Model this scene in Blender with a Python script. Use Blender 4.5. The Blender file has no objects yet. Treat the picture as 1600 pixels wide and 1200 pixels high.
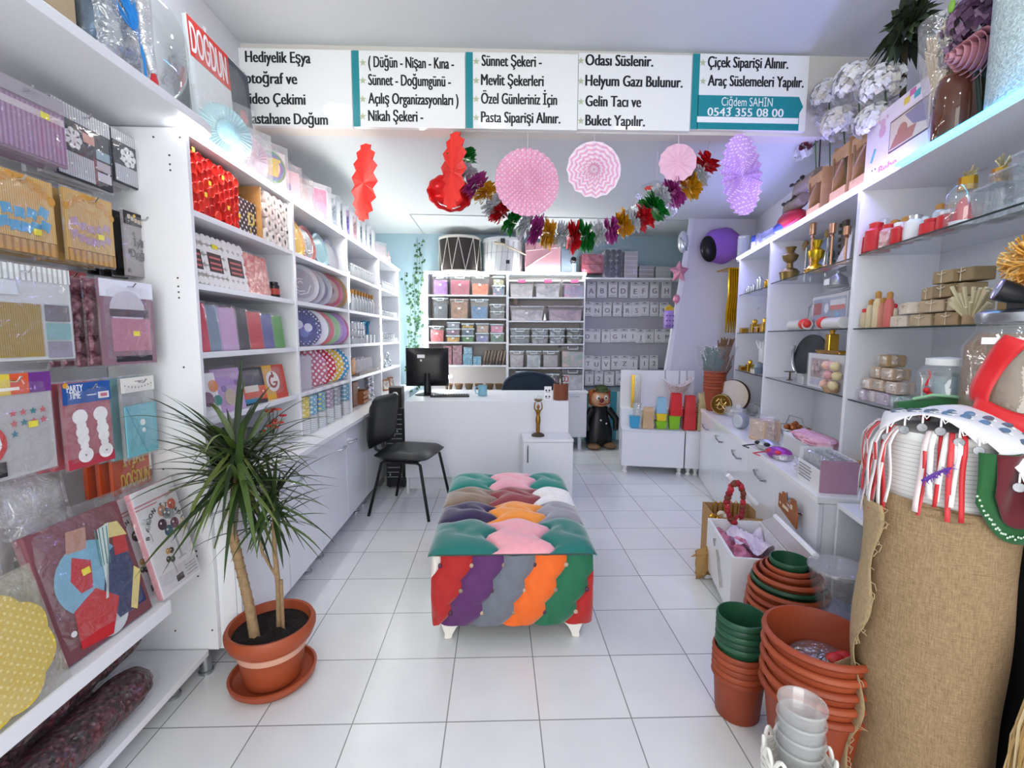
import bpy, math, random, colorsys
from math import sin, cos, pi, radians, sqrt
from mathutils import Vector, Matrix
random.seed(7)
SC = bpy.context.scene
COL = SC.collection
PI = pi
# ------------------------------------------------------------ camera
TILE = .32
CAM_H = 4.1170*TILE
FPX, PIT, YAW, ROL = 729.06, .1023042, .0304390, .0037051
_fw = Vector((sin(YAW)*cos(PIT), cos(YAW)*cos(PIT), -sin(PIT)))
_r0 = Vector((cos(YAW), -sin(YAW), 0)); _u0 = _r0.cross(_fw)
_rt = cos(ROL)*_r0 + sin(ROL)*_u0; _up = -sin(ROL)*_r0 + cos(ROL)*_u0
CAMO = Vector((0, 0, CAM_H))
cd = bpy.data.cameras.new('camera'); cam = bpy.data.objects.new('camera', cd); COL.objects.link(cam)
cam.matrix_world = Matrix(((_rt.x, _up.x, -_fw.x, 0), (_rt.y, _up.y, -_fw.y, 0), (_rt.z, _up.z, -_fw.z, CAM_H), (0, 0, 0, 1)))
cd.sensor_fit = 'HORIZONTAL'; cd.sensor_width = 36; cd.lens = 36*FPX/1600; cd.clip_start = .02
SC.camera = cam
# ------------------------------------------------------------ world, daylight, exposure
w = bpy.data.worlds.new('world'); SC.world = w; w.use_nodes = True
w.node_tree.nodes['Background'].inputs[0].default_value = (.93, .97, 1, 1)
w.node_tree.nodes['Background'].inputs[1].default_value = .5
def area(name, loc, rot, sx, sy, power, col=(1, 1, 1)):
    l = bpy.data.lights.new(name, 'AREA'); l.shape = 'RECTANGLE'; l.size = sx; l.size_y = sy; l.energy = power; l.color = col
    o = bpy.data.objects.new(name, l); COL.objects.link(o); o.location = loc; o.rotation_euler = rot
    return o
area('shopfront_daylight', (.2, -1.4, 1.5), (PI/2, 0, 0), 3.0, 2.5, 60, (1, .985, .955))
SC.view_settings.view_transform = 'Standard'; SC.view_settings.look = 'None'; SC.view_settings.gamma = 1
SC.view_settings.exposure = 0.38
SC.view_settings.use_curve_mapping = False
# ------------------------------------------------------------ rays through photo pixels onto real planes
def _ray(px, py): return _fw + _rt*((px-800)/FPX) + _up*((600-py)/FPX)
def aX(px, py, x): d = _ray(px, py); return CAMO + d*(x/d.x)
def aY(px, py, y): d = _ray(px, py); return CAMO + d*(y/d.y)
def aZ(px, py, z): d = _ray(px, py); return CAMO + d*((z-CAM_H)/d.z)
RA = .2253774                       # the right-hand wall runs 12.9 degrees off the tile grid
RU = Vector((sin(RA), cos(RA), 0)); RN = Vector((cos(RA), -sin(RA), 0)); RO = Vector((1.878, 4.186, 0)); RZ = -RA
def RW(off, s, z): return RO + RN*off + RU*s + Vector((0, 0, z))
def aR(px, py, off):                # -> (s, z) on the vertical plane `off` behind the right counter front
    d = _ray(px, py); p = CAMO + d*((RO + RN*off - CAMO).dot(RN)/d.dot(RN))
    return (p-RO).dot(RU), p.z
# ------------------------------------------------------------ materials
def lin(h):
    h = h.lstrip('#'); c = [int(h[i:i+2], 16)/255 for i in (0, 2, 4)]
    return tuple(x/12.92 if x <= .04045 else ((x+.055)/1.055)**2.4 for x in c) + (1,)
_mc = {}
def mat(hexc, rough=.5, metal=0, noise=.06, bump=0, scale=30, trans=0, coat=0, sheen=0, emit=0, alpha=1, ior=1.45):
    k = (hexc, rough, metal, noise, bump, scale, trans, coat, sheen, emit, alpha)
    if k in _mc: return _mc[k]
    m = bpy.data.materials.new('surface_' + hexc.strip('#')); m.use_nodes = True
    nt = m.node_tree; b = nt.nodes['Principled BSDF']; c = lin(hexc)
    b.inputs['Base Color'].default_value = c; b.inputs['Roughness'].default_value = rough; b.inputs['Metallic'].default_value = metal
    b.inputs['IOR'].default_value = ior
    if trans: b.inputs['Transmission Weight'].default_value = trans
    if coat: b.inputs['Coat Weight'].default_value = coat
    if sheen: b.inputs['Sheen Weight'].default_value = sheen; b.inputs['Sheen Roughness'].default_value = .4
    if alpha < 1: b.inputs['Alpha'].default_value = alpha
    if emit: b.inputs['Emission Color'].default_value = c; b.inputs['Emission Strength'].default_value = emit
    if noise or bump:
        tc = nt.nodes.new('ShaderNodeTexCoord'); n = nt.nodes.new('ShaderNodeTexNoise'); n.inputs['Scale'].default_value = scale; n.inputs['Detail'].default_value = 3
        nt.links.new(tc.outputs['Object'], n.inputs['Vector'])
        if noise:
            mx = nt.nodes.new('ShaderNodeMix'); mx.data_type = 'RGBA'
            mx.inputs[6].default_value = tuple(x*(1-noise) for x in c[:3])+(1,); mx.inputs[7].default_value = tuple(min(1, x*(1+noise)) for x in c[:3])+(1,)
            nt.links.new(n.outputs['Fac'], mx.inputs[0]); nt.links.new(mx.outputs[2], b.inputs['Base Color'])
        if bump:
            bp = nt.nodes.new('ShaderNodeBump'); bp.inputs['Strength'].default_value = bump; bp.inputs['Distance'].default_value = .01
            nt.links.new(n.outputs['Fac'], bp.inputs['Height']); nt.links.new(bp.outputs[0], b.inputs['Normal'])
    _mc[k] = m; return m
def film(hexc='#ffffff', opac=.10, gloss=.16, rough=.12, wrinkle=.5, scale=22):
    """clear plastic sheet: mostly see-through, a little haze, crumpled glossy reflections"""
    k = ('film', hexc, opac, gloss, rough, wrinkle, scale)
    if k in _mc: return _mc[k]
    m = bpy.data.materials.new('clear_film'); m.use_nodes = True; nt = m.node_tree; nt.nodes.clear()
    out = nt.nodes.new('ShaderNodeOutputMaterial'); t = nt.nodes.new('ShaderNodeBsdfTransparent'); d = nt.nodes.new('ShaderNodeBsdfDiffuse'); g = nt.nodes.new('ShaderNodeBsdfGlossy')
    d.inputs[0].default_value = lin(hexc); g.inputs['Roughness'].default_value = rough
    a = nt.nodes.new('ShaderNodeMixShader'); a.inputs[0].default_value = opac; b = nt.nodes.new('ShaderNodeMixShader'); b.inputs[0].default_value = gloss
    nt.links.new(t.outputs[0], a.inputs[1]); nt.links.new(d.outputs[0], a.inputs[2]); nt.links.new(a.outputs[0], b.inputs[1]); nt.links.new(g.outputs[0], b.inputs[2]); nt.links.new(b.outputs[0], out.inputs[0])
    if wrinkle:
        tc = nt.nodes.new('ShaderNodeTexCoord'); n = nt.nodes.new('ShaderNodeTexNoise'); n.inputs['Scale'].default_value = scale; n.inputs['Detail'].default_value = 2; n.inputs['Distortion'].default_value = 1.2
        bp = nt.nodes.new('ShaderNodeBump'); bp.inputs['Strength'].default_value = wrinkle; bp.inputs['Distance'].default_value = .02
        nt.links.new(tc.outputs['Object'], n.inputs['Vector']); nt.links.new(n.outputs['Fac'], bp.inputs['Height']); nt.links.new(bp.outputs[0], g.inputs['Normal'])
    _mc[k] = m; return m
def dots(base, dot, pitch=.02, r=.28, axes=(0, 1), rough=.45):
    """polka dots on a staggered grid in two object axes"""
    k = ('dots', base, dot, pitch, r, axes)
    if k in _mc: return _mc[k]
    m = bpy.data.materials.new('polka_dots'); m.use_nodes = True; nt = m.node_tree; b = nt.nodes['Principled BSDF']; b.inputs['Roughness'].default_value = rough
    tc = nt.nodes.new('ShaderNodeTexCoord'); sp = nt.nodes.new('ShaderNodeSeparateXYZ'); nt.links.new(tc.outputs['Object'], sp.inputs[0])
    def mth(op, a, bv=None, c=None):
        n = nt.nodes.new('ShaderNodeMath'); n.operation = op
        for i, v in enumerate((a, bv, c)):
            if v is None: continue
            if isinstance(v, (int, float)): n.inputs[i].default_value = v
            else: nt.links.new(v, n.inputs[i])
        return n.outputs[0]
    u = mth('MULTIPLY', sp.outputs[axes[0]], 1/pitch); v = mth('MULTIPLY', sp.outputs[axes[1]], 1/pitch)
    res = None
    for o in (0, .5):
        fu = mth('SUBTRACT', mth('FRACT', mth('ADD', u, o+100)), .5); fv = mth('SUBTRACT', mth('FRACT', mth('ADD', v, o+100)), .5)
        dd = mth('SQRT', mth('ADD', mth('MULTIPLY', fu, fu), mth('MULTIPLY', fv, fv)))
        q = mth('LESS_THAN', dd, r*.75)
        res = q if res is None else mth('MAXIMUM', res, q)
    mx = nt.nodes.new('ShaderNodeMix'); mx.data_type = 'RGBA'; mx.inputs[6].default_value = lin(base); mx.inputs[7].default_value = lin(dot)
    nt.links.new(res, mx.inputs[0]); nt.links.new(mx.outputs[2], b.inputs['Base Color'])
    _mc[k] = m; return m
def stripes(c1, c2, pitch=.01, axis=0, duty=.5, rough=.5, metal=0, ramp=False):
    k = ('str', c1, c2, pitch, axis, duty, rough, metal)
    if k in _mc: return _mc[k]
    m = bpy.data.materials.new('striped_surface'); m.use_nodes = True; nt = m.node_tree; b = nt.nodes['Principled BSDF']; b.inputs['Roughness'].default_value = rough; b.inputs['Metallic'].default_value = metal
    tc = nt.nodes.new('ShaderNodeTexCoord'); sp = nt.nodes.new('ShaderNodeSeparateXYZ'); nt.links.new(tc.outputs['Object'], sp.inputs[0])
    a = nt.nodes.new('ShaderNodeMath'); a.operation = 'MULTIPLY'; a.inputs[1].default_value = 1/pitch; nt.links.new(sp.outputs[axis], a.inputs[0])
    f = nt.nodes.new('ShaderNodeMath'); f.operation = 'FRACT'; nt.links.new(a.outputs[0], f.inputs[0])
    l = nt.nodes.new('ShaderNodeMath'); l.operation = 'LESS_THAN'; l.inputs[1].default_value = duty; nt.links.new(f.outputs[0], l.inputs[0])
    mx = nt.nodes.new('ShaderNodeMix'); mx.data_type = 'RGBA'; mx.inputs[6].default_value = lin(c2); mx.inputs[7].default_value = lin(c1)
    nt.links.new(l.outputs[0], mx.inputs[0]); nt.links.new(mx.outputs[2], b.inputs['Base Color'])
    _mc[k] = m; return m
def crumple(c1, c2, scale=25, rough=.35, metal=0, bump=.6, contrast=True):
    """mixed, crumpled stuff: paper shreds, tulle, tinsel seen through plastic"""
    k = ('crumple', c1, c2, scale, rough, metal, bump)
    if k in _mc: return _mc[k]
    m = bpy.data.materials.new('crumpled_filling'); m.use_nodes = True; nt = m.node_tree; b = nt.nodes['Principled BSDF']; b.inputs['Roughness'].default_value = rough; b.inputs['Metallic'].default_value = metal
    tc = nt.nodes.new('ShaderNodeTexCoord'); v = nt.nodes.new('ShaderNodeTexVoronoi'); v.inputs['Scale'].default_value = scale
    n = nt.nodes.new('ShaderNodeTexNoise'); n.inputs['Scale'].default_value = scale*.6; n.inputs['Detail'].default_value = 3; n.inputs['Distortion'].default_value = 1
    nt.links.new(tc.outputs['Object'], v.inputs['Vector']); nt.links.new(tc.outputs['Object'], n.inputs['Vector'])
    r = nt.nodes.new('ShaderNodeValToRGB'); r.color_ramp.elements[0].position = .38; r.color_ramp.elements[1].position = .62; r.color_ramp.elements[0].color = lin(c1); r.color_ramp.elements[1].color = lin(c2)
    nt.links.new(n.outputs['Fac'], r.inputs[0]); nt.links.new(r.outputs[0], b.inputs['Base Color'])
    bp = nt.nodes.new('ShaderNodeBump'); bp.inputs['Strength'].default_value = bump; bp.inputs['Distance'].default_value = .02
    nt.links.new(v.outputs['Distance'], bp.inputs['Height']); nt.links.new(bp.outputs[0], b.inputs['Normal'])
    _mc[k] = m; return m
def weave(c1, c2, pitch=.004, rough=.9):
    k = ('weave', c1, c2, pitch)
    if k in _mc: return _mc[k]
    m = bpy.data.materials.new('burlap_weave'); m.use_nodes = True; nt = m.node_tree; b = nt.nodes['Principled BSDF']; b.inputs['Roughness'].default_value = rough
    tc = nt.nodes.new('ShaderNodeTexCoord'); n = nt.nodes.new('ShaderNodeTexNoise'); n.inputs['Scale'].default_value = 1; n.inputs['Detail'].default_value = 4
    mp = nt.nodes.new('ShaderNodeMapping'); mp.inputs['Scale'].default_value = (60, 60, 420); nt.links.new(tc.outputs['Object'], mp.inputs[0]); nt.links.new(mp.outputs[0], n.inputs['Vector'])
    n2 = nt.nodes.new('ShaderNodeTexNoise'); n2.inputs['Scale'].default_value = 1; mp2 = nt.nodes.new('ShaderNodeMapping'); mp2.inputs['Scale'].default_value = (420, 420, 50); nt.links.new(tc.outputs['Object'], mp2.inputs[0]); nt.links.new(mp2.outputs[0], n2.inputs['Vector'])
    a = nt.nodes.new('ShaderNodeMath'); a.operation = 'ADD'; nt.links.new(n.outputs['Fac'], a.inputs[0]); nt.links.new(n2.outputs['Fac'], a.inputs[1])
    h = nt.nodes.new('ShaderNodeMath'); h.operation = 'MULTIPLY'; h.inputs[1].default_value = .5; nt.links.new(a.outputs[0], h.inputs[0])
    r = nt.nodes.new('ShaderNodeValToRGB'); r.color_ramp.elements[0].position = .35; r.color_ramp.elements[1].position = .65; r.color_ramp.elements[0].color = lin(c1); r.color_ramp.elements[1].color = lin(c2)
    nt.links.new(h.outputs[0], r.inputs[0]); nt.links.new(r.outputs[0], b.inputs['Base Color'])
    bp = nt.nodes.new('ShaderNodeBump'); bp.inputs['Strength'].default_value = .5; bp.inputs['Distance'].default_value = .003; nt.links.new(h.outputs[0], bp.inputs['Height']); nt.links.new(bp.outputs[0], b.inputs['Normal'])
    _mc[k] = m; return m
WHITE = mat('#eceef3', .32, noise=.015)          # laminate of shelves and cabinets
WHITE2 = mat('#e2e4ea', .4, noise=.02)
CHROME = mat('#c8ccd2', .18, 1, noise=0)
STEEL = mat('#b0b4b8', .3, 1, noise=.05)
GOLD = mat('#d9a93f', .2, 1, noise=.05)
BLACK = mat('#14161a', .4, noise=.05)
FILM = film('#ffffff', .05, .11); HAZE = film('#eef2f6', .30, .14, .2); TUB = film('#dfe6ea', .08, .07, .25, .15, 8)
GLASS = film('#dbe9e6', .10, .16, .04, 0)
STICK = mat('#f0e428', .5); PAPER = mat('#f4f4f6', .6, noise=.02)
# ------------------------------------------------------------ mesh collector
class M:
    def __init__(s, mt=None):
        s.v = []; s.f = []; s.mi = []; s.ms = []; s.x = Matrix.Identity(4); s.sm = []; s.smooth = False
        if mt is not None: s.use(mt)
    def use(s, mt):
        if mt not in s.ms: s.ms.append(mt)
        s.c = s.ms.index(mt); return s
    def at(s, x=None): s.x = x if x is not None else Matrix.Identity(4); return s
    def add(s, vs, fs, smooth=False):
        n = len(s.v); s.v += [tuple(s.x @ Vector(p)) for p in vs]
        for q in fs: s.f.append(tuple(n+i for i in q)); s.mi.append(s.c); s.sm.append(smooth)
        return s
    def box(s, x0, x1, y0, y1, z0, z1):
        return s.add([(x0,y0,z0),(x1,y0,z0),(x1,y1,z0),(x0,y1,z0),(x0,y0,z1),(x1,y0,z1),(x1,y1,z1),(x0,y1,z1)],
                     [(0,3,2,1),(4,5,6,7),(0,1,5,4),(1,2,6,5),(2,3,7,6),(3,0,4,7)])
    def lathe(s, prof, seg=24, c=(0,0,0), close=True, sx=1, sy=1, smooth=True):
        vs = []; fs = []
        for r, z in prof:
            for i in range(seg):
                a = 2*PI*i/seg; vs.append((c[0]+r*cos(a)*sx, c[1]+r*sin(a)*sy, c[2]+z))
        for j in range(len(prof)-1):
            for i in range(seg):
                k = (i+1) % seg; fs.append((j*seg+i, j*seg+k, (j+1)*seg+k, (j+1)*seg+i))
        if close:
            if prof[0][0] > 1e-4: fs.append(tuple(reversed(range(seg))))
            if prof[-1][0] > 1e-4: fs.append(tuple((len(prof)-1)*seg+i for i in range(seg)))
        return s.add(vs, fs, smooth)
    def cyl(s, c, r, h, seg=20, r2=None): return s.lathe([(r, 0), (r if r2 is None else r2, h)], seg, c)
    def ball(s, c, rx, ry=None, rz=None, seg=14, rings=9):
        ry = rx if ry is None else ry; rz = rx if rz is None else rz
        return s.lathe([(max(1e-5, sin(PI*j/rings)), -cos(PI*j/rings)*rz) for j in range(rings+1)], seg, c, False, rx, ry)
    def tube(s, pts, r, seg=8, caps=True):
        pts = [Vector(p) for p in pts]; n = len(pts); rs = r if isinstance(r, (list, tuple)) else [r]*n; vs = []; fs = []; pu = None
        for i, p in enumerate(pts):
            d = (pts[min(i+1, n-1)]-pts[max(i-1, 0)]).normalized()
            u = pu - d*pu.dot(d) if pu is not None else d.orthogonal()
            if u.length < 1e-5: u = d.orthogonal()
            u.normalize(); pu = u; q = d.cross(u)
            for k in range(seg):
                a = 2*PI*k/seg; vs.append(tuple(p+(u*cos(a)+q*sin(a))*rs[i]))
        for i in range(n-1):
            for k in range(seg):
                l = (k+1) % seg; fs.append((i*seg+k, i*seg+l, (i+1)*seg+l, (i+1)*seg+k))
        if caps: fs += [tuple(reversed(range(seg))), tuple((n-1)*seg+k for k in range(seg))]
        return s.add(vs, fs, True)
    def prism(s, pts, d0, d1):
        """2-D outline in local x,z extruded along y"""
        n = len(pts); ar = sum(pts[i][0]*pts[(i+1) % n][1]-pts[(i+1) % n][0]*pts[i][1] for i in range(n))
        if ar < 0: pts = pts[::-1]
        vs = [(x, d0, z) for x, z in pts]+[(x, d1, z) for x, z in pts]
        fs = [tuple(range(n)), tuple(reversed(range(n, 2*n)))]+[((i+1) % n, i, n+i, n+(i+1) % n) for i in range(n)]
        return s.add(vs, fs)
    def disc(s, cx, cz, r, y0, y1, seg=24, sx=1): return s.prism([(cx+r*sx*cos(2*PI*i/seg), cz+r*sin(2*PI*i/seg)) for i in range(seg)], y0, y1)
    def rect(s, x0, x1, z0, z1, y0, y1): return s.box(x0, x1, min(y0, y1), max(y0, y1), z0, z1)
    def grid(s, fn, nu, nv, smooth=True, closed_u=False):
        vs = [fn(i/nu, j/nv) for j in range(nv+1) for i in range(nu+1)]
        fs = [(j*(nu+1)+i, j*(nu+1)+i+1, (j+1)*(nu+1)+i+1, (j+1)*(nu+1)+i) for j in range(nv) for i in range(nu)]
        return s.add(vs, fs, smooth)
    def pillow(s, w, h, t, c=(0,0,0), n=8, seed=0, wr=.0):
        """soft pack standing in local x,z, thickness along y"""
        rd = random.Random(seed); k = [[rd.uniform(-wr, wr) for _ in range(n+1)] for _ in range(n+1)]
        for sg in (-1, 1):
            def fn(u, v):
                e = (1-abs(2*u-1)**4)*(1-abs(2*v-1)**4); i, j = round(u*n), round(v*n); b = e**.5
                y = c[1]+sg*(t/2*b+k[i][j]*b)
                uu = u if sg < 0 else 1-u
                return (c[0]+(uu-.5)*w, y, c[2]+(v)*h)
            s.grid(fn, n, n)
        return s
    def text(s, body, size, x, z, y=-.001, fit=None, bold=0, align='L', ext=.0006, shear=0, cy=None):
        vs, fs, wd = _text(body, 0)
        sx = size if fit is None else fit/max(wd, 1e-6); o = -wd*sx/2 if align == 'C' else 0
        for k in ((-.5, 0, .5) if bold else (0,)):
            s.add([(x+o+p[0]*sx+shear*p[1]*size+k*bold*sx, y-(k+.5)*.0004, z+p[1]*size) for p in vs], fs)
        return wd*sx
    def build(s, name, parent=None, bevel=0, sub=0, solid=0, auto=True):
        me = bpy.data.meshes.new(name); me.from_pydata(s.v, [], s.f)
        for mt in s.ms: me.materials.append(mt)
        me.polygons.foreach_set('material_index', s.mi); me.polygons.foreach_set('use_smooth', s.sm); me.update()
        if any(s.sm): me.set_sharp_from_angle(angle=radians(42))
        o = bpy.data.objects.new(name, me); COL.objects.link(o)
        if parent is not None: o.parent = parent
        if solid: md = o.modifiers.new('solid', 'SOLIDIFY'); md.thickness = solid; md.offset = 0
        if bevel: md = o.modifiers.new('bevel', 'BEVEL'); md.width = bevel; md.segments = 2; md.limit_method = 'ANGLE'
        if sub: md = o.modifiers.new('sub', 'SUBSURF'); md.levels = sub; md.render_levels = sub
        return o
    def thing(s, name, label, cat, loc=(0,0,0), rz=0, group=None, **k):
        o = s.build(name, None, **k); o.location = loc; o.rotation_euler = rz if isinstance(rz, tuple) else (0, 0, rz); tag(o, label, cat, group); return o
    def struct(s, name, **k): o = s.build(name, None, **k); o['kind'] = 'structure'; return o
_tc = {}
def _text(body, bold):
    k = (body, bold)
    if k not in _tc:
        cu = bpy.data.curves.new('t', 'FONT'); cu.body = body; cu.size = 1.39; cu.offset = bold; cu.resolution_u = 3
        o = bpy.data.objects.new('t', cu); COL.objects.link(o); bpy.context.view_layer.update()
        me = o.evaluated_get(bpy.context.evaluated_depsgraph_get()).to_mesh()
        vs = [(v.co.x, v.co.y) for v in me.vertices]; fs = [tuple(p.vertices) for p in me.polygons]
        bpy.data.objects.remove(o); bpy.data.curves.remove(cu)
        x0 = min([v[0] for v in vs] or [0]); vs = [(a-x0, b) for a, b in vs]
        _tc[k] = (vs, fs, max([v[0] for v in vs] or [1]))
    return _tc[k]
def tag(o, label, cat, group=None):
    o['label'] = label; o['category'] = cat
    if group: o['group'] = group
    return o
def T(name, label, cat, loc=(0,0,0), rz=0, group=None):
    o = bpy.data.objects.new(name, None); COL.objects.link(o); o.location = loc; o.rotation_euler = rz if isinstance(rz, tuple) else (0, 0, rz)
    o.empty_display_size = .05; return tag(o, label, cat, group)
def dup(root, loc, rz=None, label=None, group=None, scale=None):
    r = root.copy(); COL.objects.link(r); r.location = loc
    if rz is not None: r.rotation_euler = rz if isinstance(rz, tuple) else (0, 0, rz)
    if label: r['label'] = label
    if group: r['group'] = group
    if scale: r.scale = (scale,)*3 if isinstance(scale, (int, float)) else scale
    for ch in list(root.children):
        c = ch.copy(); COL.objects.link(c); c.parent = r
        for g in list(ch.children): d = g.copy(); COL.objects.link(d); d.parent = c
    return r
def rotz(a): return Matrix.Rotation(a, 4, 'Z')
def rotx(a): return Matrix.Rotation(a, 4, 'X')
def roty(a): return Matrix.Rotation(a, 4, 'Y')
def tr(*p): return Matrix.Translation(Vector(p))
ORD = ['first', 'second', 'third', 'fourth', 'fifth', 'sixth', 'seventh', 'eighth', 'ninth', 'tenth', 'eleventh', 'twelfth', 'thirteenth', 'fourteenth']
LZ = PI/2      # local x runs along +Y of the room and local -y faces the room: used for everything on the left wall
# ============================================================ THE ROOM
ZC, ZL, XW, YB, YS = 2.95, 2.52, -1.45, 5.72, 2.85
def tile_mat():
    m = bpy.data.materials.new('floor_tiles'); m.use_nodes = True; nt = m.node_tree; b = nt.nodes['Principled BSDF']; b.inputs['Roughness'].default_value = .22
    tc = nt.nodes.new('ShaderNodeTexCoord'); sp = nt.nodes.new('ShaderNodeSeparateXYZ'); nt.links.new(tc.outputs['Object'], sp.inputs[0])
    def mth(op, a, bv=None):
        n = nt.nodes.new('ShaderNodeMath'); n.operation = op
        for i, v in enumerate((a, bv)):
            if v is None: continue
            if isinstance(v, (int, float)): n.inputs[i].default_value = v
            else: nt.links.new(v, n.inputs[i])
        return n.outputs[0]
    ux = mth('MULTIPLY_ADD', sp.outputs[0], 1/TILE); ux.node.inputs[2].default_value = 2.54886+50
    uy = mth('MULTIPLY_ADD', sp.outputs[1], 1/TILE); uy.node.inputs[2].default_value = -13.62306+100
    ex = mth('ABSOLUTE', mth('SUBTRACT', mth('FRACT', ux), .5)); ey = mth('ABSOLUTE', mth('SUBTRACT', mth('FRACT', uy), .5))
    e = mth('MAXIMUM', ex, ey); g = mth('GREATER_THAN', e, .4935)
    wn = nt.nodes.new('ShaderNodeTexWhiteNoise'); wn.noise_dimensions = '2D'; cb = nt.nodes.new('ShaderNodeCombineXYZ')
    nt.links.new(mth('FLOOR', ux), cb.inputs[0]); nt.links.new(mth('FLOOR', uy), cb.inputs[1]); nt.links.new(cb.outputs[0], wn.inputs['Vector'])
    mx = nt.nodes.new('ShaderNodeMix'); mx.data_type = 'RGBA'; mx.inputs[6].default_value = lin('#e6e9ea'); mx.inputs[7].default_value = lin('#eef0f0'); nt.links.new(wn.outputs['Value'], mx.inputs[0])
    n = nt.nodes.new('ShaderNodeTexNoise'); n.inputs['Scale'].default_value = 6; nt.links.new(tc.outputs['Object'], n.inputs['Vector'])
    m2 = nt.nodes.new('ShaderNodeMix'); m2.data_type = 'RGBA'; m2.blend_type = 'MULTIPLY'; m2.inputs[0].default_value = .12; nt.links.new(mx.outputs[2], m2.inputs[6]); nt.links.new(n.outputs['Fac'], m2.inputs[7])
    m3 = nt.nodes.new('ShaderNodeMix'); m3.data_type = 'RGBA'; m3.inputs[7].default_value = lin('#8b9290'); nt.links.new(g, m3.inputs[0]); nt.links.new(m2.outputs[2], m3.inputs[6]); nt.links.new(m3.outputs[2], b.inputs['Base Color'])
    bp = nt.nodes.new('ShaderNodeBump'); bp.invert = True; bp.inputs['Strength'].default_value = .4; bp.inputs['Distance'].default_value = .002; nt.links.new(g, bp.inputs['Height']); nt.links.new(bp.outputs[0], b.inputs['Normal'])
    return m
M(tile_mat()).box(-1.6, 3.2, -1.5, 6.0, -.05, 0).struct('floor')
PLAST = mat('#d5dadb', .7, noise=.02)
M(PLAST).box(-1.6, 3.2, -1.5, YS, ZC, ZC+.1).struct('ceiling')
M(PLAST).box(-1.6, 3.2, YS+.1, 6.0, ZL, ZL+.1).struct('ceiling_mezzanine')
M(mat('#ddd9d2', .7, noise=.02)).box(-1.6, 3.2, YS, YS+.1, ZL-.02, ZC+.1).struct('trim_1')
M(mat('#dfe2e6', .7, noise=.02)).box(XW-.1, XW, -1.5, 5.9, 0, ZC).struct('wall_left')
M(mat('#a9c4cf', .7, noise=.03)).box(-1.6, 3.2, YB, YB+.1, 0, ZC).struct('wall_back')
m = M(mat('#dadbdf', .7, noise=.02))
m.at(tr(*RO) @ rotz(RZ)).box(.6, .7, -6.2, 1.9, 0, ZC); m.struct('wall_right')
# seam of a hatch in the low ceiling
m = M(mat('#aeb3b4', .6)); a, b, c = aZ(640, 335, ZL-.004), aZ(1145, 346, ZL-.004), aZ(660, 372, ZL-.004)
m.tube([a, b], .004, 6); m.tube([a, (a.x, c.y, ZL-.004)], .004, 6); m.struct('trim_2')
# small dark ceiling hooks and a cable on the right wall are left to the fans' strings
# ------------------------------------------------------------ round ceiling lamps (just above the photo's top edge)
for i, (x, y) in enumerate(((-1.14, 2.06), (-.04, 1.95), (1.0, 1.88), (-.6, .3), (.8, .3))):
    t = T('ceiling_lamp', ('round white ceiling lamp over the hanging display on the left', 'round white ceiling lamp in the middle of the front ceiling', 'round white ceiling lamp over the burlap roll', 'round white ceiling lamp near the entrance on the left', 'round white ceiling lamp near the entrance on the right')[i], 'lamp', (x, y, ZC))
    M(mat('#f0f0f0', .4)).lathe([(.11, 0), (.11, -.025), (.095, -.03)], 28).build('lamp_rim', t)
    M(mat('#f4f8ff', .5, noise=0, emit=16)).lathe([(.094, -.029), (.085, -.04), (.04, -.046), (.001, -.047)], 28).build('diffuser', t)
# ============================================================ LEFT SHELVING (four bookcases on a run of base cabinets)
UY = [1.755, 2.605, 3.505, 4.425, 5.27]; SZ = [.995, 1.252, 1.507, 1.768]; LX = -1.095; LTOP = .74
ords = ['first', 'second', 'third', 'fourth']
DARKH = mat('#4a4a4a', .6)
for k in range(4):
    L = UY[k+1]-UY[k]
    t = T('bookcase', f'white bookcase on the left counter, {ords[k]} from the entrance' + (' with paper packs', ' with party plates', ' with small bottles', ' by the ivy corner')[k], 'bookcase', (XW+.005, UY[k], LTOP), 0, 'white bookcases on the left counter')
    D = LX-XW-.005
    for y in (0.0005, L-.0125):
        p = M(WHITE).box(0, D, y, y+.012, 0, 1.28)
        p.use(DARKH)
        for z in (.16, .42, .68, .95, 1.15):
            for xx in (.08, D-.05): p.at(tr(xx, y+.012 if y < .1 else y, z)).lathe([(.003, -.0006), (.003, .0006)], 8) if False else None
        p.at().build('side_panel', t, bevel=.001)
    M(WHITE2).box(0, .006, .0125, L-.0125, 0, 1.28).build('back_panel', t)
    for z in SZ: M(WHITE).box(.006, D-.004, .0125, L-.0125, z-LTOP-.022, z-LTOP).build('shelf', t, bevel=.001)
    M(WHITE).box(0, D, 0, L, 1.28, 1.302).build('top_board', t, bevel=.001)
# LED strips on the top edge and on two uprights
LEDW = mat('#f8f8f4', .5, noise=0, emit=34)
def led(label, p0, p1, r=.006, mt=LEDW, name='led_strip'):
    m = M(mt).tube([p0, p1], r, 8); o = m.build(name); tag(o, label, 'light strip', 'led strips along the shelving'); return o
led('white led strip along the top front edge of the left bookcases', (LX+.009, UY[0]-.04, 2.036), (LX+.009, UY[4], 2.036), .008)
led('vertical white led strip on the upright beside the ivy corner', (LX+.006, UY[3], 1.0), (LX+.006, UY[3], 1.78), .004)
led('short vertical white led strip on the upright behind the plates', (LX+.006, UY[2], 1.56), (LX+.006, UY[2], 1.78), .004)
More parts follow.
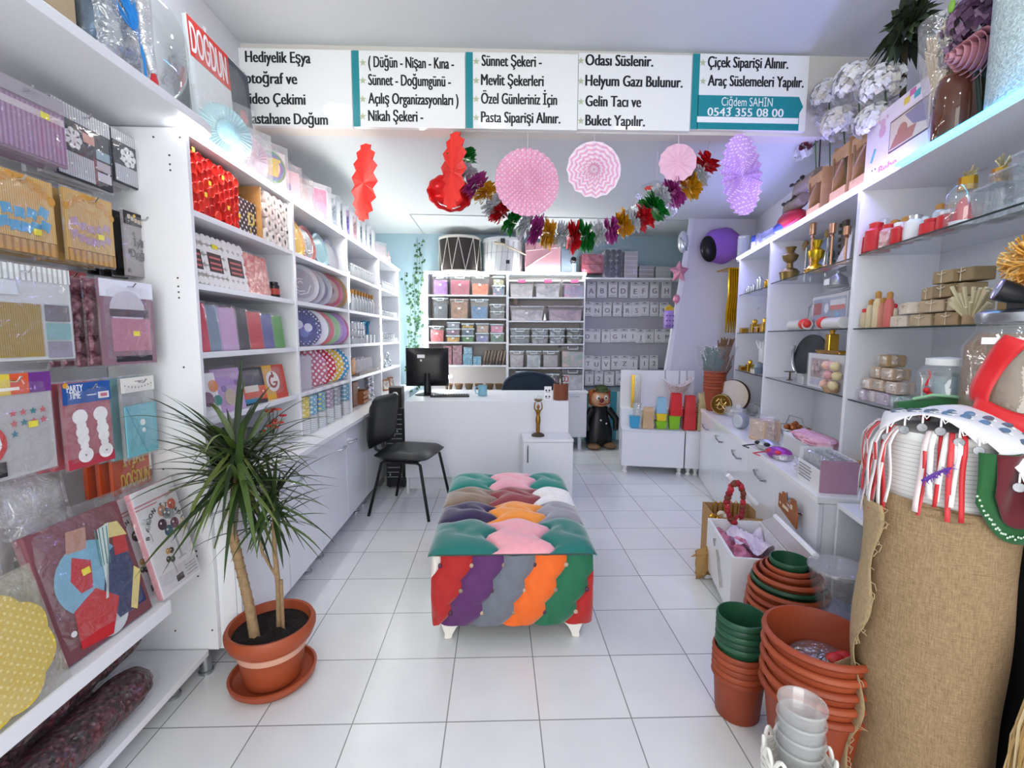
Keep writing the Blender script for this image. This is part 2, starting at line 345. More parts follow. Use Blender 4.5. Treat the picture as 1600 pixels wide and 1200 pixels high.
# base cabinets under them
for k in range(4):
    y0, y1 = UY[k], UY[k+1]; L = y1-y0
    t = T('base_cabinet', 'white glossy base cabinet under the left counter, ' + ('behind the potted plant', 'second from the entrance', 'beside the black visitor chair', 'in the far corner by the desk')[k], 'cabinet', (XW+.005, y0, 0), 0, 'white base cabinets under the left counter')
    M(WHITE).box(0, .425, .001, L-.001, .09, .71).build('body', t)
    GL = mat('#e9ecf2', .12, noise=.01)
    def handle(y, z, x, par, horiz=True):
        M(CHROME).tube([(x, y-.055, z), (x+.022, y-.045, z+.004), (x+.028, y, z+.004), (x+.022, y+.045, z+.004), (x, y+.055, z)], .006, 8).build('handle', par)
    if k < 2:
        for j in range(2):
            d = M(GL).box(.426, .444, .003+j*L/2, (j+1)*L/2-.003, .095, .705).build('door', t, bevel=.0015)
            handle(L*(.38 if j == 0 else .62), .60, .444, d)
    elif k == 2:
        for j, (za, zb) in enumerate(((.095, .44), (.446, .705))):
            d = M(GL).box(.426, .444, .003, L-.003, za, zb).build('drawer', t, bevel=.0015); handle(L*.45, zb-.10, .444, d)
    else:
        d = M(GL).box(.426, .444, .003, L-.003, .095, .705).build('door', t, bevel=.0015); handle(L*.3, .6, .444, d)
    for y in (.09, L-.09):
        for x in (.38, .08): M(CHROME).lathe([(.028, 0), (.028, .012), (.02, .016), (.02, .0895)], 16, (x, y, 0)).build('foot', t)
M(mat('#f0f1f4', .2, noise=.01)).box(XW+.005, -.972, UY[0], UY[4]+.3, .711, LTOP-.0005).thing('worktop', 'long white worktop running along the left wall under the bookcases', 'worktop', bevel=.002)
# ============================================================ HANGING DISPLAY (nearest on the left)
t = T('end_panel', 'tall white end panel with dowel holes between hanging display and bookcases', 'panel', (XW+.005, 1.735, .1))
m = M(WHITE).box(0, .36, 0, .018, 0, 1.93); m.build('board', t, bevel=.001)
hm = M(DARKH)
for x, z in [(.34, 1.9), (.25, 1.9)]+[(.30, q) for q in (1.84, 1.81, 1.79, 1.42, 1.39, 1.37, 1.35, 1.10, .72, .50, .40, .38, .30)]+[(.20, q) for q in (.72, .40, .08)]+[(.34, .08)]:
    hm.at(tr(x, -.0008, z) @ rotx(PI/2)).lathe([(.0035, -.0004), (.0035, .0006)], 8)
hm.at().build('dowel_hole', t)
M(STEEL).lathe([(.027, 0), (.027, .01), (.021, .014), (.021, .1)], 20, (.30, .01, -.1)).build('foot', t)
t = T('slatwall', 'white slatwall backing of the hanging display with dark rails', 'display wall', (XW+.005, .2, .1))
M(mat('#d8dade', .5, noise=.02)).box(0, .03, 0, 1.53, 0, 1.93).build('board', t)
for z in (.62, 1.09, 1.39, 1.645, 1.885): M(mat('#55585c', .4, .6)).box(.0305, .036, .0, 1.53, z-.1, z-.085).build('rail', t)
t = T('display_shelf', 'deep white shelf above the hanging display carrying foil balloons', 'shelf', (XW+.005, .2, 2.045))
pts = [(0, 0), (.41, 0), (.41, 1.56), (.40, 1.62), (.37, 1.655), (.32, 1.665), (0, 1.665)]
m = M(WHITE); m.at(Matrix(((1, 0, 0, 0), (0, 0, 1, 0), (0, 1, 0, 0), (0, 0, 0, 1)))).prism(pts, 0, .03); m.at().build('board', t, bevel=.003)
for i, (x1, y1, z, lab) in enumerate(((-1.075, 1.475, .45, 'upper sloping white display shelf holding packaged plates and banners'), (-1.12, 1.73, .105, 'lowest white display shelf holding bags of dark red tinsel'))):
    t = T('display_shelf', lab, 'shelf', (XW+.005, .2, z-.025)); D = x1-XW-.005
    M(WHITE).box(.037 if i == 0 else .03, D, 0, y1-.2-.001, 0, .025).build('board', t, bevel=.002)
    if i == 0: M(WHITE).box(D+.0005, D+.008, 0, y1-.2, -.012, .032).build('edge_lip', t)
    if i == 1:
        for y in (.2, 1.42): M(STEEL).lathe([(.027, 0), (.027, .01), (.021, .014), (.021, .08)], 20, (D-.07, y, -.08)).build('foot', t)
# ============================================================ RIGHT SIDE: base cabinets, worktop, glass-shelved bookcases
RTOP = .655
def rs(px, py, off=0): return aR(px, py, off)[0]
cuts = [rs(1096, 640), rs(1139, 672), rs(1214, 727), rs(1281, 773)]
for k in range(3):
    s1, s0 = cuts[k], cuts[k+1]; L = s1-s0
    t = T('base_cabinet', ('white base cabinet with two bow handles at the far end of the right wall', 'white base cabinet with two bow handles in the middle of the right wall', 'white base cabinet whose handle carries a little wooden sign')[k], 'cabinet', RW(0, s1, 0), RZ, 'white base cabinets along the right wall')
    M(WHITE).box(.019, .59, -L+.001, -.001, 0, RTOP-.03).build('body', t)
    n = 2 if k < 2 else 1
    if k < 2:
        for j in range(2):
            za, zb = (.015, .38) if j == 0 else (.386, RTOP-.034)
    for j in range(n):
        d = M(mat('#e6e9ef', .14, noise=.01)).box(0, .018, -L*(j+1)/n+.002, -L*j/n-.002, .012, RTOP-.034).build('door', t, bevel=.0015)
        y = -L*(j+.55)/n; z = RTOP-.12
        M(CHROME).tube([(0, y+.075, z+.01), (-.025, y+.06, z+.012), (-.032, y, z), (-.025, y-.06, z-.012), (0, y-.075, z-.01)], .007, 8).build('handle', d)
m = M(mat('#f0f1f4', .2, noise=.01)); m.box(-.008, .595, cuts[3]-.0, cuts[0], RTOP-.029, RTOP); m.thing('worktop', 'white worktop of the right wall cabinets under the glass shelves', 'worktop', RO, RZ, bevel=.002)
t = T('cubby_unit', 'low open white cubby unit between the right cabinets and the burlap roll', 'shelf unit', RW(0, cuts[3]-.012, 0), RZ)
for y in (-.40, -.02): M(WHITE).box(.06, .59, y, y+.018, 0, .62).build('side_panel', t, bevel=.001)
M(WHITE).box(.06, .59, -.40, -.002, .62, .64).build('top_board', t, bevel=.001)
M(WHITE2).box(.575, .59, -.382, -.02, 0, .62).build('back_panel', t)
M(WHITE).box(.10, .575, -.381, -.021, .05, .07).build('shelf', t)
US = [.0, -.80, -1.985, -3.35]; OF = .25
def zr(px, py): return aR(px, py, OF)[1]
GSZ = [[zr(1180, 453), zr(1177, 519.5), zr(1174, 584)], [zr(1270, 421), zr(1265, 515), zr(1258, 605)], [zr(1450, 362), zr(1420, 510), zr(1345, 629)]]
for k in range(3):
    s1, s0 = US[k], US[k+1]; L = s1-s0
    t = T('bookcase', ('narrow white bookcase with glass shelves at the far end of the right wall', 'white bookcase with glass shelves in the middle of the right wall', 'wide white bookcase with glass shelves nearest the entrance on the right wall')[k], 'bookcase', RW(0, s1, RTOP+.0005), RZ, 'white bookcases with glass shelves')
    for y in (-.0005-.014, -L+.0005): M(WHITE).box(OF, .595, y, y+.014, 0, 1.335).build('side_panel', t, bevel=.001)
    M(mat('#cfd3d8', .35, noise=.02)).box(.589, .596, -L+.015, -.015, 0, 1.335).build('back_panel', t)
    M(WHITE).box(OF, .595, -L, 0, 1.335, 1.358).build('top_board', t, bevel=.001)
    for z in GSZ[k]:
        g = M(GLASS).box(OF+.012, .588, -L+.016, -.016, z-RTOP-.007, z-RTOP-.0005).build('glass_shelf', t)
        M(mat('#20302c', .15, noise=0)).box(OF+.009, OF+.0118, -L+.016, -.016, z-RTOP-.007, z-RTOP-.0005).build('glass_edge', g)
ZT = RTOP+1.3585
sb = rs(1405, 246, OF)
led('white led strip along the far top edge of the right bookcases', RW(OF-.009, .03, ZT-.006), RW(OF-.009, sb, ZT-.006), .009, mat('#a8a6ff', .5, noise=0, emit=36))
led('blue led strip along the near top edge of the right bookcases', RW(OF-.009, sb, ZT-.006), RW(OF-.009, US[3], ZT-.006), .010, mat('#35b0ff', .5, noise=0, emit=12))
# ============================================================ BACK WALL SHELVES
BY = 5.40
def bz(px, py): return aY(px, py, BY).z
bx0, bxm, bx1 = aY(667, 500, BY).x, aY(793, 500, BY).x, aY(914, 500, BY).x
BZL = [bz(730, v) for v in (460.5, 497.5, 534.3, 570.5)]; BZR = [bz(850, v) for v in (464, 501, 537, 574)]
BTOP = bz(790, 428)
BASE = .69
for k, (xa, xb, zs) in enumerate(((bx0, bxm, BZL), (bxm, bx1, BZR))):
    t = T('bookcase', ('white bookcase on the back wall behind the monitor full of coloured boxes', 'white bookcase on the back wall next to the letter packs full of grey boxes')[k], 'bookcase', (xa, BY, BASE), 0, 'white bookcases on the back wall'); L = xb-xa
    for x in (0, L-.014): M(WHITE).box(x+.0005, x+.0135, 0, YB-BY-.005, 0, BTOP-BASE).build('side_panel', t, bevel=.001)
    M(mat('#d3ccc8', .5, noise=.02)).box(.0145, L-.0145, YB-BY-.012, YB-BY-.005, 0, BTOP-BASE).build('back_panel', t)
    for z in zs: M(WHITE).box(.0145, L-.0145, .003, YB-BY-.0125, z-BASE-.018, z-BASE).build('shelf', t, bevel=.001)
    M(WHITE).box(0, L, 0, YB-BY-.005, BTOP-BASE, BTOP-BASE+.02).build('top_board', t, bevel=.001)
LEDB = mat('#f4f8f6', .5, noise=0, emit=58)
led('white led strip along the top edge of the back wall shelves', (bx0-.02, BY-.012, BTOP+.008), (bx1, BY-.012, BTOP+.008), .012, LEDB)
led('vertical white led strip on the left edge of the back wall shelves', (bx0-.012, BY-.012, BTOP), (bx0-.012, BY-.012, aY(663, 592, BY).z), .011, LEDB)
le = led('short white led strip end glowing beside the monitor', aY(696, 590, 5.38), aY(706, 588, 5.38), .014, LEDB); e_ = aY(701, 589, 5.38); M(WHITE2).tube([(e_.x, 5.385, e_.z-.012), (e_.x, 5.385, BASE+.0005)], .004, 6).build('cord', le)
t = T('base_cabinet', 'white base cabinet with a small handle under the back wall shelves', 'cabinet', (bx0, BY-.1, 0)); L = aY(917, 640, BY-.1).x-bx0
M(WHITE).box(0, L, .019, .4, .15, BASE-.025).build('body', t)
for j in range(4):
    d = M(WHITE2).box(L*j/4+.002, L*(j+1)/4-.002, 0, .018, .152, BASE-.028).build('door', t, bevel=.001)
    M(CHROME).tube([(L*(j+.58)/4, 0, .63), (L*(j+.6)/4, -.02, .63), (L*(j+.78)/4, -.02, .63), (L*(j+.8)/4, 0, .63)], .005, 6).build('handle', d)
M(WHITE).box(-.005, L+.01, -.01, .31+.1-.001, BASE-.025, BASE-.0005).build('top_board', t, bevel=.001)
for x in (.06, L*.5, L-.07): M(WHITE2).lathe([(.028, 0), (.022, .02), (.024, .15)], 14, (x, .06, 0)).build('foot', t)
# letter wall and leaning stair partition
xl0, xl1 = bx1+.004, aY(1090, 440, 5.68).x
t = T('slatwall', 'grey slatted display wall carrying the white letter packs', 'display wall', (xl0, YB-.045, .72))
M(mat('#aeaeb8', .6, noise=.02)).box(0, xl1-xl0, 0, .04, 0, bz(980, 434)+.02-.72).build('board', t)
for y in (437, 487, 532, 575, 603): z = aY(985, y, YB-.05).z-.72; M(mat('#6a6c74', .4, .5)).box(0, xl1-xl0, -.008, -.0005, z-.012, z).build('rail', t)
ztl = aY(985, 434, BY).z
m = M(WHITE).box(0, xl1-xl0-.15, 0, YB-BY-.05, 0, .018); m.thing('shelf_board', 'white shelf board above the letter packs carrying gift packs', 'shelf', (xl0, BY, ztl-.018), bevel=.001)
YP = 4.86
m = M(mat('#dcdce4', .6, noise=.02)); q = [aY(1079, 346, YP), aY(1036, 600, YP)]
m.prism([(q[0].x, ZL), (q[0].x, q[0].z), (q[1].x, q[1].z), (q[1].x-.02, 0), (2.75, 0), (2.75, ZL)], YP, YP+.05); m.struct('wall_stair')
m = M(WHITE); e = .045
m.prism([(q[0].x-.001, q[0].z+.15), (q[0].x+e, q[0].z+.15), (q[1].x+e, q[1].z), (q[1].x+e-.02, 0), (q[1].x-.021, 0), (q[1].x-.001, q[1].z)], YP-.012, YP-.001); m.struct('trim_3')
m = M(mat('#4fa9b5', .5)); 
for k in range(3): x = aY(953+k*1.5, 640, YB-.06).x; 
t = M(mat('#d7ece6', .5)).use(mat('#d7ece6', .5)); xa, xb = xl0+.005, aY(985, 640, 5.6).x
t.box(0, xb-xa, 0, .02, 0, .60); t.use(mat('#3f9fae', .5))
for px0, px1 in ((914, 919), (953, 964)):
    a, b = aY(px0, 640, 5.6).x-xa, aY(px1, 640, 5.6).x-xa; t.box(max(.001, a), b, -.002, -.0004, .001, .599)
t.thing('backdrop_panel', 'pale green and teal striped panel leaning behind the clown figure', 'panel', (xa, 5.62, .05))
# ============================================================ THE SIGN
INK = mat('#10181c', .35, noise=0); TEAL = mat('#1f8c95', .3, noise=.03); STAR = mat('#b9c3a2', .5, noise=.02); SIGNW = mat('#f1f3f1', .08, noise=.01); SWHITE = mat('#f7f9f9', .3, noise=0)
SY = YS-.03
def sx_(px, py=140): return aY(px, py, SY).x
def szz(px, py): return aY(px, py, SY).z
def star(m, x, z, r, y0=-.002, y1=-.0004):
    m.prism([(x+(r if i % 2 == 0 else r*.42)*sin(PI*i/5), z+(r if i % 2 == 0 else r*.42)*cos(PI*i/5)) for i in range(10)], y0, y1)
PAN = [((368, 550), (75, 78), (196.5, 198), [('Hediyelik Eşya', 384, 485, 97), ('Fotoğraf ve', 375, 464, 130), ('Video Çekimi', 379, 477, 162), ('Hastahane Doğum', 383, 512, 193)], None, 'white sign board reading Hediyelik Eşya, leftmost of the five'),
       ((550.5, 727), (79, 82), (198, 201), [('( Düğün - Nişan - Kına -', 576, 709, 105), ('Sünnet - Doğumgünü -', 576, 704, 133), ('Açılış Organizasyonları )', 576, 716, 162), ('Nikah Şekeri -', 576, 661, 189)], 567, 'white sign board with teal left strip reading Açılış Organizasyonları'),
       ((727.5, 903), (82, 84), (201.5, 202.5), [('Sünnet Şekeri -', 753, 846, 103), ('Mevlit Şekerleri', 752, 849, 133), ('Özel Günleriniz İçin', 752, 870, 162), ('Pasta Siparişi Alınır.', 752, 875, 191)], 744, 'white sign board with teal left strip reading Mevlit Şekerleri'),
       ((903.5, 1080), (84, 85), (203, 203.5), [('Odası Süslenir.', 915, 1020, 102), ('Helyum Gazı Bulunur.', 915, 1066, 134), ('Gelin Tacı ve', 915, 1001, 166), ('Buket Yapılır.', 915, 1007, 196)], 907.5, 'white sign board without strip reading Helyum Gazı Bulunur'),
       ((1080.5, 1262), (85, 86), (203.5, 204), [('Çiçek Siparişi Alınır.', 1106, 1231, 105), ('Araç Süslemeleri Yapılır.', 1106, 1255, 134)], 1098, 'white sign board with teal contact band, rightmost of the five')]
for k, ((xa, xb), (ta, tb), (ba, bb), lines, stx, lab) in enumerate(PAN):
    x0, x1 = max(XW+.002, sx_(xa)), sx_(xb); zt, zb = szz((xa+xb)/2, (ta+tb)/2), szz((xa+xb)/2, (ba+bb)/2)
    t = T('sign_board', lab, 'sign', (x0, SY, zb), 0, 'white lettered sign boards over the shop'); L, Hh = x1-x0, zt-zb
    M(SIGNW).box(0, L-.001, 0, .028, 0, Hh).build('board', t)
    if k in (1, 2, 4):
        m = M(TEAL).box(.001, sx_(xa+11.5)-x0, -.0012, -.0002, .001, Hh-.001)
        if k == 4:
            za, z2 = szz(1170, 150)-zb, szz(1170, 203)-zb; xr = sx_(1249, 175)-x0
            m.prism([(sx_(1091)-x0, z2), (xr-.0, z2), (xr, za-.09), (xr+.02, za-.055), (xr-.008, za), (sx_(1091)-x0, za)], -.0012, -.0002)
        m.build('teal_strip', t)
    if k == 4:
        m = M(SWHITE).box(sx_(1091)-x0, sx_(1250)-x0, -.002, -.0013, szz(1170, 192.5)-zb, szz(1170, 183.5)-zb)
        m.text('Ciğdem SAHİN', .05, sx_(1127, 165)-x0, szz(1160, 166)-zb, -.0015, fit=sx_(1207)-sx_(1127))
        p = m.v[-1]; m.text('0543 355 08 00', .047, sx_(1107)-x0, szz(1160, 182)-zb, -.0015, fit=sx_(1226)-sx_(1107), bold=.05); m.build('contact_lettering', t)
    for body, a, b, yb in lines: m = M(INK); m.text(body, .062, sx_(a, yb)-x0, szz(a, yb)-zb, -.0008, fit=sx_(b, yb)-sx_(a, yb), bold=.12); m.build('lettering_line', t)
    if stx:
        for body, a, b, yb in lines: m = M(STAR); star(m, sx_(stx, yb)-x0, szz(stx, yb-7)-zb, .02); m.build('star', t)
# ============================================================ PAPER FANS, GARLAND, CEILING BALLOONS
def fan(label, px, py, rpx, y, mats, turn=0, pleats=24, tilt=0, chev=0, scal=0, cat='paper fan', pitch=None):
    c = aY(px, py, y); R = (aY(px+rpx, py, y)-c).length
    t = T('paper_fan', label, 'paper fan', c, turn, 'paper fans hanging under the sign')
    m = M(mats[0]); n = pleats*2; rings = 12 if chev else 3; d = R*.055
    vs = [(0, 0, 0)]
    for j in range(1, rings+1):
        for i in range(n):
            a = 2*PI*i/n; r = R*j/rings
            if chev: r += (chev if i % 2 else -chev)*R/rings*(1 if j < rings else .35)
            elif j == rings and scal: r += scal*R*(1 if i % 2 else -1)
            f = 1 if j > 1 else .7
            vs.append((r*cos(a), (d if i % 2 else -d)*f, r*sin(a)))
    for j in range(rings):
        m.use(mats[j % len(mats)] if chev else mats[0])
        for i in range(n):
            k = (i+1) % n
            q = [vs[0], vs[1+i], vs[1+k]] if j == 0 else [vs[1+(j-1)*n+i], vs[1+j*n+i], vs[1+j*n+k], vs[1+(j-1)*n+k]]
            m.add(q, [tuple(range(len(q)))])
    m.build('rosette', t, solid=.0012)
    M(PAPER).tube([(0, 0, R*.96), (0, 0, ZL-.0203-c.z)], .0011, 5).build('string', t)
    return t
RED = mat('#f2382e', .55, noise=.04)
PINKD = dots('#f2b6d2', '#fde6f1', .030, .22, (0, 2))
fan('red pleated paper fan seen edge-on, hanging alone on the left', 568, 286, 57, 2.855, [RED], radians(-57), 16, scal=.018)
fan('red pleated paper fan seen edge-on above the red foil balloon', 707, 268, 56, 2.855, [RED], radians(-66), 16, scal=.018)
fan('large pink dotted paper fan, biggest of the hanging fans', 824, 285, 51, 2.855, [PINKD], radians(8), 30)
fan('pink and white chevron patterned paper fan', 928, 265, 42, 2.855, [mat('#eeb6d2', .55), mat('#fbe9f2', .55)], 0, 15, chev=.55)
fan('small plain pink paper fan over the garland', 1059, 254, 28, 2.855, [mat('#f3c6da', .55)], radians(-10), 13, scal=.03)
fan('lilac dotted paper fan turned half away beside the right shelves', 1160, 274, 59, 2.855, [dots('#d3a8e4', '#f3e4fb', .028, .24, (0, 2))], radians(35), 26)
# tinsel garland: every tuft a part
tuf = [(722, 246, 'g'), (726, 270, 's'), (743, 288, 'm'), (760, 303, 'o'), (770, 322, 's'), (782, 331, 'r'), (799, 347, 'g'), (819, 353, 's'), (838, 360, 'm'), (857, 364, 'o'), (877, 368, 's'), (896, 370, 'r'), (916, 369, 'g'), (934, 364, 's'), (953, 359, 'm'), (973, 350, 'o'), (988, 345, 's'), (1003, 340, 'r'), (1022, 324, 'g'), (1032, 308, 's'), (1052, 300, 'm'), (1076, 291, 'o'), (1091, 276, 's'), (1102, 256, 'r')]
foil = {'g': mat('#1c8a35', .3, .45, noise=.2), 's': mat('#dfe2e6', .28, .45, noise=.1), 'm': mat('#b9479d', .3, .4, noise=.2), 'o': mat('#e2ad28', .28, .5, noise=.2), 'r': mat('#d31f2b', .3, .4, noise=.2)}
names = {'g': 'green', 's': 'silver', 'm': 'magenta', 'o': 'golden', 'r': 'red'}
P = [aY(a, b, 2.93) for a, b, _ in tuf]
t = T('tinsel_garland', 'tinsel garland of green, silver, magenta, gold and red tufts sagging below the sign', 'garland', P[0])
pts = [p-P[0] for p in P]; M(mat('#c9ccd0', .3, .8)).tube([(pts[0].x-.01, 0, ZL-.0203-P[0].z)]+[tuple(q) for q in pts]+[(pts[-1].x+.02, 0, ZL-.0203-P[0].z)], .003, 5).build('string', t)
rd = random.Random(3)
for i, (a, b, c) in enumerate(tuf):
    d = (pts[min(i+1, len(pts)-1)]-pts[max(i-1, 0)]).normalized(); u = d.cross(Vector((0, 1, 0))).normalized(); w_ = d.cross(u)
    m = M(foil[c]); R = (.082 if c != 's' else .072)*(1.12 if i in (7, 8, 9, 10, 11, 12, 18, 20) else 1)
    for k in range(80):
        an = rd.uniform(0, 2*PI); rr = R*rd.uniform(.7, 1.12); off = d*rd.uniform(-.030, .030)
        ax = u*cos(an)+w_*sin(an); tn = -u*sin(an)+w_*cos(an)
        b0 = pts[i]+off*.5; e = pts[i]+off*1.2+ax*rr; wd = R*rd.uniform(.16, .30); tw = d*rd.uniform(-.5, .5)
        side = (tn+tw).normalized()*wd; mid = pts[i]+off+ax*rr*.62
        m.add([b0, mid-side+d*.008, e-side*.5, e+ax*rr*.10, e+side*.5, mid+side-d*.008], [(0, 1, 2, 3, 4, 5)])
    o = m.build('tuft', t); o['label'] = names[c] + ' foil tuft'
# foil balloons at the ceiling
def balloon(name, label, px, py, rx, rz, y, mt, ry=.4, rot=(0, 0, 0), wrink=12, parts=None):
    c = aY(px, py, y); k = (aY(px+1, py, y)-c).length
    t = T(name, label, 'balloon', c, rot)
    m = M(mt); n = 40
    def fn(u, v):
        a = 2*PI*u; b = PI*(v-.5); r = cos(b); wob = 1+.03*sin(a*wrink)*(cos(b)**8)
        return (rx*k*r*cos(a)*wob, rz*k*r*sin(a)*wob, ry*rz*k*sin(b)*(1+0*wob))
    m.at(rotx(PI/2)).grid(fn, n*2, 14); m.at(); m.build('foil_body', t)
    return t, k
REDF = mat('#e01f22', .16, .55, noise=.05)
t, k = balloon('foil_balloon', 'shiny red foil balloon under the low ceiling below the red fan', 703, 302, 36, 28, 3.05, REDF, .55, (0, radians(12), 0))
M(mat('#d8dce0', .2, .9)).tube([(-28*k, -.01, -6*k), (-10*k, -.045, -22*k), (12*k, -.045, -24*k), (30*k, -.01, -10*k)], .004, 6).build('seam', t)
M(REDF).tube([(0, 0, 27*k), (0, 0, ZL-t.location.z)], .004, 6).build('neck', t)
t, k = balloon('foil_balloon', 'clear balloon printed with coloured flags behind the garland', 1025, 318, 36, 33, 3.15, film('#dfe9ee', .16, .3, .08, .15), .8)
fm = [mat('#d33a2f', .5), mat('#e0b63b', .5), mat('#2f8f53', .5), mat('#2d6fb5', .5), mat('#20262e', .5), mat('#c9574f', .5)]
m = M(fm[0])
for i in range(18):
    a = -0.2+i*.19; z = (16-i % 3*11)*k; m.use(fm[i % 6]); x = (-20+(i*7) % 40)*k; yy = -k*33*.8*sqrt(max(.05, 1-(x/(36*k))**2-(z/(33*k))**2))-.002
    m.at(tr(x, yy, z) @ rotz(x*6) @ roty(radians(20*(i % 5-2)))).prism([(-.012, .016), (.012, .016), (.012, -.012), (0, -.02), (-.012, -.012)], -.0006, .0006)
m.at().build('flag_print', t)
M(mat('#e2e6ea', .4)).tube([(0, 0, 32*k), (0, 0, ZL-t.location.z)], .003, 6).build('neck', t)
t, k = balloon('foil_balloon', 'purple and black foil balloon fixed to the blue-lit stair wall', 1127, 384, 33, 27, YP-.09, mat('#a36fd6', .3, .3, noise=.1), .45, (0, radians(-10), 0), 7)
M(mat('#17161c', .3, .3)).at(tr(-22*k, -.03, -2*k)).ball((0, 0, 0), 13*k, .06, 20*k).at().build('black_patch', t)
# balloons clipped up the edge of the stair partition
def edge(py, px, y=YP-.05): return aY(px, py, y)
c = edge(378, 1067); t = T('foil_balloon', 'silver and white foil balloon, topmost on the stair partition edge', 'balloon', c, 0, 'balloons up the stair edge')
M(mat('#dfe3e8', .18, .6, noise=.1)).ball((0, 0, 0), .055, .04, .11).build('foil_body', t); M(mat('#8b929b', .2, .8)).tube([(-.04, -.03, .03), (0, -.045, -.02), (.03, -.03, -.09)], .008, 6).build('seam', t)
c = edge(425, 1061); t = T('foil_balloon', 'pink star foil balloon on the stair partition edge', 'balloon', c, 0, 'balloons up the stair edge')
m = M(mat('#e8a0b6', .2, .45)); pt = [(.105*(1 if i % 2 == 0 else .55)*sin(PI*i/5), .115*(1 if i % 2 == 0 else .55)*cos(PI*i/5)) for i in range(10)]
for i in range(10):
    a, b = pt[i], pt[(i+1) % 10]; m.add([(0, -.045, 0), (b[0], 0, b[1]), (a[0], 0, a[1])], [(0, 1, 2)]); m.add([(0, .045, 0), (a[0], 0, a[1]), (b[0], 0, b[1])], [(0, 1, 2)])
m.build('foil_body', t)
c = edge(467, 1057); t = T('foil_balloon', 'small round pink balloon below the star on the stair partition edge', 'balloon', c, 0, 'balloons up the stair edge')
M(mat('#dd8fa6', .25, .3)).ball((0, 0, 0), .035, .03, .045).build('foil_body', t); M(mat('#c77790', .25, .3)).cyl((0, 0, -.055), .008, .012, 8).build('knot', t)
c = edge(495, 1045); t = T('foil_balloon', 'lilac fries-box foil balloon with yellow top on the stair partition edge', 'balloon', c, radians(8), 'balloons up the stair edge')
m = M(mat('#b79bd8', .3, .3)); m.pillow(.11, .2, .05, (0, 0, -.12)); m.build('foil_body', t)
m = M(mat('#6d4fa3', .4))
for i in range(9): m.disc(-.035+.035*(i % 3), -.09+.05*(i//3), .009, -.0275, -.024, 10)
m.build('spots', t)
m = M(mat('#e8c33c', .3, .3))
for i in range(5): m.box(-.045+i*.019, -.029+i*.019, -.012, .006, .06, .12-abs(i-2)*.012)
m.build('fries', t)
# gold foil fringe hanging in the corner by the right bookcases
c = aY(1146, 460, 4.55); t = T('foil_fringe', 'gold foil fringe hanging in the corner beside the right bookcases', 'decoration', (c.x, 4.55, aY(1146, 520, 4.55).z))
m = M(mat('#d8a818', .2, .9, noise=.2)); h = aY(1146, 420, 4.55).z-t.location.z
for i in range(5): x = -.05+i*.022; m.tube([(x, 0, h), (x+.004, -.012, h*.6), (x-.003, .006, h*.3), (x+.002+.012*(i-2)*.4, 0, .0)], [.010, .014, .013, .006], 6)
m.build('strands', t); M(mat('#d8a818', .2, .9)).box(-.06, .06, -.006, .25, h, h+.012).build('hanger', t)
# ============================================================ POTTED DRACAENA
TERRA = mat('#a44c2c', .5, noise=.10, scale=12); TERRA2 = mat('#964226', .5, noise=.10, scale=12); SOIL = mat('#1d1613', .95, noise=.4, bump=.8, scale=60)
t = T('potted_plant', 'tall dracaena in a terracotta pot with a pale band beside the white end panel', 'plant', (-.862, 1.70, 0))
M(TERRA).lathe([(.10, 0), (.132, .004), (.150, .022), (.155, .042), (.146, .044), (.138, .026), (.11, .014), (.0, .012)], 40).build('saucer', t)
pr = [(.088, .0145), (.098, .02), (.112, .10), (.124, .165), (.128, .17), (.146, .178), (.157, .205), (.158, .222), (.150, .238), (.140, .236), (.134, .21)]
M(TERRA).lathe(pr+[(.128, .19), (.1, .05)], 44).build('pot', t)
M(mat('#d9a48f', .5, noise=.05)).lathe([(.1185, .132), (.1215, .133), (.1255, .156), (.1225, .157)], 44, close=False).build('pale_band', t)
def bl(u, v): r = .134*u; a = 2*PI*v; return (r*cos(a), r*sin(a), .205+.012*sin(5*a+9*u)*u*(1-u)*4)
M(SOIL).grid(bl, 8, 30).build('soil', t)
c1 = aY(372, 738, 1.70)-t.location; c2 = aY(428, 795, 1.74)-t.location
BARK = mat('#9a7f5e', .85, noise=.35, bump=.7, scale=45)
tp = [(-.035, -.05, .19), (-.055, -.04, .32), (-.085, -.03, .46), (-.115, -.02, .60), tuple(c1)]
m = M(BARK).tube(tp, [.019, .017, .0165, .0165, .015], 12)
for i in range(16):
    f = i/15*3.4; j = int(f); a, b = Vector(tp[j]), Vector(tp[j+1]); p = a.lerp(b, f-j); m.tube([p-Vector((0, 0, .002)), p+Vector((0, 0, .002))], .0185, 12)
m.build('trunk', t)
m = M(BARK).tube([(.02, .02, .19), (.022, .025, .36), (.012, .03, .5), tuple(c2)], [.011, .01, .009, .008], 10); m.tube([(.045, .0, .19), (.046, .0, .40)], .006, 8); m.tube([(.02, .02, .40), (-.03, .02, .50), (-.035, .015, .56)], .005, 8); m.build('thin_trunk', t)
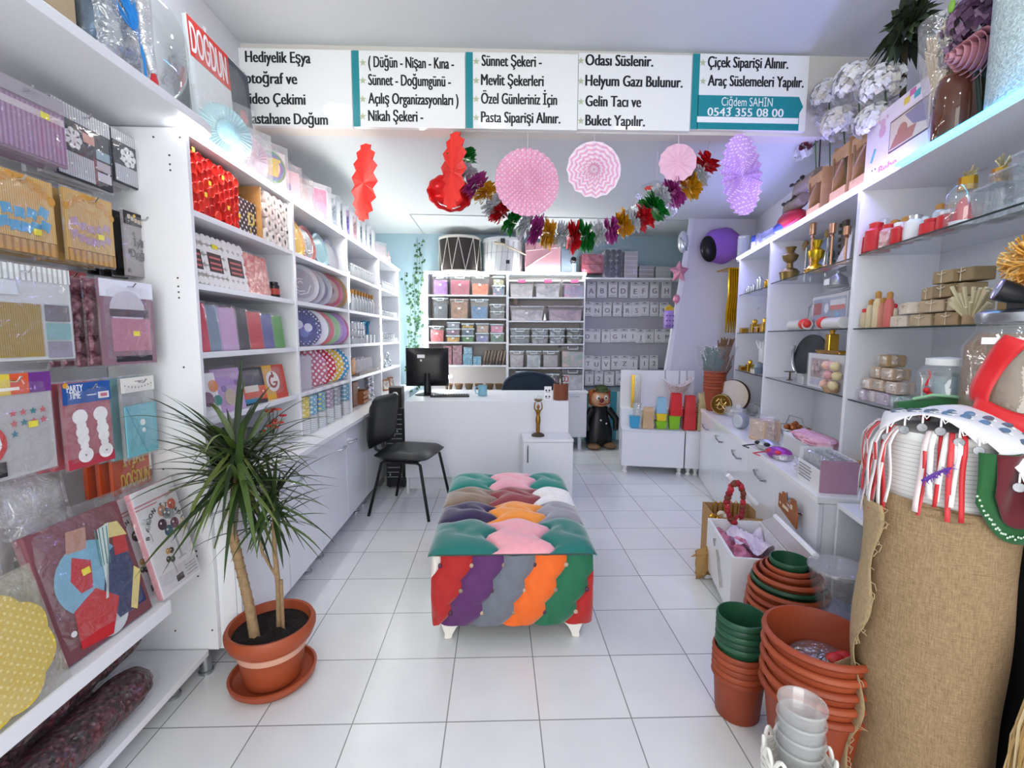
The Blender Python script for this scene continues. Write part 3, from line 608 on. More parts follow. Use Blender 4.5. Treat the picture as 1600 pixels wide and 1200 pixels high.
def blades(m, c, n, L, seed, up=.5, wd=.012, mts=None):
    rd = random.Random(seed)
    for i in range(n):
        az = rd.uniform(0, 2*PI); el = rd.uniform(-.45, 1.05) if rd.random() > .3 else rd.uniform(-1.2, -.3); ln = L*rd.uniform(.6, 1.12)
        d = Vector((cos(az)*cos(el), sin(az)*cos(el)*.85, sin(el))); sd = Vector((-sin(az), cos(az), 0)); p = Vector(c)+Vector((0, 0, rd.uniform(-.07, .09))); droop = rd.uniform(.6, 1.6); pts = []; v = d.copy()
        if mts: m.use(rd.choice(mts))
        N = 9; w0 = wd*rd.uniform(.75, 1.3)
        for k in range(N+1):
            f = k/N; w = w0*min(1, .35+f*3.2)*(1-f**2.4)+.0004
            up_ = v.cross(sd).normalized(); pts += [p-sd*w, p+up_*w*.28, p+sd*w]
            v = (v+Vector((0, 0, -droop*ln*.42*f))).normalized(); p = p+v*ln/N
        fs = []
        for k in range(N):
            a = k*3; fs += [(a, a+1, a+4, a+3), (a+1, a+2, a+5, a+4)]
        m.add(pts, fs, True)
LEAF = [mat('#3b5225', .45, noise=.2), mat('#2c401f', .45, noise=.2), mat('#4c622c', .45, noise=.2), mat('#24331c', .5, noise=.2), mat('#616f36', .45, noise=.2)]
m = M(LEAF[0]); blades(m, c1+Vector((0, 0, .02)), 160, .37, 5, wd=.0095, mts=LEAF); m.build('foliage', t)
m = M(LEAF[0]); blades(m, c2, 70, .27, 8, wd=.0075, mts=LEAF[:4]); m.build('foliage', t)
# ============================================================ TUFTED PATCHWORK BENCH
def VEL(h): return mat(h, .75, noise=.10, sheen=.6, bump=.08, scale=40)
ox0, ox1, oy0, oy1, oz = -.268, .395, 1.90, 2.985, .43
t = T('ottoman', 'low bench upholstered in tufted patchwork velvet with curved white feet', 'bench', ((ox0+ox1)/2, 1.90, 0))
W_ = ox1-ox0; D_ = oy1-oy0; z0, z1 = .085, .395
M(mat('#3a3234', .8)).box(-W_/2+.025, W_/2-.025, .03, D_-.03, z0+.002, z1+.01).build('core', t)
# front: six slanting scalloped strips between button columns; sides likewise in plain tufting
SH = 3
def prof(v): return .028*sin(PI*min(1, max(0, v*.92+.08)))          # the swell of the front, seen from the side
def bound(i, v):            # x of the i-th strip edge (0..1 of the width) at height v (0 bottom, 1 top)
    f = (1-v)*SH; k = f-math.floor(f); sc = .028*sin(PI*k)
    return (i*1.0 - (1-v)*1.02)/5.15 + sc
SW = W_*.5
def strip_part(col, i, nm, face):
    m = M(VEL(col)); nu, nv = 8, 30
    def fn(u, v):
        a, b = max(0, min(1, bound(i, v))), max(0, min(1, bound(i+1, v)))
        x = a+(b-a)*u; f = (1-v)*SH; k = f-math.floor(f)
        kk = (1-v-.14)*SH - u; kk -= math.floor(kk)
        pf = (max(0, sin(PI*u))**.55)*(.45+.55*max(0, sin(PI*kk))**.5)*.022
        q = 2*x-1; bul = prof(v); edge = .012*(1-q*q)
        return face(x, v, bul+pf*(1 if b-a > .02 else 0)+edge)
    m.grid(fn, nu, nv); return m.build(nm, t)
fr = lambda x, v, d: ((x-.5)*(W_+.028), .012-d, z0+(z1-z0)*v)
for i, c in enumerate(('#e4ddd6', '#b0201f', '#5c2d66', '#6f7480', '#ee6a21', '#1d6b4b', '#b0201f')):
    o = strip_part(c, i-0.72, 'velvet_strip', fr)
for r_, vv in enumerate((2/3+.19, 1/3+.19, .19)):
    for i in range(-1, 8):
        x = bound(i-.72, vv)
        if .015 < x < .985: p = fr(x, vv, prof(vv)+.010); M(mat(('#8d7b6b', '#4a2440', '#b9a08a')[(r_+i) % 3], .4)).at(tr(*p) @ rotx(PI/2)).lathe([(.009, -.004), (.010, .002), (.006, .006), (.0005, .0068)], 12).at().build('button', t)
for sgn, nm in ((-1, 'velvet_side'), (1, 'velvet_side')):
    for i, c in enumerate(('#b0201f', '#e4ddd6', '#1d6b4b', '#6f7480', '#ee6a21', '#5c2d66') if sgn < 0 else ('#b0201f', '#5c2d66', '#6f7480', '#ee6a21', '#1d6b4b', '#e4ddd6')):
        m = M(VEL(c)); y0, y1 = .004+i*(D_-.008)/6, .004+(i+1)*(D_-.008)/6
        def fn(u, v):
            pf = .016*(max(0, sin(PI*u))**.5)*(.5+.5*abs(sin(2*PI*v)))
            return (sgn*(W_/2-.012+prof(v)+pf), y0+(y1-y0)*(u if sgn > 0 else 1-u), z0+(z1-z0)*v)
        m.grid(fn, 8, 18); m.build(nm, t)
m = M(VEL('#1d6b4b')); m.add([(-W_/2, D_-.001, z0), (W_/2, D_-.001, z0), (W_/2, D_-.001, z1), (-W_/2, D_-.001, z1)], [(3, 2, 1, 0)]); m.build('velvet_back', t)
# top cushion: bands of three patches, scalloped seams
yb = [aZ(800, v, .44).y-1.90 for v in (852, 806, 781, 758, 741)]; yb[0] = -.024; yb[-1] = D_
xb = [-.5, -.125, .215, .5]
cols = [['#176f68', '#f0a5b0', '#176f68'], ['#34264d', '#f0963f', '#94929d'], ['#8a7462', '#8c3c43', '#eceaea'], ['#178074', '#eda9b5', '#178074']]
def wavx(i, gy): return xb[i]*(W_+.052) + (0 if i in (0, 3) else .030*sin(gy*PI*3.6)*(1 if i == 1 else 1))
def wavy(j, x): return yb[j] + (0 if j in (0, 4) else .022*sin(x/W_*PI*6.2+.6*j))
for j in range(4):
    for i in range(3):
        m = M(VEL(cols[j][i])); N = 20
        def fn(u, v):
            gy = (j+v)/1.0
            xa, xb_ = wavx(i, gy), wavx(i+1, gy); x = xa+(xb_-xa)*u; y = wavy(j, x)+(wavy(j+1, x)-wavy(j, x))*v
            e = (max(0, sin(PI*u))**.45)*(max(0, sin(PI*v))**.45)
            f1 = abs(v-.5-.16*sin(2*PI*u)); cr = math.exp(-(f1/.07)**2)*.55*sin(PI*u)**.5 if u > 0 and u < 1 else 0
            f2 = math.exp(-(((u-.5)**2)*9+((v-.5)**2)*12)*2.2)
            z = z1+.012+.046*e*(1-.40*cr)-.016*f2*e
            ed = max(0, abs(x)/(W_/2)-.90)/.16; z -= .010*min(1, ed)**2*(1 if (i == 0 and u < .3) or (i == 2 and u > .7) else 0)
            return (x, y, z)
        m.grid(fn, N, N); m.build('velvet_patch', t)
M(VEL('#3c4a4a')).box(-W_/2-.020, W_/2+.020, -.020, D_-.002, z1+.001, z1+.011).build('cushion_base', t, bevel=.006)
m0 = [(-.06, .086), (.012, .086), (.012, .05), (.004, .02), (.010, .002), (-.006, .0), (-.018, .012), (-.026, .045)]
for sx in (-1, 1):
    for sy in (0, 1):
        m = M(mat('#eeeae4', .4, noise=.03)); pts_ = [(0.03, .086), (-.085, .086), (-.062, .072), (-.042, .05), (-.026, .02), (-.022, .003), (-.008, .0), (.008, .0), (.012, .008), (.008, .022), (.02, .055)]
        y = .02 if sy == 0 else D_-.08
        m.at(tr(sx*(W_/2-.045), y, 0)).prism([(sx*p, q) for p, q in pts_], 0, .05); m.at().build('foot', t, bevel=.004)
# ============================================================ VISITOR CHAIR
LEATH = mat('#16191c', .42, noise=.1, bump=.05, scale=60); TUBEB = mat('#0f1012', .35, .3, noise=0)
t = T('visitor_chair', 'black visitor chair with upholstered seat and backrest in front of the desk', 'chair', (-.665, 3.50, 0), radians(76))
# local: chair faces -y?  here local +y is backwards, seat centre over the origin
def cush(w, d, h, c, rr, bend=0, tilt=0):
    m = M(LEATH)
    def fn_side(sg):
        def fn(u, v):
            x, y = (u-.5), (v-.5); e = (1-abs(2*x)**5)*(1-abs(2*y)**5); e = max(0, e)**.5
            k = max(abs(2*x), abs(2*y)); rr_ = (abs(2*x)**6+abs(2*y)**6)**(1/6); sc = 1 if rr_ < 1e-6 else min(1, k/rr_*1.0) if k > 0 else 1
            return (x*w*sc, y*d*sc, sg*h/2*e+bend*(2*x)**2)
        return fn
    m.at(c); m.grid(fn_side(1), 16, 16); m.grid(lambda u, v: fn_side(-1)(1-u, v), 16, 16); m.at(); return m
cush(.45, .43, .075, tr(0, -.0, .445), 0).build('seat', t)
cush(.44, .39, .065, tr(0, .235, .675) @ rotx(radians(97)), 0, bend=.022).build('backrest', t)
M(LEATH).tube([(-.06, .18, .43), (-.06, .255, .46), (-.06, .268, .56)], .012, 8).tube([(.06, .18, .43), (.06, .255, .46), (.06, .268, .56)], .012, 8).build('back_support', t)
for sx in (-1, 1):
    M(TUBEB).tube([(sx*.225, -.235, 0), (sx*.19, -.16, .395), (sx*.185, -.13, .41)], .011, 10).build('leg', t)
    M(TUBEB).tube([(sx*.225, .235, 0), (sx*.19, .14, .395), (sx*.185, .11, .41)], .011, 10).build('leg', t)
m = M(TUBEB)
for sx in (-1, 1): m.tube([(sx*.187, -.14, .408), (sx*.187, .12, .408)], .010, 8)
m.tube([(-.19, .10, .408), (.19, .10, .408)], .010, 8).tube([(-.19, -.12, .408), (.19, -.12, .408)], .010, 8).build('seat_frame', t)
# ============================================================ DESK
DY = 3.80
t = T('desk', 'white reception desk with a plain front panel', 'desk', (-.765, DY, 0)); L = .585+.765; HD = .785
M(WHITE).box(0, L, .018, .78, HD-.028, HD).build('desktop', t, bevel=.0015)
M(mat('#e6e8ee', .3, noise=.01)).box(0, L, 0, .0175, .145, HD).build('front_panel', t, bevel=.0015)
for x in (.001, L-.02): M(WHITE).box(x, x+.018, .03, .74, 0, HD-.0285).build('side_panel', t)
M(WHITE2).box(.02, .46, .06, .078, .03, .40).build('modesty_panel', t)
t = T('nightstand', 'small white one-door cabinet carrying the bronze figurine before the desk', 'cabinet', (.197, 3.545, 0)); L2 = .39
M(WHITE).box(0, L2, .018, .24, 0, .50).build('body', t); M(WHITE).box(-.002, L2+.002, -.004, .245, .5005, .52).build('top_board', t, bevel=.0015)
d = M(mat('#e6e8ee', .25, noise=.01)).box(.002, L2-.002, 0, .0175, .02, .497).build('door', t, bevel=.001)
M(CHROME).tube([(.035, -.0005, .475), (.035, -.018, .47), (.035, -.02, .41), (.035, -.018, .345), (.035, -.0005, .34)], .006, 8).build('handle', d)
# figurine
BRZ = mat('#9a7333', .35, .85, noise=.2, scale=60)
t = T('figurine', 'bronze figurine of a woman holding up a glass bowl, on the small cabinet', 'figurine', (.322, 3.68, .5205))
M(mat('#4d4036', .5, .3)).lathe([(.052, 0), (.052, .012), (.04, .02), (.022, .026), (.0, .028)], 24).build('base', t)
m = M(BRZ).lathe([(.014, .026), (.017, .05), (.016, .09), (.021, .125), (.019, .15), (.013, .168), (.018, .19), (.020, .203), (.009, .214), (.006, .222), (.0005, .222)], 16, sx=1, sy=.75)
m.ball((0, 0, .236), .0125, .0125, .016); m.ball((.001, .008, .243), .010, .010, .011)
for s in (-1, 1): m.tube([(s*.017, 0, .202), (s*.031, -.004, .225), (s*.030, -.004, .252), (s*.024, 0, .275)], [.006, .005, .0045, .004], 8)
m.build('body', t)
M(mat('#8a7a58', .35, .7)).lathe([(.012, .275), (.030, .285), (.036, .296), (.034, .298), (.03, .29), (.0, .283)], 24).build('bowl', t)
M(GLASS).lathe([(.028, .2985), (.030, .312), (.02, .326), (.0005, .328)], 20).build('glass_shade', t)
# things on the desk
t = T('monitor', 'black computer monitor seen from behind on the desk', 'monitor', (-.635, 4.22, HD+.0005), radians(4))
mb = mat('#101215', .32, noise=.05)
m = M(mb)
def mon(u, v): x, z = (u-.5), v; bul = .035*(1-abs(2*x)**4)*(1-abs(2*z-1)**4); return (x*.37, -bul, .085+z*.335)
m.grid(mon, 14, 14); m.box(-.19, .19, .0, .022, .08, .425); m.build('screen_housing', t)
M(mb).tube([(0, -.01, .02), (0, -.02, .2)], [.035, .028], 12).build('neck', t)
M(mb).lathe([(.115, 0), (.115, .006), (.05, .022), (.0005, .026)], 28, (0, -.01, 0), sx=1, sy=.75).build('base', t)
M(PAPER).box(-.085, -.02, -.0385, -.0362, .335, .365).build('label_sticker', t); M(PAPER).box(-.06, -.045, -.0385, -.0362, .305, .322).build('label_sticker', t)
p = aZ(706, 616, HD); t = T('keyboard', 'black keyboard lying on the desk beside the monitor', 'keyboard', (p.x+.0, 4.10, HD+.0005), radians(4))
M(mb).box(-.17, .17, -.06, .06, 0, .014).build('body', t, bevel=.004); m = M(mat('#23262a', .5))
for r in range(4):
    for c in range(14): m.box(-.16+c*.023, -.142+c*.023, -.052+r*.027, -.032+r*.027, .0142, .018)
m.build('keys', t)
p = aY(754, 615, 4.15); t = T('mug', 'light blue mug on the desk', 'mug', (p.x, 4.15, HD+.0005))
MUG = mat('#7fb2c4', .3); M(MUG).lathe([(.036, 0), (.040, .004), (.041, .095), (.037, .095), (.036, .008), (.0, .006)], 28).build('cup', t); M(MUG).tube([(-.039, 0, .08), (-.062, 0, .078), (-.066, 0, .045), (-.058, 0, .022), (-.038, 0, .018)], .005, 8).build('handle', t)
p = aY(876, 620, 3.90); t = T('pen_cup', 'round brown leather pen cup on the desk corner', 'pen holder', (p.x, 3.90, HD+.0005))
M(mat('#7d452c', .55, noise=.15, bump=.1)).lathe([(.062, 0), (.064, .004), (.064, .135), (.058, .135), (.057, .01), (0, .008)], 30).build('cup', t)
pc = (p.x, 3.90)
for i, (dx, dy, h, c, lab) in enumerate(((-.03, -.01, .175, '#17191c', 'black pen in the brown cup'), (-.018, .01, .185, '#202a50', 'dark blue pen in the brown cup'), (-.006, -.02, .17, '#dadada', 'white pen in the brown cup'))):
    m = M(mat(c, .4)); m.tube([(0, 0, 0), (dx*.5, dy*.5, h)], .0045, 8); m.thing('pen', lab, 'pen', (pc[0]+dx, pc[1]+dy, HD+.0098), group='pens in the brown cup')
t = T('scissors', 'scissors with red and black handles standing in the brown pen cup', 'scissors', (pc[0]+.02, pc[1], HD+.0098))
for i, s in enumerate((-1, 1)):
    c = [(.012+s*.014+.016*cos(a), 0, .165+.024*sin(a)) for a in [k*PI/5 for k in range(11)]]; m = M(mat('#b0342c' if i else '#1d1b1c', .4)); m.tube(c, .004, 8); m.build('handle', t)
    M(STEEL).tube([(s*.004, 0, 0), (.01+s*.006, 0, .142)], .003, 6).build('blade', t)
p = aY(856, 620, 3.86); t = T('card_stand', 'small white card stand with black print beside the pen cup', 'card', (p.x, 3.86, HD+.0005))
M(PAPER).box(-.03, .03, -.001, .002, 0, .115).build('card', t); m = M(INK)
for z in (.03, .082):
    for x in (-.014, .012): m.disc(x, z, .008, -.0018, -.0012, 10)
    m.box(-.02, .02, -.0018, -.0012, z-.016, z-.013)
m.build('print', t); M(PAPER).box(-.03, .03, .0025, .03, 0, .003).build('foot', t)
# office chair behind the desk
t = T('office_chair', 'dark navy office chair behind the desk, only its rounded back showing', 'chair', (.335, 4.86, 0)); NV = mat('#0f2233', .8, noise=.2, bump=.2, scale=18, sheen=.3)
m = M(NV)
def ob(u, v):
    a = PI*u; x = -.27*cos(a); z = .55+v*(.12+.25*sin(a)**.55); return (x, -.05*sin(PI*v)*sin(a)+.0, z)
m.grid(ob, 22, 10); m.grid(lambda u, v: (lambda q: (q[0], .05+.04*sin(PI*v), q[2]))(ob(1-u, v)), 22, 10)
m.tube([(ob(k/22, 1)[0], .025, ob(k/22, 1)[2]) for k in range(23)], .032, 8); m.build('backrest', t)
m = M(NV).ball((0, -.22, .47), .25, .24, .05); m.build('seat', t)
M(mat('#1b1d20', .4)).tube([(0, .06, .56), (0, .02, .44), (0, -.15, .42)], .018, 8).tube([(0, -.2, .42), (0, -.2, .08)], .025, 10).build('column', t)
for k in range(5): a = 2*PI*k/5+.3; M(mat('#1b1d20', .4)).tube([(0, -.2, .09), (.26*cos(a), -.2+.26*sin(a), .05)], [.02, .013], 8).ball((.26*cos(a), -.2+.26*sin(a), .025), .02, .02, .025).build('leg', t)
# computer tower and speaker left of the desk
p = aY(626, 700, 4.05); t = T('computer_tower', 'black computer tower with mesh side standing between counter and desk', 'computer', (-.885, 3.96, 0))
M(mat('#1a1c1f', .45)).box(-.075, .075, 0, .42, .02, .70).build('case', t, bevel=.003); m = M(mat('#9aa0a6', .4, .5))
rd = random.Random(1)
for i in range(14): z = .1+i*.042; m.box(-.065, .065, -.004, -.0005, z, z+.006)
for i in range(10): x = -.06+.12*rd.random(); z = .1+.5*rd.random(); m.box(x, x+.012, -.006, -.0042, z, z+.02)
m.build('front_grille', t)
for x in (-.06, .06): M(BLACK).cyl((x, .05, 0), .012, .02, 10).cyl((x, .36, 0), .012, .02, 10).build('foot', t)
t = T('speaker', 'small black loudspeaker on the computer tower', 'speaker', (-.885, 4.02, .7005)); M(mat('#1a1412', .4)).box(-.055, .055, 0, .12, 0, .175).build('cabinet', t, bevel=.004)
m = M(mat('#d9dcdf', .2, .7)).at(tr(0, -.0005, .11) @ rotx(PI/2)).lathe([(.026, 0), (.026, .004), (.018, .006), (.0, .001)], 20); m.at().build('driver', t); M(mat('#3a3532', .5)).box(-.05, .05, -.003, -.0005, .162, .172).build('trim_strip', t)
# ============================================================ GOODS ON THE LEFT BOOKCASES
def Ly(px, py, x): return aX(px, py, x).y
def rep(lab, seq): return [lab % s for s in seq]
LB = LX-.012                     # usual front plane of goods on these shelves
def lspan(px0, px1, py, x=LB): a, b = Ly(px0, py, x), Ly(px1, py, x); return (a+b)/2, b-a
def wrapped(t, w, d, h, pad=.003, mt=None):   # clear bag round a thing standing on its local origin (front at -y)
    M(mt or FILM).box(-w/2-pad, w/2+pad, -pad, d+pad, .0006, h+pad).build('clear_wrap', t)
# --- bookcase 1, top: red scalloped cups, starry box, rolled candles
z = SZ[3]+.0005
yc, w_ = lspan(300, 376, 290); w_ -= .02
t = T('party_cup_pack', 'big block of red scalloped paper cups on the top shelf of the first bookcase', 'party supplies', (LB-.01, yc+.005, z), LZ)
RC = [mat('#d8261c', .45, noise=.05), mat('#e63a2a', .45, noise=.05), mat('#c41f18', .45, noise=.05)]
M(RC[2]).box(-w_/2, w_/2, .01, .2, 0, .225).build('cup_block', t)
rd = random.Random(2); m = M(RC[0]); nx, nz = 9, 6
for i in range(nx):
    for j in range(nz):
        m.use(rd.choice(RC)); r = w_/nx*.62
        m.at(tr(-w_/2+w_*(i+.5)/nx, .008+rd.uniform(-.004, .004), .02+.19*(j+.5*(i % 2)*.8)/(nz-.5)) @ rotx(PI/2+rd.uniform(-.12, .12))).lathe([(r*.9, 0), (r, .006), (r*.86, .009), (r*.8, .004), (.001, .003)], 12)
m.at().build('cup_rims', t)
m = M(mat('#f2d23c', .5))
for x, q in ((-.16, .21), (.02, .17), (-.07, .12), (.05, .06), (-.1, .07), (.13, .05)): m.box(x, x+.014, -.0125, -.0105, q, q+.016)
m.build('price_stickers', t)
yc, w_ = lspan(378, 410, 335)
t = T('gift_box', 'black box with white stars and a gold letter D beside the red cups', 'gift box', (LB-.03, yc, z), LZ)
M(dots('#1a1d26', '#e8e8ea', .034, .22, (0, 2))).box(-w_/2, w_/2, 0, .2, 0, .155).build('box', t, bevel=.002); 
m = M(mat('#d9c66a', .4)); m.text('D', .06, w_*.1, .05, -.0012, bold=.12); m.text('I', .035, w_*.18, .01, -.0012, bold=.1); m.build('gold_lettering', t)
yc, w_ = lspan(412, 452, 350)
t = T('candle_pack', 'clear pack of stacked white candle rolls with amber paper on the top shelf', 'party supplies', (LB-.01, yc, z), LZ)
m = M(mat('#efe6de', .5)); rr = w_/8.6
for j in range(4):
    for i in range(4): m.at(tr(-w_/2+rr*(1.3+2*i+(j % 2)*.9)+.008, 0, rr*1.05+j*rr*1.8) @ rotx(-PI/2)).lathe([(rr*.98, 0), (rr*.98, .16), (.001, .16)], 14).lathe([(rr*.98, 0), (rr*.55, -.0015), (.001, .002)], 14)
m.at().build('rolls', t); M(mat('#c98a32', .5)).box(-w_/2, -w_/2+.006, .0, .17, 0, rr*7.5).build('amber_side', t); wrapped(t, w_+.004, .17, rr*8)
# --- bookcase 1, second shelf
z = SZ[2]+.0005
for k, (a, b, lab) in enumerate(((302, 331, 'leftmost of the white scalloped picture packs on the first bookcase'), (331, 362, 'middle one of the white scalloped picture packs, with a yellow sticker'), (362, 393, 'right one of the white scalloped picture packs on the first bookcase'))):
    yc, w_ = lspan(a, b, 405); w_ -= .004
    t = T('napkin_pack', lab, 'party supplies', (LB-.015, yc, z), (radians(-8), 0, LZ), 'white scalloped picture packs')
    M(mat('#b9b3ac', .6)).box(-w_/2, w_/2, .004, .05, 0, .20).build('card', t); m = M(mat('#f4f2f1', .5)); n = 4; r = w_/n*.56
    for i in range(n):
        for j in range(5): m.disc(-w_/2+w_*(i+.5)/n, .02+.165*j/4, r, -.001, .0035, 14)
    m.build('white_scallops', t)
    M(mat('#3b2a2b', .5)).box(-w_*.34, w_*.34, -.0028, -.0012, .06, .135).build('picture', t); m = M(mat('#cf6a6c', .5))
    for q in (.07, .09, .112): m.box(-w_*.28, w_*.26, -.0036, -.003, q, q+.008)
    m.build('picture_print', t)
    if k == 1: M(STICK).box(-.005, .03, -.0045, -.003, .155, .172).build('price_sticker', t)
yc, w_ = lspan(393, 428, 425); t = T('napkin_pack', 'coral red wrapped napkin pack right of the white scalloped packs', 'party supplies', (LB-.02, yc, z), (radians(-6), 0, LZ))
M(crumple('#d9534f', '#e98c80', 40, .3, 0, .4)).box(-w_/2, w_/2, 0, .09, 0, .185).build('napkins', t, bevel=.004); wrapped(t, w_, .09, .186)
yc, w_ = lspan(431, 444, 450); t = T('jar', 'small dark jar with a picture label at the end of the second shelf', 'jar', (LB-.03, yc, z), LZ)
M(mat('#241a20', .3)).lathe([(.024, 0), (.026, .004), (.026, .06), (.02, .066), (.02, .078), (.0, .08)], 18).build('jar_body', t); M(mat('#b5483e', .5)).lathe([(.0265, .015), (.0265, .045)], 18, close=False).build('label_band', t)
# --- bookcase 1, third shelf: coloured paper packs
z = SZ[1]+.0005
for k, (a, b, c, nm) in enumerate(((311, 328, '#d0304c', 'crimson'), (328, 346, '#7d93a8', 'slate blue'), (346, 372, '#d0abd4', 'lilac'), (372, 390, '#22222a', 'black'), (390, 411, '#cc2a30', 'scarlet'), (411, 428, '#57589a', 'indigo'), (428, 444, '#4aa235', 'green'))):
    yc, w_ = lspan(a, b, 518, LB-.02); w_ -= .003; h = .19-.004*k
    t = T('paper_pack', nm + ' pack of tissue paper on the third shelf of the first bookcase', 'paper pack', (LB-.02, yc, z), (radians(-5), 0, LZ+radians(-6)), 'coloured tissue paper packs')
    M(mat(c, .55, noise=.06)).box(-w_/2+.002, w_/2-.002, 0, .13, 0, h).build('paper_stack', t, bevel=.005)
    M(FILM).box(-w_/2, w_/2, -.002, .132, .0005, h+.008).build('clear_wrap', t)
# --- bookcase 1, fourth shelf: party bags
z = SZ[0]+.0005
def bag(label, a, b, py, z, h, base, deco, group=None, x=LB-.02, lean=-10, turn=-8):
    yc, w_ = lspan(a, b, py, x); w_ -= .004
    t = T('party_bag', label, 'party bag', (x, yc, z), (radians(lean), 0, LZ+radians(turn)), group)
    M(base).box(-w_/2, w_/2, .003, .05, 0, h).build('bag_stack', t, bevel=.004)
    m = M(PAPER); deco(m, w_, h); m.build('printed_art', t); M(FILM).pillow(w_+.006, h+.014, .066, (0, .026, 0), 6, int(a), .002).build('clear_wrap', t); return t
def d1(m, w, h):
    m.use(mat('#6b9e4e', .5)).disc(-.05, .04, .03, .001, .0026, 12); m.use(mat('#8a5a76', .5)).disc(.0, .07, .03, .001, .0026, 12); m.use(mat('#d98a4e', .5)).disc(.04, .12, .025, .001, .0026, 12); m.use(mat('#4d8f86', .5)).disc(.05, .06, .022, .001, .0026, 12)
def d2(m, w, h):
    m.use(mat('#b48cc8', .5)).box(-w/2+.01, w/2-.01, .0012, .0026, .11, .15); m.use(mat('#c9b7a3', .5)).disc(.0, .06, .035, .0008, .0026, 16); m.use(mat('#7e62a0', .5)).disc(-.03, .10, .015, .0004, .0024, 5).disc(.05, .12, .015, .0004, .0024, 5)
def d3(m, w, h):
    m.use(mat('#df5a35', .5)).box(-w/2+.005, w/2-.005, .0012, .0026, .02, .085); m.use(mat('#e9e0d2', .5)).box(-w*.3, w*.2, .0004, .0011, .06, .09); m.use(mat('#3f86a8', .5)).box(-w*.4, w*.1, .0004, .0011, .01, .03)
def d4(m, w, h):
    m.use(mat('#c84a3c', .5)).box(w*.05, w/2, .0012, .0028, 0, h-.002); m.use(mat('#f3efe8', .5)).disc(.0, h*.52, h*.30, .0002, .0011, 28)
    m.use(mat('#a8332c', .5))
    n = 16; R1, R2 = h*.20, h*.13
    for i in range(n-3):
        a0, a1 = PI*.35+2*PI*i/n, PI*.35+2*PI*(i+1)/n; m.prism([(R1*cos(a0), h*.52+R1*sin(a0)), (R1*cos(a1), h*.52+R1*sin(a1)), (R2*cos(a1), h*.52+R2*sin(a1)), (R2*cos(a0), h*.52+R2*sin(a0))], -.0006, .0001)
    m.box(0, R1, -.0006, .0001, h*.46, h*.51).box(-.004, .008, -.0006, .0001, h*.62, h*.80)
bag('white party bag with small coloured figures on the fourth shelf behind the dracaena', 314, 345, 615, z, .175, PAPER, d1)
bag('lilac party bag with a castle shape on the fourth shelf', 345, 382, 610, z, .185, mat('#c3a3cc', .5), d2)
bag('dark party bag with an orange picture on the fourth shelf', 382, 416, 605, z, .175, mat('#3a3a46', .5), d3)
bag('yellow and red party bag with a round white emblem on the fourth shelf', 415, 447, 605, z, .175, mat('#e7b23c', .5), d4)
# --- counter of bookcase 1
yc, w_ = lspan(420, 456, 660)
t = T('artificial_flowers', 'bunch of small red artificial flowers on the counter behind the dracaena', 'flowers', (LB-.05, yc, LTOP+.0005), LZ)
M(mat('#d8d8dc', .3)).lathe([(.03, 0), (.04, .07), (.036, .07), (.0, .01)], 16).build('holder', t)
m = M(mat('#3c6b33', .6)); rd = random.Random(4); pt = [(rd.uniform(-.06, .06), rd.uniform(-.05, .05), rd.uniform(.09, .21)) for _ in range(16)]
for p in pt: m.tube([(0, 0, .03), p], .0018, 5)
m.build('stems', t); m = M(mat('#d6402e', .5))
for i, p in enumerate(pt):
    m.use(mat(('#d6402e', '#e2604c', '#c92f3c')[i % 3], .5))
    for k in range(5): a = 2*PI*k/5; m.ball((p[0]+.010*cos(a), p[1]+.010*sin(a), p[2]), .009, .009, .006, 6, 4)
m.build('blossoms', t)
t = T('gift_box', 'black gift box on the counter behind the dracaena crown', 'gift box', (LB-.03, Ly(385, 690, LB-.03), LTOP+.0005), LZ); M(BLACK).box(-.07, .07, 0, .14, 0, .12).build('box', t, bevel=.002); M(mat('#1e2026', .4)).box(-.073, .073, -.003, .143, .1205, .15).build('lid', t, bevel=.002)
# --- plates on bookcase 2
def plate(label, px, py, z, D, rim, face, phi=38, lean=14, art=None, group='party plates on the second bookcase', x=LB-.05, depth=.012, wrap=True, sxx=1, name='party_plates'):
    y = Ly(px, py, x); hy = D/2*sxx*cos(radians(phi))+.022*sin(radians(phi))+.016; y = min(max(y, UY[1]+hy), UY[2]-hy); t = T(name, label, 'party plates', (x, y, z), (radians(-lean), 0, LZ-radians(phi)), group); R = D/2
    m = M(rim); m.at(tr(0, 0, R+.001) @ rotx(PI/2)).lathe([(R*.70, -depth), (R*.78, 0), (R*.97, .006), (R, .004), (R*.98, -depth*.6), (R*.7, -depth-.003)], 30, sx=sxx); m.at().build('plate_rim', t)
    m = M(face); m.at(tr(0, .0, R+.001) @ rotx(PI/2)).lathe([(R*.77, -.001), (.001, -.001)], 30, close=False, sx=sxx); m.at().build('plate_face', t)
    if art: m = M(PAPER); art(m, R); m.build('printed_art', t)
    if wrap: m = M(FILM); m.at(tr(0, .0, R+.001) @ rotx(PI/2)).lathe([(R*1.02, -depth-.004), (R*1.03, .007), (R*.8, .010), (.001, .011)], 24, sx=sxx); m.at().build('clear_wrap', t)
def swirl(c):
    def f(m, R):
        m.use(c)
        for s in range(4):
            m.tube([(R*(.12+.14*s)*cos(a*.8+s), -.003, R+R*(.12+.15*s)*sin(a*.8+s)) for a in range(5)], R*.035, 5)
    return f
def blob(cs):
    def f(m, R):
        rd = random.Random(len(cs)*7)
        for i, c in enumerate(cs): m.use(mat(c, .5)).disc(rd.uniform(-.4, .4)*R, R+rd.uniform(-.45, .45)*R, R*rd.uniform(.16, .3), -.0030-.0004*i, -.0016, 14)
    return f
SILV = mat('#c9cdd2', .22, .7, noise=.1); z = SZ[3]+.0005; G_ = 'oval foil plates on the second bookcase'
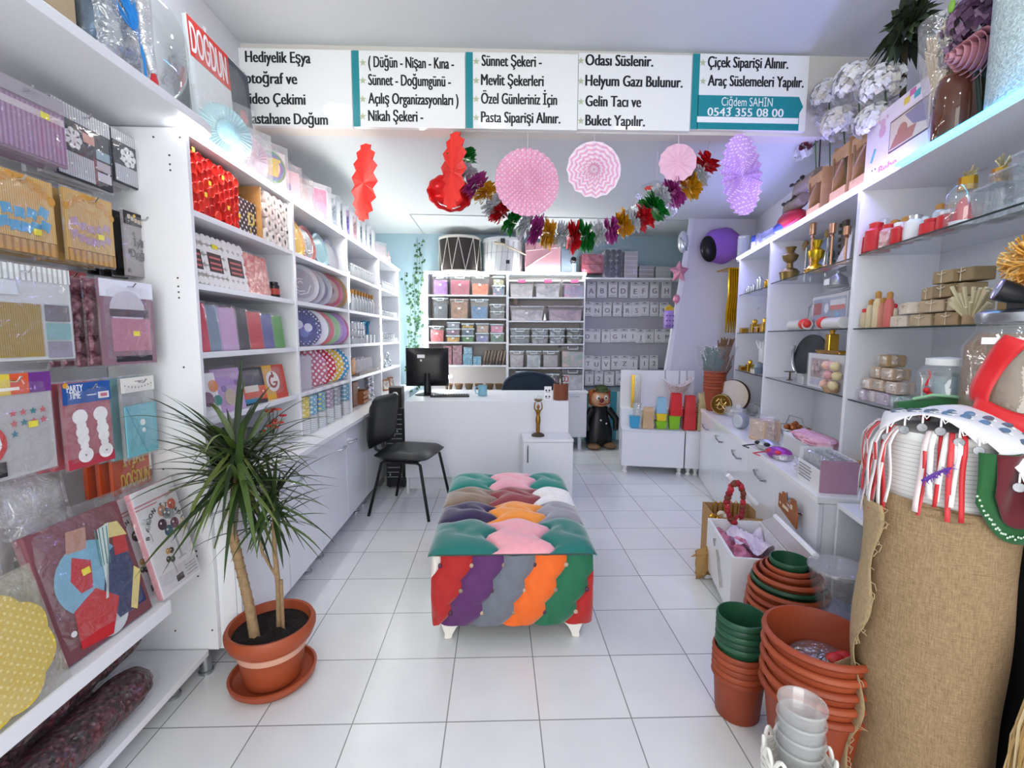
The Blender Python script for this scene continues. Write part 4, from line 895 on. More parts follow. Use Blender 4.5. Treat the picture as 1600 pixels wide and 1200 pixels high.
for a in ((466, 'yellow', '#e5c24a'), (484, 'red and silver', '#b5524c'), (504, 'aqua', '#9fcdd4'), (521, 'lilac silver', '#b7b4c6')):
    plate(a[1]+' oval foil plate leaning on the top shelf of the second bookcase', a[0], 380, z, .225, mat(a[2], .3, .35), SILV if 'silver' in a[1] else mat(a[2], .3, .35, noise=.1), 10, 12, swirl(PAPER) if 'red' in a[1] else None, G_, sxx=.8)
z = SZ[2]+.0005
for px, nm, rim, face, art in ((472, 'silver swirled party plates, first from the left', '#cfd3d8', '#aab0b8', swirl(PAPER)), (482, 'dark silver party plates, second from the left', '#b7bcc4', '#6f7a88', swirl(mat('#d8dce0', .3))), (495, 'grey wrapped party plates with crossed tape', '#b9bcc6', '#8c93a0', blob(['#d9d2cf', '#c96a5e'])), (513, 'party plates with a raspberry rim', '#b8455c', '#c9b3a8', blob(['#d99a6e', '#e9d9c9', '#8a6a5c'])), (526, 'party plates with a pink rim', '#d58bb0', '#d9b9c9', blob(['#e9c9d9'])), (541, 'party plates with a yellow rim, rightmost', '#e9b44c', '#a9c3c9', blob(['#e2a03a', '#3f86b5', '#d9483a']))):
    plate(nm+' on the second shelf down', px, 445, z, .235, mat(rim, .35), mat(face, .4), 40, 12, art)
z = SZ[1]+.0005
for px, nm, rim, face, art in ((477, 'navy blue party plates with white pictures', dots('#27336e', '#dfe3f2', .028, .22, (0, 2)), mat('#2b3a80', .4), blob(['#e6e8f2', '#5a6ab0', '#e6e8f2'])), (489, 'plain white party plates behind the navy ones', PAPER, PAPER, None), (499, 'green party plates with a coral rim', mat('#e0605e', .4), mat('#7fb27a', .4), blob(['#4f8f5a', '#e8d36a'])), (510, 'light green party plates third from right', mat('#9ccf8e', .4), mat('#b7d6a0', .4), None), (521, 'lilac dotted party plates', mat('#b48acb', .4), dots('#c79ad0', '#f2e3f4', .026, .25, (0, 2)), None), (535, 'pink rimmed party plates at the right end', mat('#d64f82', .4), mat('#b9925e', .4), blob(['#7da35c', '#d9b45c']))):
    plate(nm+' on the middle shelf', px, 512, z, .225, rim, face, 40, 10, art)
z = SZ[0]+.0005
for px, nm, c in ((487, 'pale raspberry', '#c9506a'), (503, 'red', '#c92a3c'), (517, 'yellow', '#e6c02f'), (535, 'blue', '#3f9fcf')):
    d_ = dots(c, '#f6eef0', .040, .30, (0, 2)); plate(nm+' polka-dot party plates standing on the fourth shelf', px, 580, z, .235, d_, d_, 36, 10, None, wrap=(px < 490))
t = T('party_cup_pack', 'clear wrapped pack of white napkins left of the dotted plates', 'party supplies', (LB-.03, Ly(477, 590, LB-.03), z), LZ-.4); M(mat('#c9c3cc', .5)).box(-.05, .05, 0, .05, 0, .2).build('napkins', t, bevel=.003); wrapped(t, .1, .05, .2)
z = LTOP+.0005
for px, c, d, nm in ((474, '#e6cf4a', '#f7efc0', 'yellow dotted'), (486, '#6fb4d6', '#dff0f8', 'light blue dotted'), (500, '#5aa6cc', '#e6d95a', 'blue and yellow dotted'), (513, '#a98fae', '#d9cfdd', 'lilac'), (525, '#9aa3ad', '#c9d0d6', 'silver grey'), (539, '#5d9fc0', '#cfe4ee', 'sky blue')):
    x = LB-.02; y = Ly(px, 645, x); t = T('party_cup_pack', nm+' paper cups in a tall clear sleeve on the counter', 'party supplies', (x, y, z), LZ, 'paper cup sleeves on the left counter')
    m = M(dots(c, d, .03, .25, (0, 2)))
    m.lathe([(.032, 0.16), (.036, .215), (.037, .216), (.036, .222), (.03, .219)], 20); m.lathe([(.033, .105), (.0355, .158)], 20, close=False); m.build('cups', t)
    M(stripes('#e9ecee', '#aeb6bc', .012, 2, .6)).lathe([(.034, .0), (.0355, .10), (.0, .1)], 20).build('printed_sleeve', t); M(FILM).lathe([(.0385, .0005), (.0385, .25), (.015, .262)], 18).build('clear_sleeve', t)
# --- bookcase 3 and 4: rows of little bottles and jars
def vial(t, r, h, glass, cap, ch):
    M(glass).lathe([(r*.9, 0), (r, .003), (r, h*.72), (r*.5, h*.84), (r*.5, h)], 12).build('glass', t); M(cap).lathe([(r*.62, h+.0003), (r*.62, h+ch), (.0005, h+ch+.001)], 12).build('cap', t)
VG = mat('#e9eef0', .12, noise=0, trans=.35); CORK = mat('#b98542', .7, noise=.15); SILC = mat('#d0d4d8', .25, .8)
def row(name, label, cat, grp, proto, n, pxa, pxb, py, z, x, rows=1, dx=.05, jit=0):
    ya, yb_ = Ly(pxa, py, x), Ly(pxb, py, x); first = None; rd = random.Random(n)
    for r in range(rows):
        for i in range(n):
            loc = (x-r*dx, ya+(yb_-ya)*i/max(1, n-1)+(r % 2)*.012, z)
            u = max(k for k in range(4) if UY[k] < loc[1]-.02); lo, hi = UY[u]+.047, UY[u+1]-.047; loc = (loc[0], min(max(ya, lo), hi)+(min(max(yb_, lo), hi)-min(max(ya, lo), hi))*i/max(1, n-1), z)
            lb = label+(('', ', front row')[rows > 1] if r == 0 else ', back row')+', '+ORD[i]+' from the entrance'
            if first is None: first = T(name, lb, cat, loc, LZ, grp); proto(first)
            else: dup(first, loc, LZ+rd.uniform(-jit, jit), lb)
row('bottle', 'small white-topped bottle high in the third bookcase', 'bottle', 'bottles on the top shelf of the third bookcase', lambda t: vial(t, .016, .095, VG, PAPER, .012), 13, 549, 589, 430, SZ[3]+.0005, LB-.03, 2)
row('bottle', 'slim bottle with amber cork in the third bookcase', 'bottle', 'amber topped bottles on the third bookcase', lambda t: vial(t, .020, .135, VG, CORK, .035), 9, 551, 588, 470, SZ[2]+.0005, LB-.03, 2, .06)
def jarp(r, h, lid=SILC):
    def f(t): M(VG).lathe([(r*.95, 0), (r, .004), (r, h), (r*.9, h)], 14).build('glass', t); M(lid).lathe([(r*1.02, h+.0003), (r*1.02, h+.012), (.0005, h+.0125)], 14).build('lid', t)
    return f
z = SZ[1]+.0005
for lv in range(3): row('jar', ('stacked jar of the third bookcase, bottom layer', 'stacked jar of the third bookcase, middle layer', 'stacked jar of the third bookcase, top layer')[lv], 'jar', 'stacked jars on the third bookcase', jarp(.026, .045), 4, 551, 564, 520, z+lv*.0585, LB-.03)
row('jar', 'plain glass jar in front of the blue vases', 'jar', 'jars beside the blue vases', jarp(.03, .06, VG), 3, 568, 580, 525, z, LB-.025)
for k, px in enumerate((568, 574)):
    t = T('vase', ('left', 'right')[k]+' one of two narrow blue glass vases among the jars', 'vase', (LB-.10, Ly(px, 515, LB-.1), z), LZ); M(mat('#2e8fb8', .15)).lathe([(.02, 0), (.022, .01), (.012, .08), (.012, .15), (.026, .19), (.022, .19), (.009, .15), (.0, .02)], 16).build('vessel', t); M(mat('#1f6f94', .2)).lathe([(.0265, .189), (.0275, .192), (.0262, .195)], 16, close=False).build('rim', t)
z = SZ[0]+.0005
t = T('tray', 'long grey wooden tray under the white tissue packs on the third bookcase', 'tray', (LB-.06, Ly(568, 592, LB-.06), z), LZ); M(mat('#8d857e', .6, noise=.2)).box(-.30, .30, -.05, .12, 0, .012).build('base', t); M(mat('#7d756e', .6)).box(-.30, .30, -.055, -.0502, 0, .03).build('rim', t)
t = T('gift_box', 'amber wooden gift box on the grey tray', 'gift box', (LB-.03, Ly(553, 578, LB-.03), z+.0125), LZ); M(mat('#b9772f', .5, noise=.2)).box(-.05, .05, 0, .1, 0, .12).build('box', t, bevel=.002); M(mat('#8a5522', .5)).box(-.0505, .0505, -.001, .1005, .1205, .135).build('lid', t)
for k, px in enumerate((560, 566, 572, 578)): t = T('tissue_pack', ('first', 'second', 'third', 'fourth')[k]+' white folded tissue pack on the grey tray, counted from the amber box', 'paper pack', (LB-.05, Ly(px, 575, LB-.05), z+.0125), LZ-.5, 'white tissue packs on the tray'); M(mat('#ece8ea', .7)).prism([(-.035, 0), (.035, 0), (.03, .1+.01*(k % 2)), (0, .118), (-.03, .105)], 0, .06).build('tissue', t); M(FILM).pillow(.08, .13, .075, (0, .03, 0), 5, k, .003).build('clear_wrap', t)
z = LTOP+.0005; WOOD = mat('#9c5d33', .55, noise=.3, scale=14)
for k, (px, hh) in enumerate(((556, .2), (567, .11))):
    t = T('wooden_crate', ('tall copper-brown wooden box with a handle on the counter beside the cup sleeves', 'slatted wooden crate on the counter in front of the brown box')[k], 'crate', (LB-.05+.03*k, Ly(px, 625, LB-.05), z), LZ)
    if k == 0: M(mat('#7b4228', .5, noise=.2)).box(-.07, .07, 0, .12, 0, hh).build('box', t, bevel=.002); M(CHROME).tube([(-.03, -.001, .15), (-.03, -.02, .155), (.03, -.02, .155), (.03, -.001, .15)], .004, 6).build('handle', t)
    else:
        for q in range(3): M(WOOD).box(-.08, .08, 0, .012, .008+q*.036, .034+q*.036).build('slat', t)
        for sx in (-.08, .068): M(WOOD).box(sx, sx+.012, .0125, .10, 0, hh).build('end_board', t)
t = T('ribbon_roll', 'stack of crinkled silver ribbon rolls behind the wooden crate', 'ribbon', (LB-.06, Ly(577, 615, LB-.06), z), LZ); m = M(mat('#c6cacf', .2, .8, noise=.3, bump=.5, scale=50))
for q in range(4): m.lathe([(.036, q*.055), (.042, q*.055+.01), (.042, q*.055+.042), (.036, q*.055+.052)], 16)
m.build('rolls', t); M(mat('#8f9296', .4)).tube([(0, 0, .2185), (0, 0, .235)], .012, 8).build('core', t)
row('bottle', 'tiny white-topped bottle high in the corner bookcase', 'bottle', 'bottles on the top shelf of the fourth bookcase', lambda t: vial(t, .017, .08, VG, PAPER, .010), 9, 597, 619, 440, SZ[3]+.0005, LB-.03, 2, .06)
row('jar', 'glass jar on the second corner bookcase shelf', 'jar', 'jars on the second shelf of the fourth bookcase', jarp(.028, .045), 9, 598, 623, 488, SZ[2]+.0005, LB-.035, 2, .07)
for lv in range(2): row('jar', ('low jar on the third corner bookcase shelf, lower layer', 'low jar on the third corner bookcase shelf, upper layer')[lv], 'jar', 'jars on the third shelf of the fourth bookcase', jarp(.027, .032), 8-3*lv, 598, (624, 612)[lv], 525, SZ[1]+.0005+lv*.0452, LB-.035)
for k, (px, dz) in enumerate(((601, 0), (609, 0), (606, .075))):
    t = T('napkin_ring', ('left', 'right', 'upper')[k]+' one of three silver hoops on the fourth bookcase', 'ring', (LB-.05, Ly(px, 568, LB-.05), SZ[0]+.0005+dz+.0), LZ, 'silver hoops'); m = M(SILC); m.tube([(.033*cos(a*PI/10), 0, .04+.033*sin(a*PI/10)) for a in range(21)], .007, 8); m.build('hoop', t); M(BLACK).box(-.012, .012, -.012, .012, 0, .008).build('base', t)
for k, px in enumerate((605, 615)):
    t = T('photo_frame', ('left', 'right')[k]+' one of two wooden photo frames in the bottom corner compartment', 'photo frame', (LB-.06, Ly(px, 605, LB-.06), z), (radians(-12), 0, LZ-.6)); m = M(WOOD)
    for b in ((-.06, .06, 0, .014), (-.06, .06, .106, .12), (-.06, -.046, .0145, .1055), (.046, .06, .0145, .1055)): m.box(b[0], b[1], 0, .012, b[2], b[3])
    m.build('frame', t); M(crumple('#d9d3cc', '#6f6a68', 30, .3)).box(-.0455, .0455, .004, .010, .0147, .1053).build('picture', t)
t = T('lantern', 'small dark glass lantern bottle on the counter end by the ivy', 'lantern', (-1.30, 5.40, LTOP+.0005)); M(mat('#6f6a52', .2, trans=.3)).lathe([(.045, 0), (.05, .01), (.05, .1), (.02, .15), (.018, .19), (.022, .2), (.0, .2)], 18).build('bottle', t); M(GOLD).lathe([(.0505, .03), (.0515, .05), (.0505, .07)], 18, close=False).build('band', t)
# ============================================================ ON TOP OF THE LEFT BOOKCASES
ZU = 2.0435; XU = LX-.10
def topb(px, py, x=XU): return Ly(px, py, x)
t = T('wall_decoration', 'large round pale blue paper rosette in clear wrap, nearest on the left top', 'decoration', (LX-.06, topb(337, 195), ZU), LZ-.55)
m = M(mat('#bfe0e6', .35)); n = 40
m.at(tr(0, 0, .125)); m.add([(0, -.02, 0)]+[((.12 if i % 2 else .105)*cos(2*PI*i/(2*n)), (.008 if i % 2 else -.008), (.12 if i % 2 else .105)*sin(2*PI*i/(2*n))) for i in range(2*n)], [(0, 1+i, 1+(i+1) % (2*n)) for i in range(2*n)]); m.at(); m.build('rosette', t, solid=.002)
M(mat('#a3d0da', .3)).at(tr(0, -.022, .125) @ rotx(PI/2)).lathe([(.05, 0), (.035, .012), (.0, .016)], 20).at().build('centre', t); M(FILM).pillow(.27, .27, .06, (0, 0, 0), 7, 3, .008).build('clear_wrap', t)
def wpack(label, px, w, h, core, deco=None, seed=1, d=.07, x=XU, turn=-.5, name='party_pack'):
    t = T(name, label, 'party supplies', (x, topb(px, 300, x), ZU), LZ+turn)
    core(t, w, h)
    if deco: m = M(PAPER); deco(m, w, h); m.build('printed_art', t)
    M(film('#f2f6f8', .16, .2, .1, .7)).pillow(w+.02, h+.03, d, (0, 0, 0), 7, seed, .008).build('clear_wrap', t); return t
def fluff(c):
    def f(t, w, h):
        m = M(mat(c, .6, noise=.1)); n = 34
        m.at(tr(0, 0, h*.5)); m.add([(0, -.02, 0)]+[((w*.46 if i % 2 else w*.40)*cos(PI*i/n), (.010 if i % 2 else -.010), (h*.48 if i % 2 else h*.42)*sin(PI*i/n)) for i in range(2*n)], [(0, 1+i, 1+(i+1) % (2*n)) for i in range(2*n)]); m.at(); m.build('rosette', t, solid=.002)
    return f
def card(c):
    def f(t, w, h): M(mat(c, .5)).box(-w*.42, w*.42, -.012, .012, .012, h*.95).build('card', t, bevel=.003)
    return f
def gart(m, w, h):
    for c, r in (('#4f9f5a', .32), ('#3c78b8', .27), ('#8a5fb0', .22), ('#e8e2d8', .17)): m.use(mat(c, .5)).disc(0, h*.6, h*r, -.016-.0015*(.34-r)*20, -.0125, 22)
    m.use(mat('#e8c93a', .5)).box(-.03, .03, -.023, -.018, h*.42, h*.72).box(-.005, .045, -.023, -.018, h*.72, h*.78); m.use(mat('#7fb0dd', .5)).box(-w*.3, w*.3, -.014, -.0125, .02, h*.22)
def part_(m, w, h): m.use(mat('#6fa5d0', .5)).box(-.05, .02, -.016, -.0125, h*.42, h*.6); m.use(mat('#e8dfe6', .5)).disc(.0, h*.25, h*.16, -.016, -.0125, 14)
wpack('pink paper rosette in clear wrap on top of the left bookcases', 396, .20, .24, fluff('#eecfe0'), None, 2)
wpack('clear pack with a rainbow letter toy on top of the left bookcases', 424, .20, .25, card('#e9eef2'), gart, 4)
wpack('clear pack with pink and blue baby decorations on top of the left bookcases', 447, .20, .21, card('#f2dde8'), part_, 5)
wpack('empty looking clear plastic pack next to the pink letter frame', 471, .17, .20, card('#dfe4e8'), None, 6)
def frame_box(label, px, pic, w=.22, h=.24, x=XU+.04, turn=-.55):
    t = T('framed_gift', label, 'gift box', (x, topb(px, 350, x), ZU), LZ+turn, 'white gift frames with round corners on the left top'); WF = mat('#dfe3e6', .4)
    m = M(WF)
    for b in ((-w/2, w/2, 0, .028), (-w/2, w/2, h-.028, h), (-w/2, -w/2+.028, .0285, h-.0285), (w/2-.028, w/2, .0285, h-.0285)): m.box(b[0], b[1], 0, .05, b[2], b[3])
    m.build('frame', t); m = M(mat('#c9d0d4', .3))
    for sx in (-1, 1):
        for sz in (.02, h-.02): m.at(tr(sx*(w/2-.018), -.0005, sz) @ rotx(PI/2)).lathe([(.020, 0), (.020, .003), (.014, .003), (.014, .001)], 16)
    m.at().build('corner_rings', t); M(pic).box(-w/2+.029, w/2-.029, .012, .018, .0287, h-.0287).build('picture', t)
frame_box('first white gift frame, with a pink glitter picture', 497, crumple('#e7a6c0', '#f0c4d6', 14, .4))
for k, (px, c1, c2) in enumerate(((514, '#8c98a4', '#dfe6ea'), (524, '#3a4652', '#c9d3da'), (535, '#59509c', '#d3b9d0'), (547, '#a9848f', '#e9d6da'), (556, '#5b6b7a', '#dce3e8'), (563, '#46505c', '#cfd6dc'), (571, '#39506a', '#d6dde3'))):
    frame_box(('second', 'third', 'fourth', 'fifth', 'sixth', 'seventh', 'eighth')[k]+' white gift frame on the left top, counted from the pink one', px, crumple(c1, c2, 20, .3), .2, .24)
wpack('small grey and pink wrapped box behind the gift frames', 590, .2, .16, card('#c9bcc4'), None, 8, x=XU+.03)
t = T('plush_toy', 'tiny pink plush rabbit sitting at the end of the left top', 'toy', (XU+.05, topb(605, 385, XU+.05), ZU)); PP = mat('#e3c3c6', .9); M(PP).ball((0, 0, .035), .035, .03, .035).ball((0, 0, .085), .025).build('body', t)
for s in (-1, 1): M(PP).ball((s*.012, 0, .118), .007, .006, .022).build('ear', t)
for k, (dy, dz) in enumerate(((0, 0), (.12, 0), (.05, .07), (.14, .07))):
    t = T('ribbon_roll', ('near lower', 'far lower', 'near upper', 'far upper')[k]+' beige paper roll at the far end of the left top', 'ribbon', (XU+.02, topb(606, 410, XU)+dy-.12, ZU+dz), LZ, 'beige rolls at the far end of the left top'); m = M(mat('#a58c67', .7, noise=.2)); m.at(rotx(-PI/2) @ tr(0, -.035, 0)).lathe([(.034, 0), (.034, .14)], 16); m.at().build('roll', t); m = M(mat('#cbb693', .7)); m.at(rotx(-PI/2) @ tr(0, -.035, -.0008)).lathe([(.024, 0), (.024, .0006)], 14); m.at().build('core', t)
# ============================================================ THE HANGING DISPLAY'S PACKS
def quadpos(tl, br, X): a, b = aX(tl[0], tl[1], X), aX(br[0], br[1], X); return (a.y+b.y)/2, abs(b.y-a.y), b.z, abs(a.z-b.z)
slat = [o for o in bpy.data.objects if o.name == 'slatwall' and o.location.x < -1][0]
def hook(y, z, X): p = slat.location; M(CHROME).tube([(.036, y-p.y, z-p.z), (X-p.x+.02, y-p.y, z-p.z), (X-p.x+.03, y-p.y, z-p.z+.012)], .0028, 6).build('hook', slat)
def hpack(label, tl, br, X, base, art, group, turn=0, lean=0, wrap=True, sticker=None, behind=0, thick=.010, soft=False, bmat=None, hk=True, filmm=None, name='party_pack', cat='party supplies'):
    yc, w, z0, h = quadpos(tl, br, X); t = T(name, label, cat, (X, yc, z0), (radians(lean), radians(0), LZ+radians(turn)), group)
    if soft: M(base).pillow(w, h, thick*2, (0, thick, 0), 8, int(tl[1]), .004).build('pack_body', t)
    else: M(base).box(-w/2, w/2, 0, thick, 0, h).build('pack_body', t, bevel=.002)
    m = M(PAPER); art(m, w, h); m.build('printed_art', t)
    if sticker: M(STICK).box(sticker[0]*w, sticker[0]*w+.022, -.0052, -.0042, sticker[1]*h, sticker[1]*h+.016).build('price_sticker', t)
    if wrap: M(filmm or film('#f4f6f8', .04, .11, .12, .8, 14)).pillow(w+.012, h+.012, .03 if not soft else thick*2+.02, (0, thick/2 if not soft else thick, -.006), 7, int(tl[0])+1, .004).build('clear_wrap', t)
    if hk: hook(yc+.001, z0+h-.018, X)
    for k in range(behind):
        X2 = X-.030*(k+1); t2 = T(name, label.split(',')[0].replace('front ', '').replace(' in the second hanging row', '').replace(' in the third hanging row', '').replace(' in the fourth hanging row', '').replace(' beside the end panel', '').replace(' under the light blue napkins', '')+(' at left' if 'left one' in label else ' at right' if 'right one' in label else '')+', '+ORD[k]+' copy behind it', cat, (X2, yc-.008*(k+1), z0-.004*(k % 2)), (radians(lean), 0, LZ+radians(turn-3*(k+1))), group)
        M(bmat or base).box(-w/2, w/2, 0, .014, 0, h).build('pack_body', t2, bevel=.002); M(film('#f4f6f8', .04, .11, .12, .8, 14)).pillow(w+.012, h+.012, .026, (0, .007, -.006), 6, k+3, .004).build('clear_wrap', t2)
    return t
def q(c, rough=.5): return mat(c, rough)
def star2(m, x, z, r, y0, y1): star(m, x, z, r, y0, y1)
# row 1
def a1(m, w, h):
    m.use(q('#a9a4ac')).box(-w/2, w/2, -.0022, -.0012, h*.80, h).use(stripes('#8d6b8e', '#a98aa9', .012, 0, .5)).box(-w*.30, w*.48, -.0022, -.0012, h*.04, h*.76)
    m.use(q('#c9bfc6')).box(-w*.30, w*.48, -.0024, -.0013, h*.62, h*.72).use(q('#6d4a52')).box(-w*.48, -w*.33, -.0022, -.0012, .004, h*.78)
hpack('front purple foil curtain pack, nearest in the top hanging row', (-40, 90), (103, 265), -1.22, q('#8f7a8e'), a1, 'purple foil curtain packs', sticker=(.18, .62), behind=2, turn=-4)
def a2(m, w, h):
    m.use(stripes('#dcdde0', '#a9abb0', .009, 0, .5)).box(-w/2, w/2, -.0022, -.0012, h*.80, h); m.use(q('#e8e8ea'))
    for i in range(7): a = 2*PI*i/7; m.disc(-w*.20+w*.10*cos(a), h*.56+w*.10*sin(a), w*.055, -.003, -.0012, 12)
    m.disc(-w*.2, h*.56, w*.06, -.0034, -.0016, 12)
    m.use(stripes('#c9ccd2', '#9fa3aa', .008, 0, .5)).box(-w*.47, w*.14, -.0022, -.0012, .006, h*.36)
    for k, c in enumerate(('#d9a292', '#8fa9b8', '#b7a9b4', '#c9c4cc')): z = h*(.58-.16*k); m.use(q(c)).box(w*.20 if k else -w*.02, w*.46 if k else w*.18, -.0022, -.0012, z, z+h*.13)
    m.use(q('#7d3f4a')).box(w*.14, w*.19, -.0022, -.0012, .006, h*.4)
    for i in range(12): m.use(PAPER).disc(-w*.45+w*.9*((i*37) % 100)/100, h*.08+h*.68*((i*53) % 100)/100, .003, -.0028, -.0012, 6)
hpack('front black and silver balloon curtain pack, left one of two in the top row', (78, 148), (178, 302), -1.25, q('#2c2c33'), a2, 'black and silver balloon packs', behind=2, bmat=q('#c9c9ce'))
hpack('front black and silver balloon curtain pack, right one beside the end panel', (172, 198), (252, 312), -1.26, q('#2c2c33'), a2, 'black and silver balloon packs', behind=2, bmat=q('#c9c9ce'))
# row 2
def bunt(c):
    def f(m, w, h):
        m.use(stripes('#d9b777', '#c39a58', .006, 0, .5)).box(-w/2, w/2, -.0018, -.0008, h*.18, h)
        m.use(stripes('#c79a5c', '#a97c45', .02, 0, .6)).box(-w/2, w/2, -.0018, -.0008, 0, h*.175)
        m.use(q('#cf9a4a', .25))
        for i in range(11): u = i/10; m.disc((u-.5)*w*.94, h*(.95-.20*abs(2*u-1)**2-.02*(i % 2)), w*.062, -.0036, -.0019, 12, .85)
        m.use(q(c))
        for rw, (zz, n) in enumerate(((.60, 5), (.42, 6))):
            for i in range(n):
                u = (i+.5)/n; x = (u-.5)*w*.84; z = h*(zz-.10*sin(PI*u)); s = w*.065
                m.at(tr(x, 0, z) @ roty(-(u-.5)*-.9)).prism([(-s, s), (s, s), (s, -s*1.2), (0, -s*.8), (-s, -s*1.2)], -.0036, -.0022)
        m.at().use(q('#5a4630')).box(-w/2, w/2, -.0024, -.0018, h*.172, h*.178)
    return f
hpack('front gold curtain pack with blue bunting print in the second hanging row', (-45, 245), (90, 403), -1.24, q('#c9a362'), bunt('#4fa3d0'), 'gold curtain packs', sticker=(.16, .25), behind=2)
hpack('front gold curtain pack with lilac bunting print in the second hanging row', (97, 291), (181, 419), -1.25, q('#c9a362'), bunt('#b89aae'), 'gold curtain packs', sticker=(.12, .38), behind=2)
def iyi(m, w, h):
    m.use(q('#1d1a1e')).box(-w/2, w/2, -.0022, -.0012, h*.80, h); m.use(q('#c9b7a4'))
    for i in range(8): u = (i+.5)/8; m.box((u-.5)*w*.8-.006, (u-.5)*w*.8+.006, -.003, -.0022, h*(.90-.06*sin(PI*u)), h*(.90-.06*sin(PI*u))+.014)
    m.use(q('#e2b93a')).disc(-w*.18, h*.95, .006, -.003, -.0022, 10).disc(w*.36, h*.84, .007, -.003, -.0022, 10)
    m.use(q('#6f6c72'))
    for i in range(9): star2(m, -w*.42+w*.84*((i*41) % 100)/100, h*(.08+.68*((i*29) % 100)/100), w*.06, -.0024, -.0012)
    m.use(q('#4b4950')).text('İyiki', h*.12, -w*.26, h*.48, -.0026, fit=w*.42, bold=.03); m.text('Doğdun', h*.13, -w*.36, h*.30, -.0026, fit=w*.74, bold=.03)
hpack('front grey birthday banner pack reading İyiki Doğdun beside the end panel', (191, 327), (248, 438), -1.26, q('#a39c9e'), iyi, 'grey birthday banner packs', behind=3, bmat=q('#17161a'))
# row 3
def a3(m, w, h):
    m.use(stripes('#e3e6e6', '#aeb4b2', .013, 0, .6)).box(-w/2, w/2, -.0022, -.0012, h*.84, h).use(q('#cfd6dc', .2)).prism([(-w*.32, h*.68), (-w*.05, h*.68), (-w*.08, h*.82), (-w*.3, h*.84)], -.006, -.0012)
    m.use(stripes('#a98f4a', '#8b7439', .005, 0, .5)).box(-w*.30, w*.16, -.0024, -.0012, h*.04, h*.60)
    for k, c in enumerate(('#6c6970', '#7fa9ad', '#8f8a9c')): m.use(q(c)).box(w*.20, w*.46, -.0024, -.0012, h*(.42-.20*k), h*(.60-.20*k))
hpack('front silver pack with a gold foil curtain picture, nearest in the third hanging row', (-55, 400), (112, 560), -1.20, q('#c6c9cb', .3), a3, 'silver foil packs', behind=2, soft=False, bmat=q('#2f2f2a'), turn=-6)
def peach(m, w, h): m.use(q('#b8343f', .3)).box(-w/2, w/2, -.0024, -.0012, h*.86, h).use(q('#c9876a')).box(-w*.44, w*.44, -.0024, -.0012, h*.05, h*.82)
hpack('copper coloured foil pack with a red header behind the silver pack', (70, 417), (146, 557), -1.31, q('#b9785c', .35), peach, None, turn=2)
hpack('peach coloured foil pack with a red header against the end panel', (205, 441), (258, 556), -1.32, q('#cfa27f', .4), peach, None)
def rose(m, w, h):
    m.use(q('#dfe0ee')).box(-w/2, w/2, -.003, -.0012, h*.80, h).use(q('#8f6f7d', .3)).box(-w/2, w/2, -.0024, -.0012, 0, h*.78).use(q('#c9c6cf', .2)).disc(-w*.02, h*.66, w*.33, -.0034, -.0025, 22, 1.0)
    m.use(q('#4d3b42')).box(-w*.36, w*.38, -.0036, -.0030, h*.57, h*.66); m.use(q('#b9798f')).box(-w*.34, w*.40, -.0038, -.0030, h*.16, h*.55).use(q('#2b2730')).box(-w*.3, w*.4, -.0038, -.0030, h*.03, h*.10)
hpack('front rose foil curtain pack with a white header in the third hanging row', (160, 434), (238, 566), -1.21, q('#93707f'), rose, 'rose foil curtain packs', sticker=(.05, .34), behind=4, turn=-10, bmat=crumple('#5d2b3c', '#b98a99', 40, .25, .3))
# row 4
def gear(m, w, h):
    m.use(q('#d9c23f')).box(-w*.20, -w*.0, -.0024, -.0012, h*.80, h).use(q('#d9572f')).box(-w*.0, w*.22, -.0024, -.0012, h*.80, h).use(q('#6d2f86')).box(w*.22, w*.5, -.0024, -.0012, h*.80, h).use(q('#f4f4f2')).box(-w*.5, -w*.2, -.0024, -.0012, h*.70, h)
    m.use(q('#f3efe6')).box(-w*.14, w*.1, -.0028, -.0024, h*.84, h*.87)
    for i in range(9): star2(m.use(q('#c9606a' if i % 3 < 2 else '#2f8090')), w*(.0+.12*(i % 4)), h*(.62-.10*(i//4)), .009, -.0026, -.0012)
    m.use(q('#c6323a')).disc(-w*.36, h*.36, w*.26, -.0026, -.0012, 24); m.use(q('#f2f2f2'))
    for i in range(9): a = 2*PI*i/9; m.at(tr(-w*.36, 0, h*.36) @ roty(a)).box(-.012, .012, -.0036, -.0027, w*.11, w*.19)
    m.at().disc(-w*.36, h*.36, w*.14, -.0036, -.0027, 20).use(q('#2f78b8')).disc(-w*.36, h*.36, w*.10, -.0044, -.0036, 18); m.use(q('#24222a')).box(-w*.5, -w*.14, -.0044, -.0027, h*.04, h*.18)
hpack('front grey party set pack with cog print, nearest in the fourth hanging row', (-60, 590), (88, 728), -1.20, q('#b4b3b6'), gear, 'cog print party set packs', sticker=(.16, .46), behind=1, turn=-3)
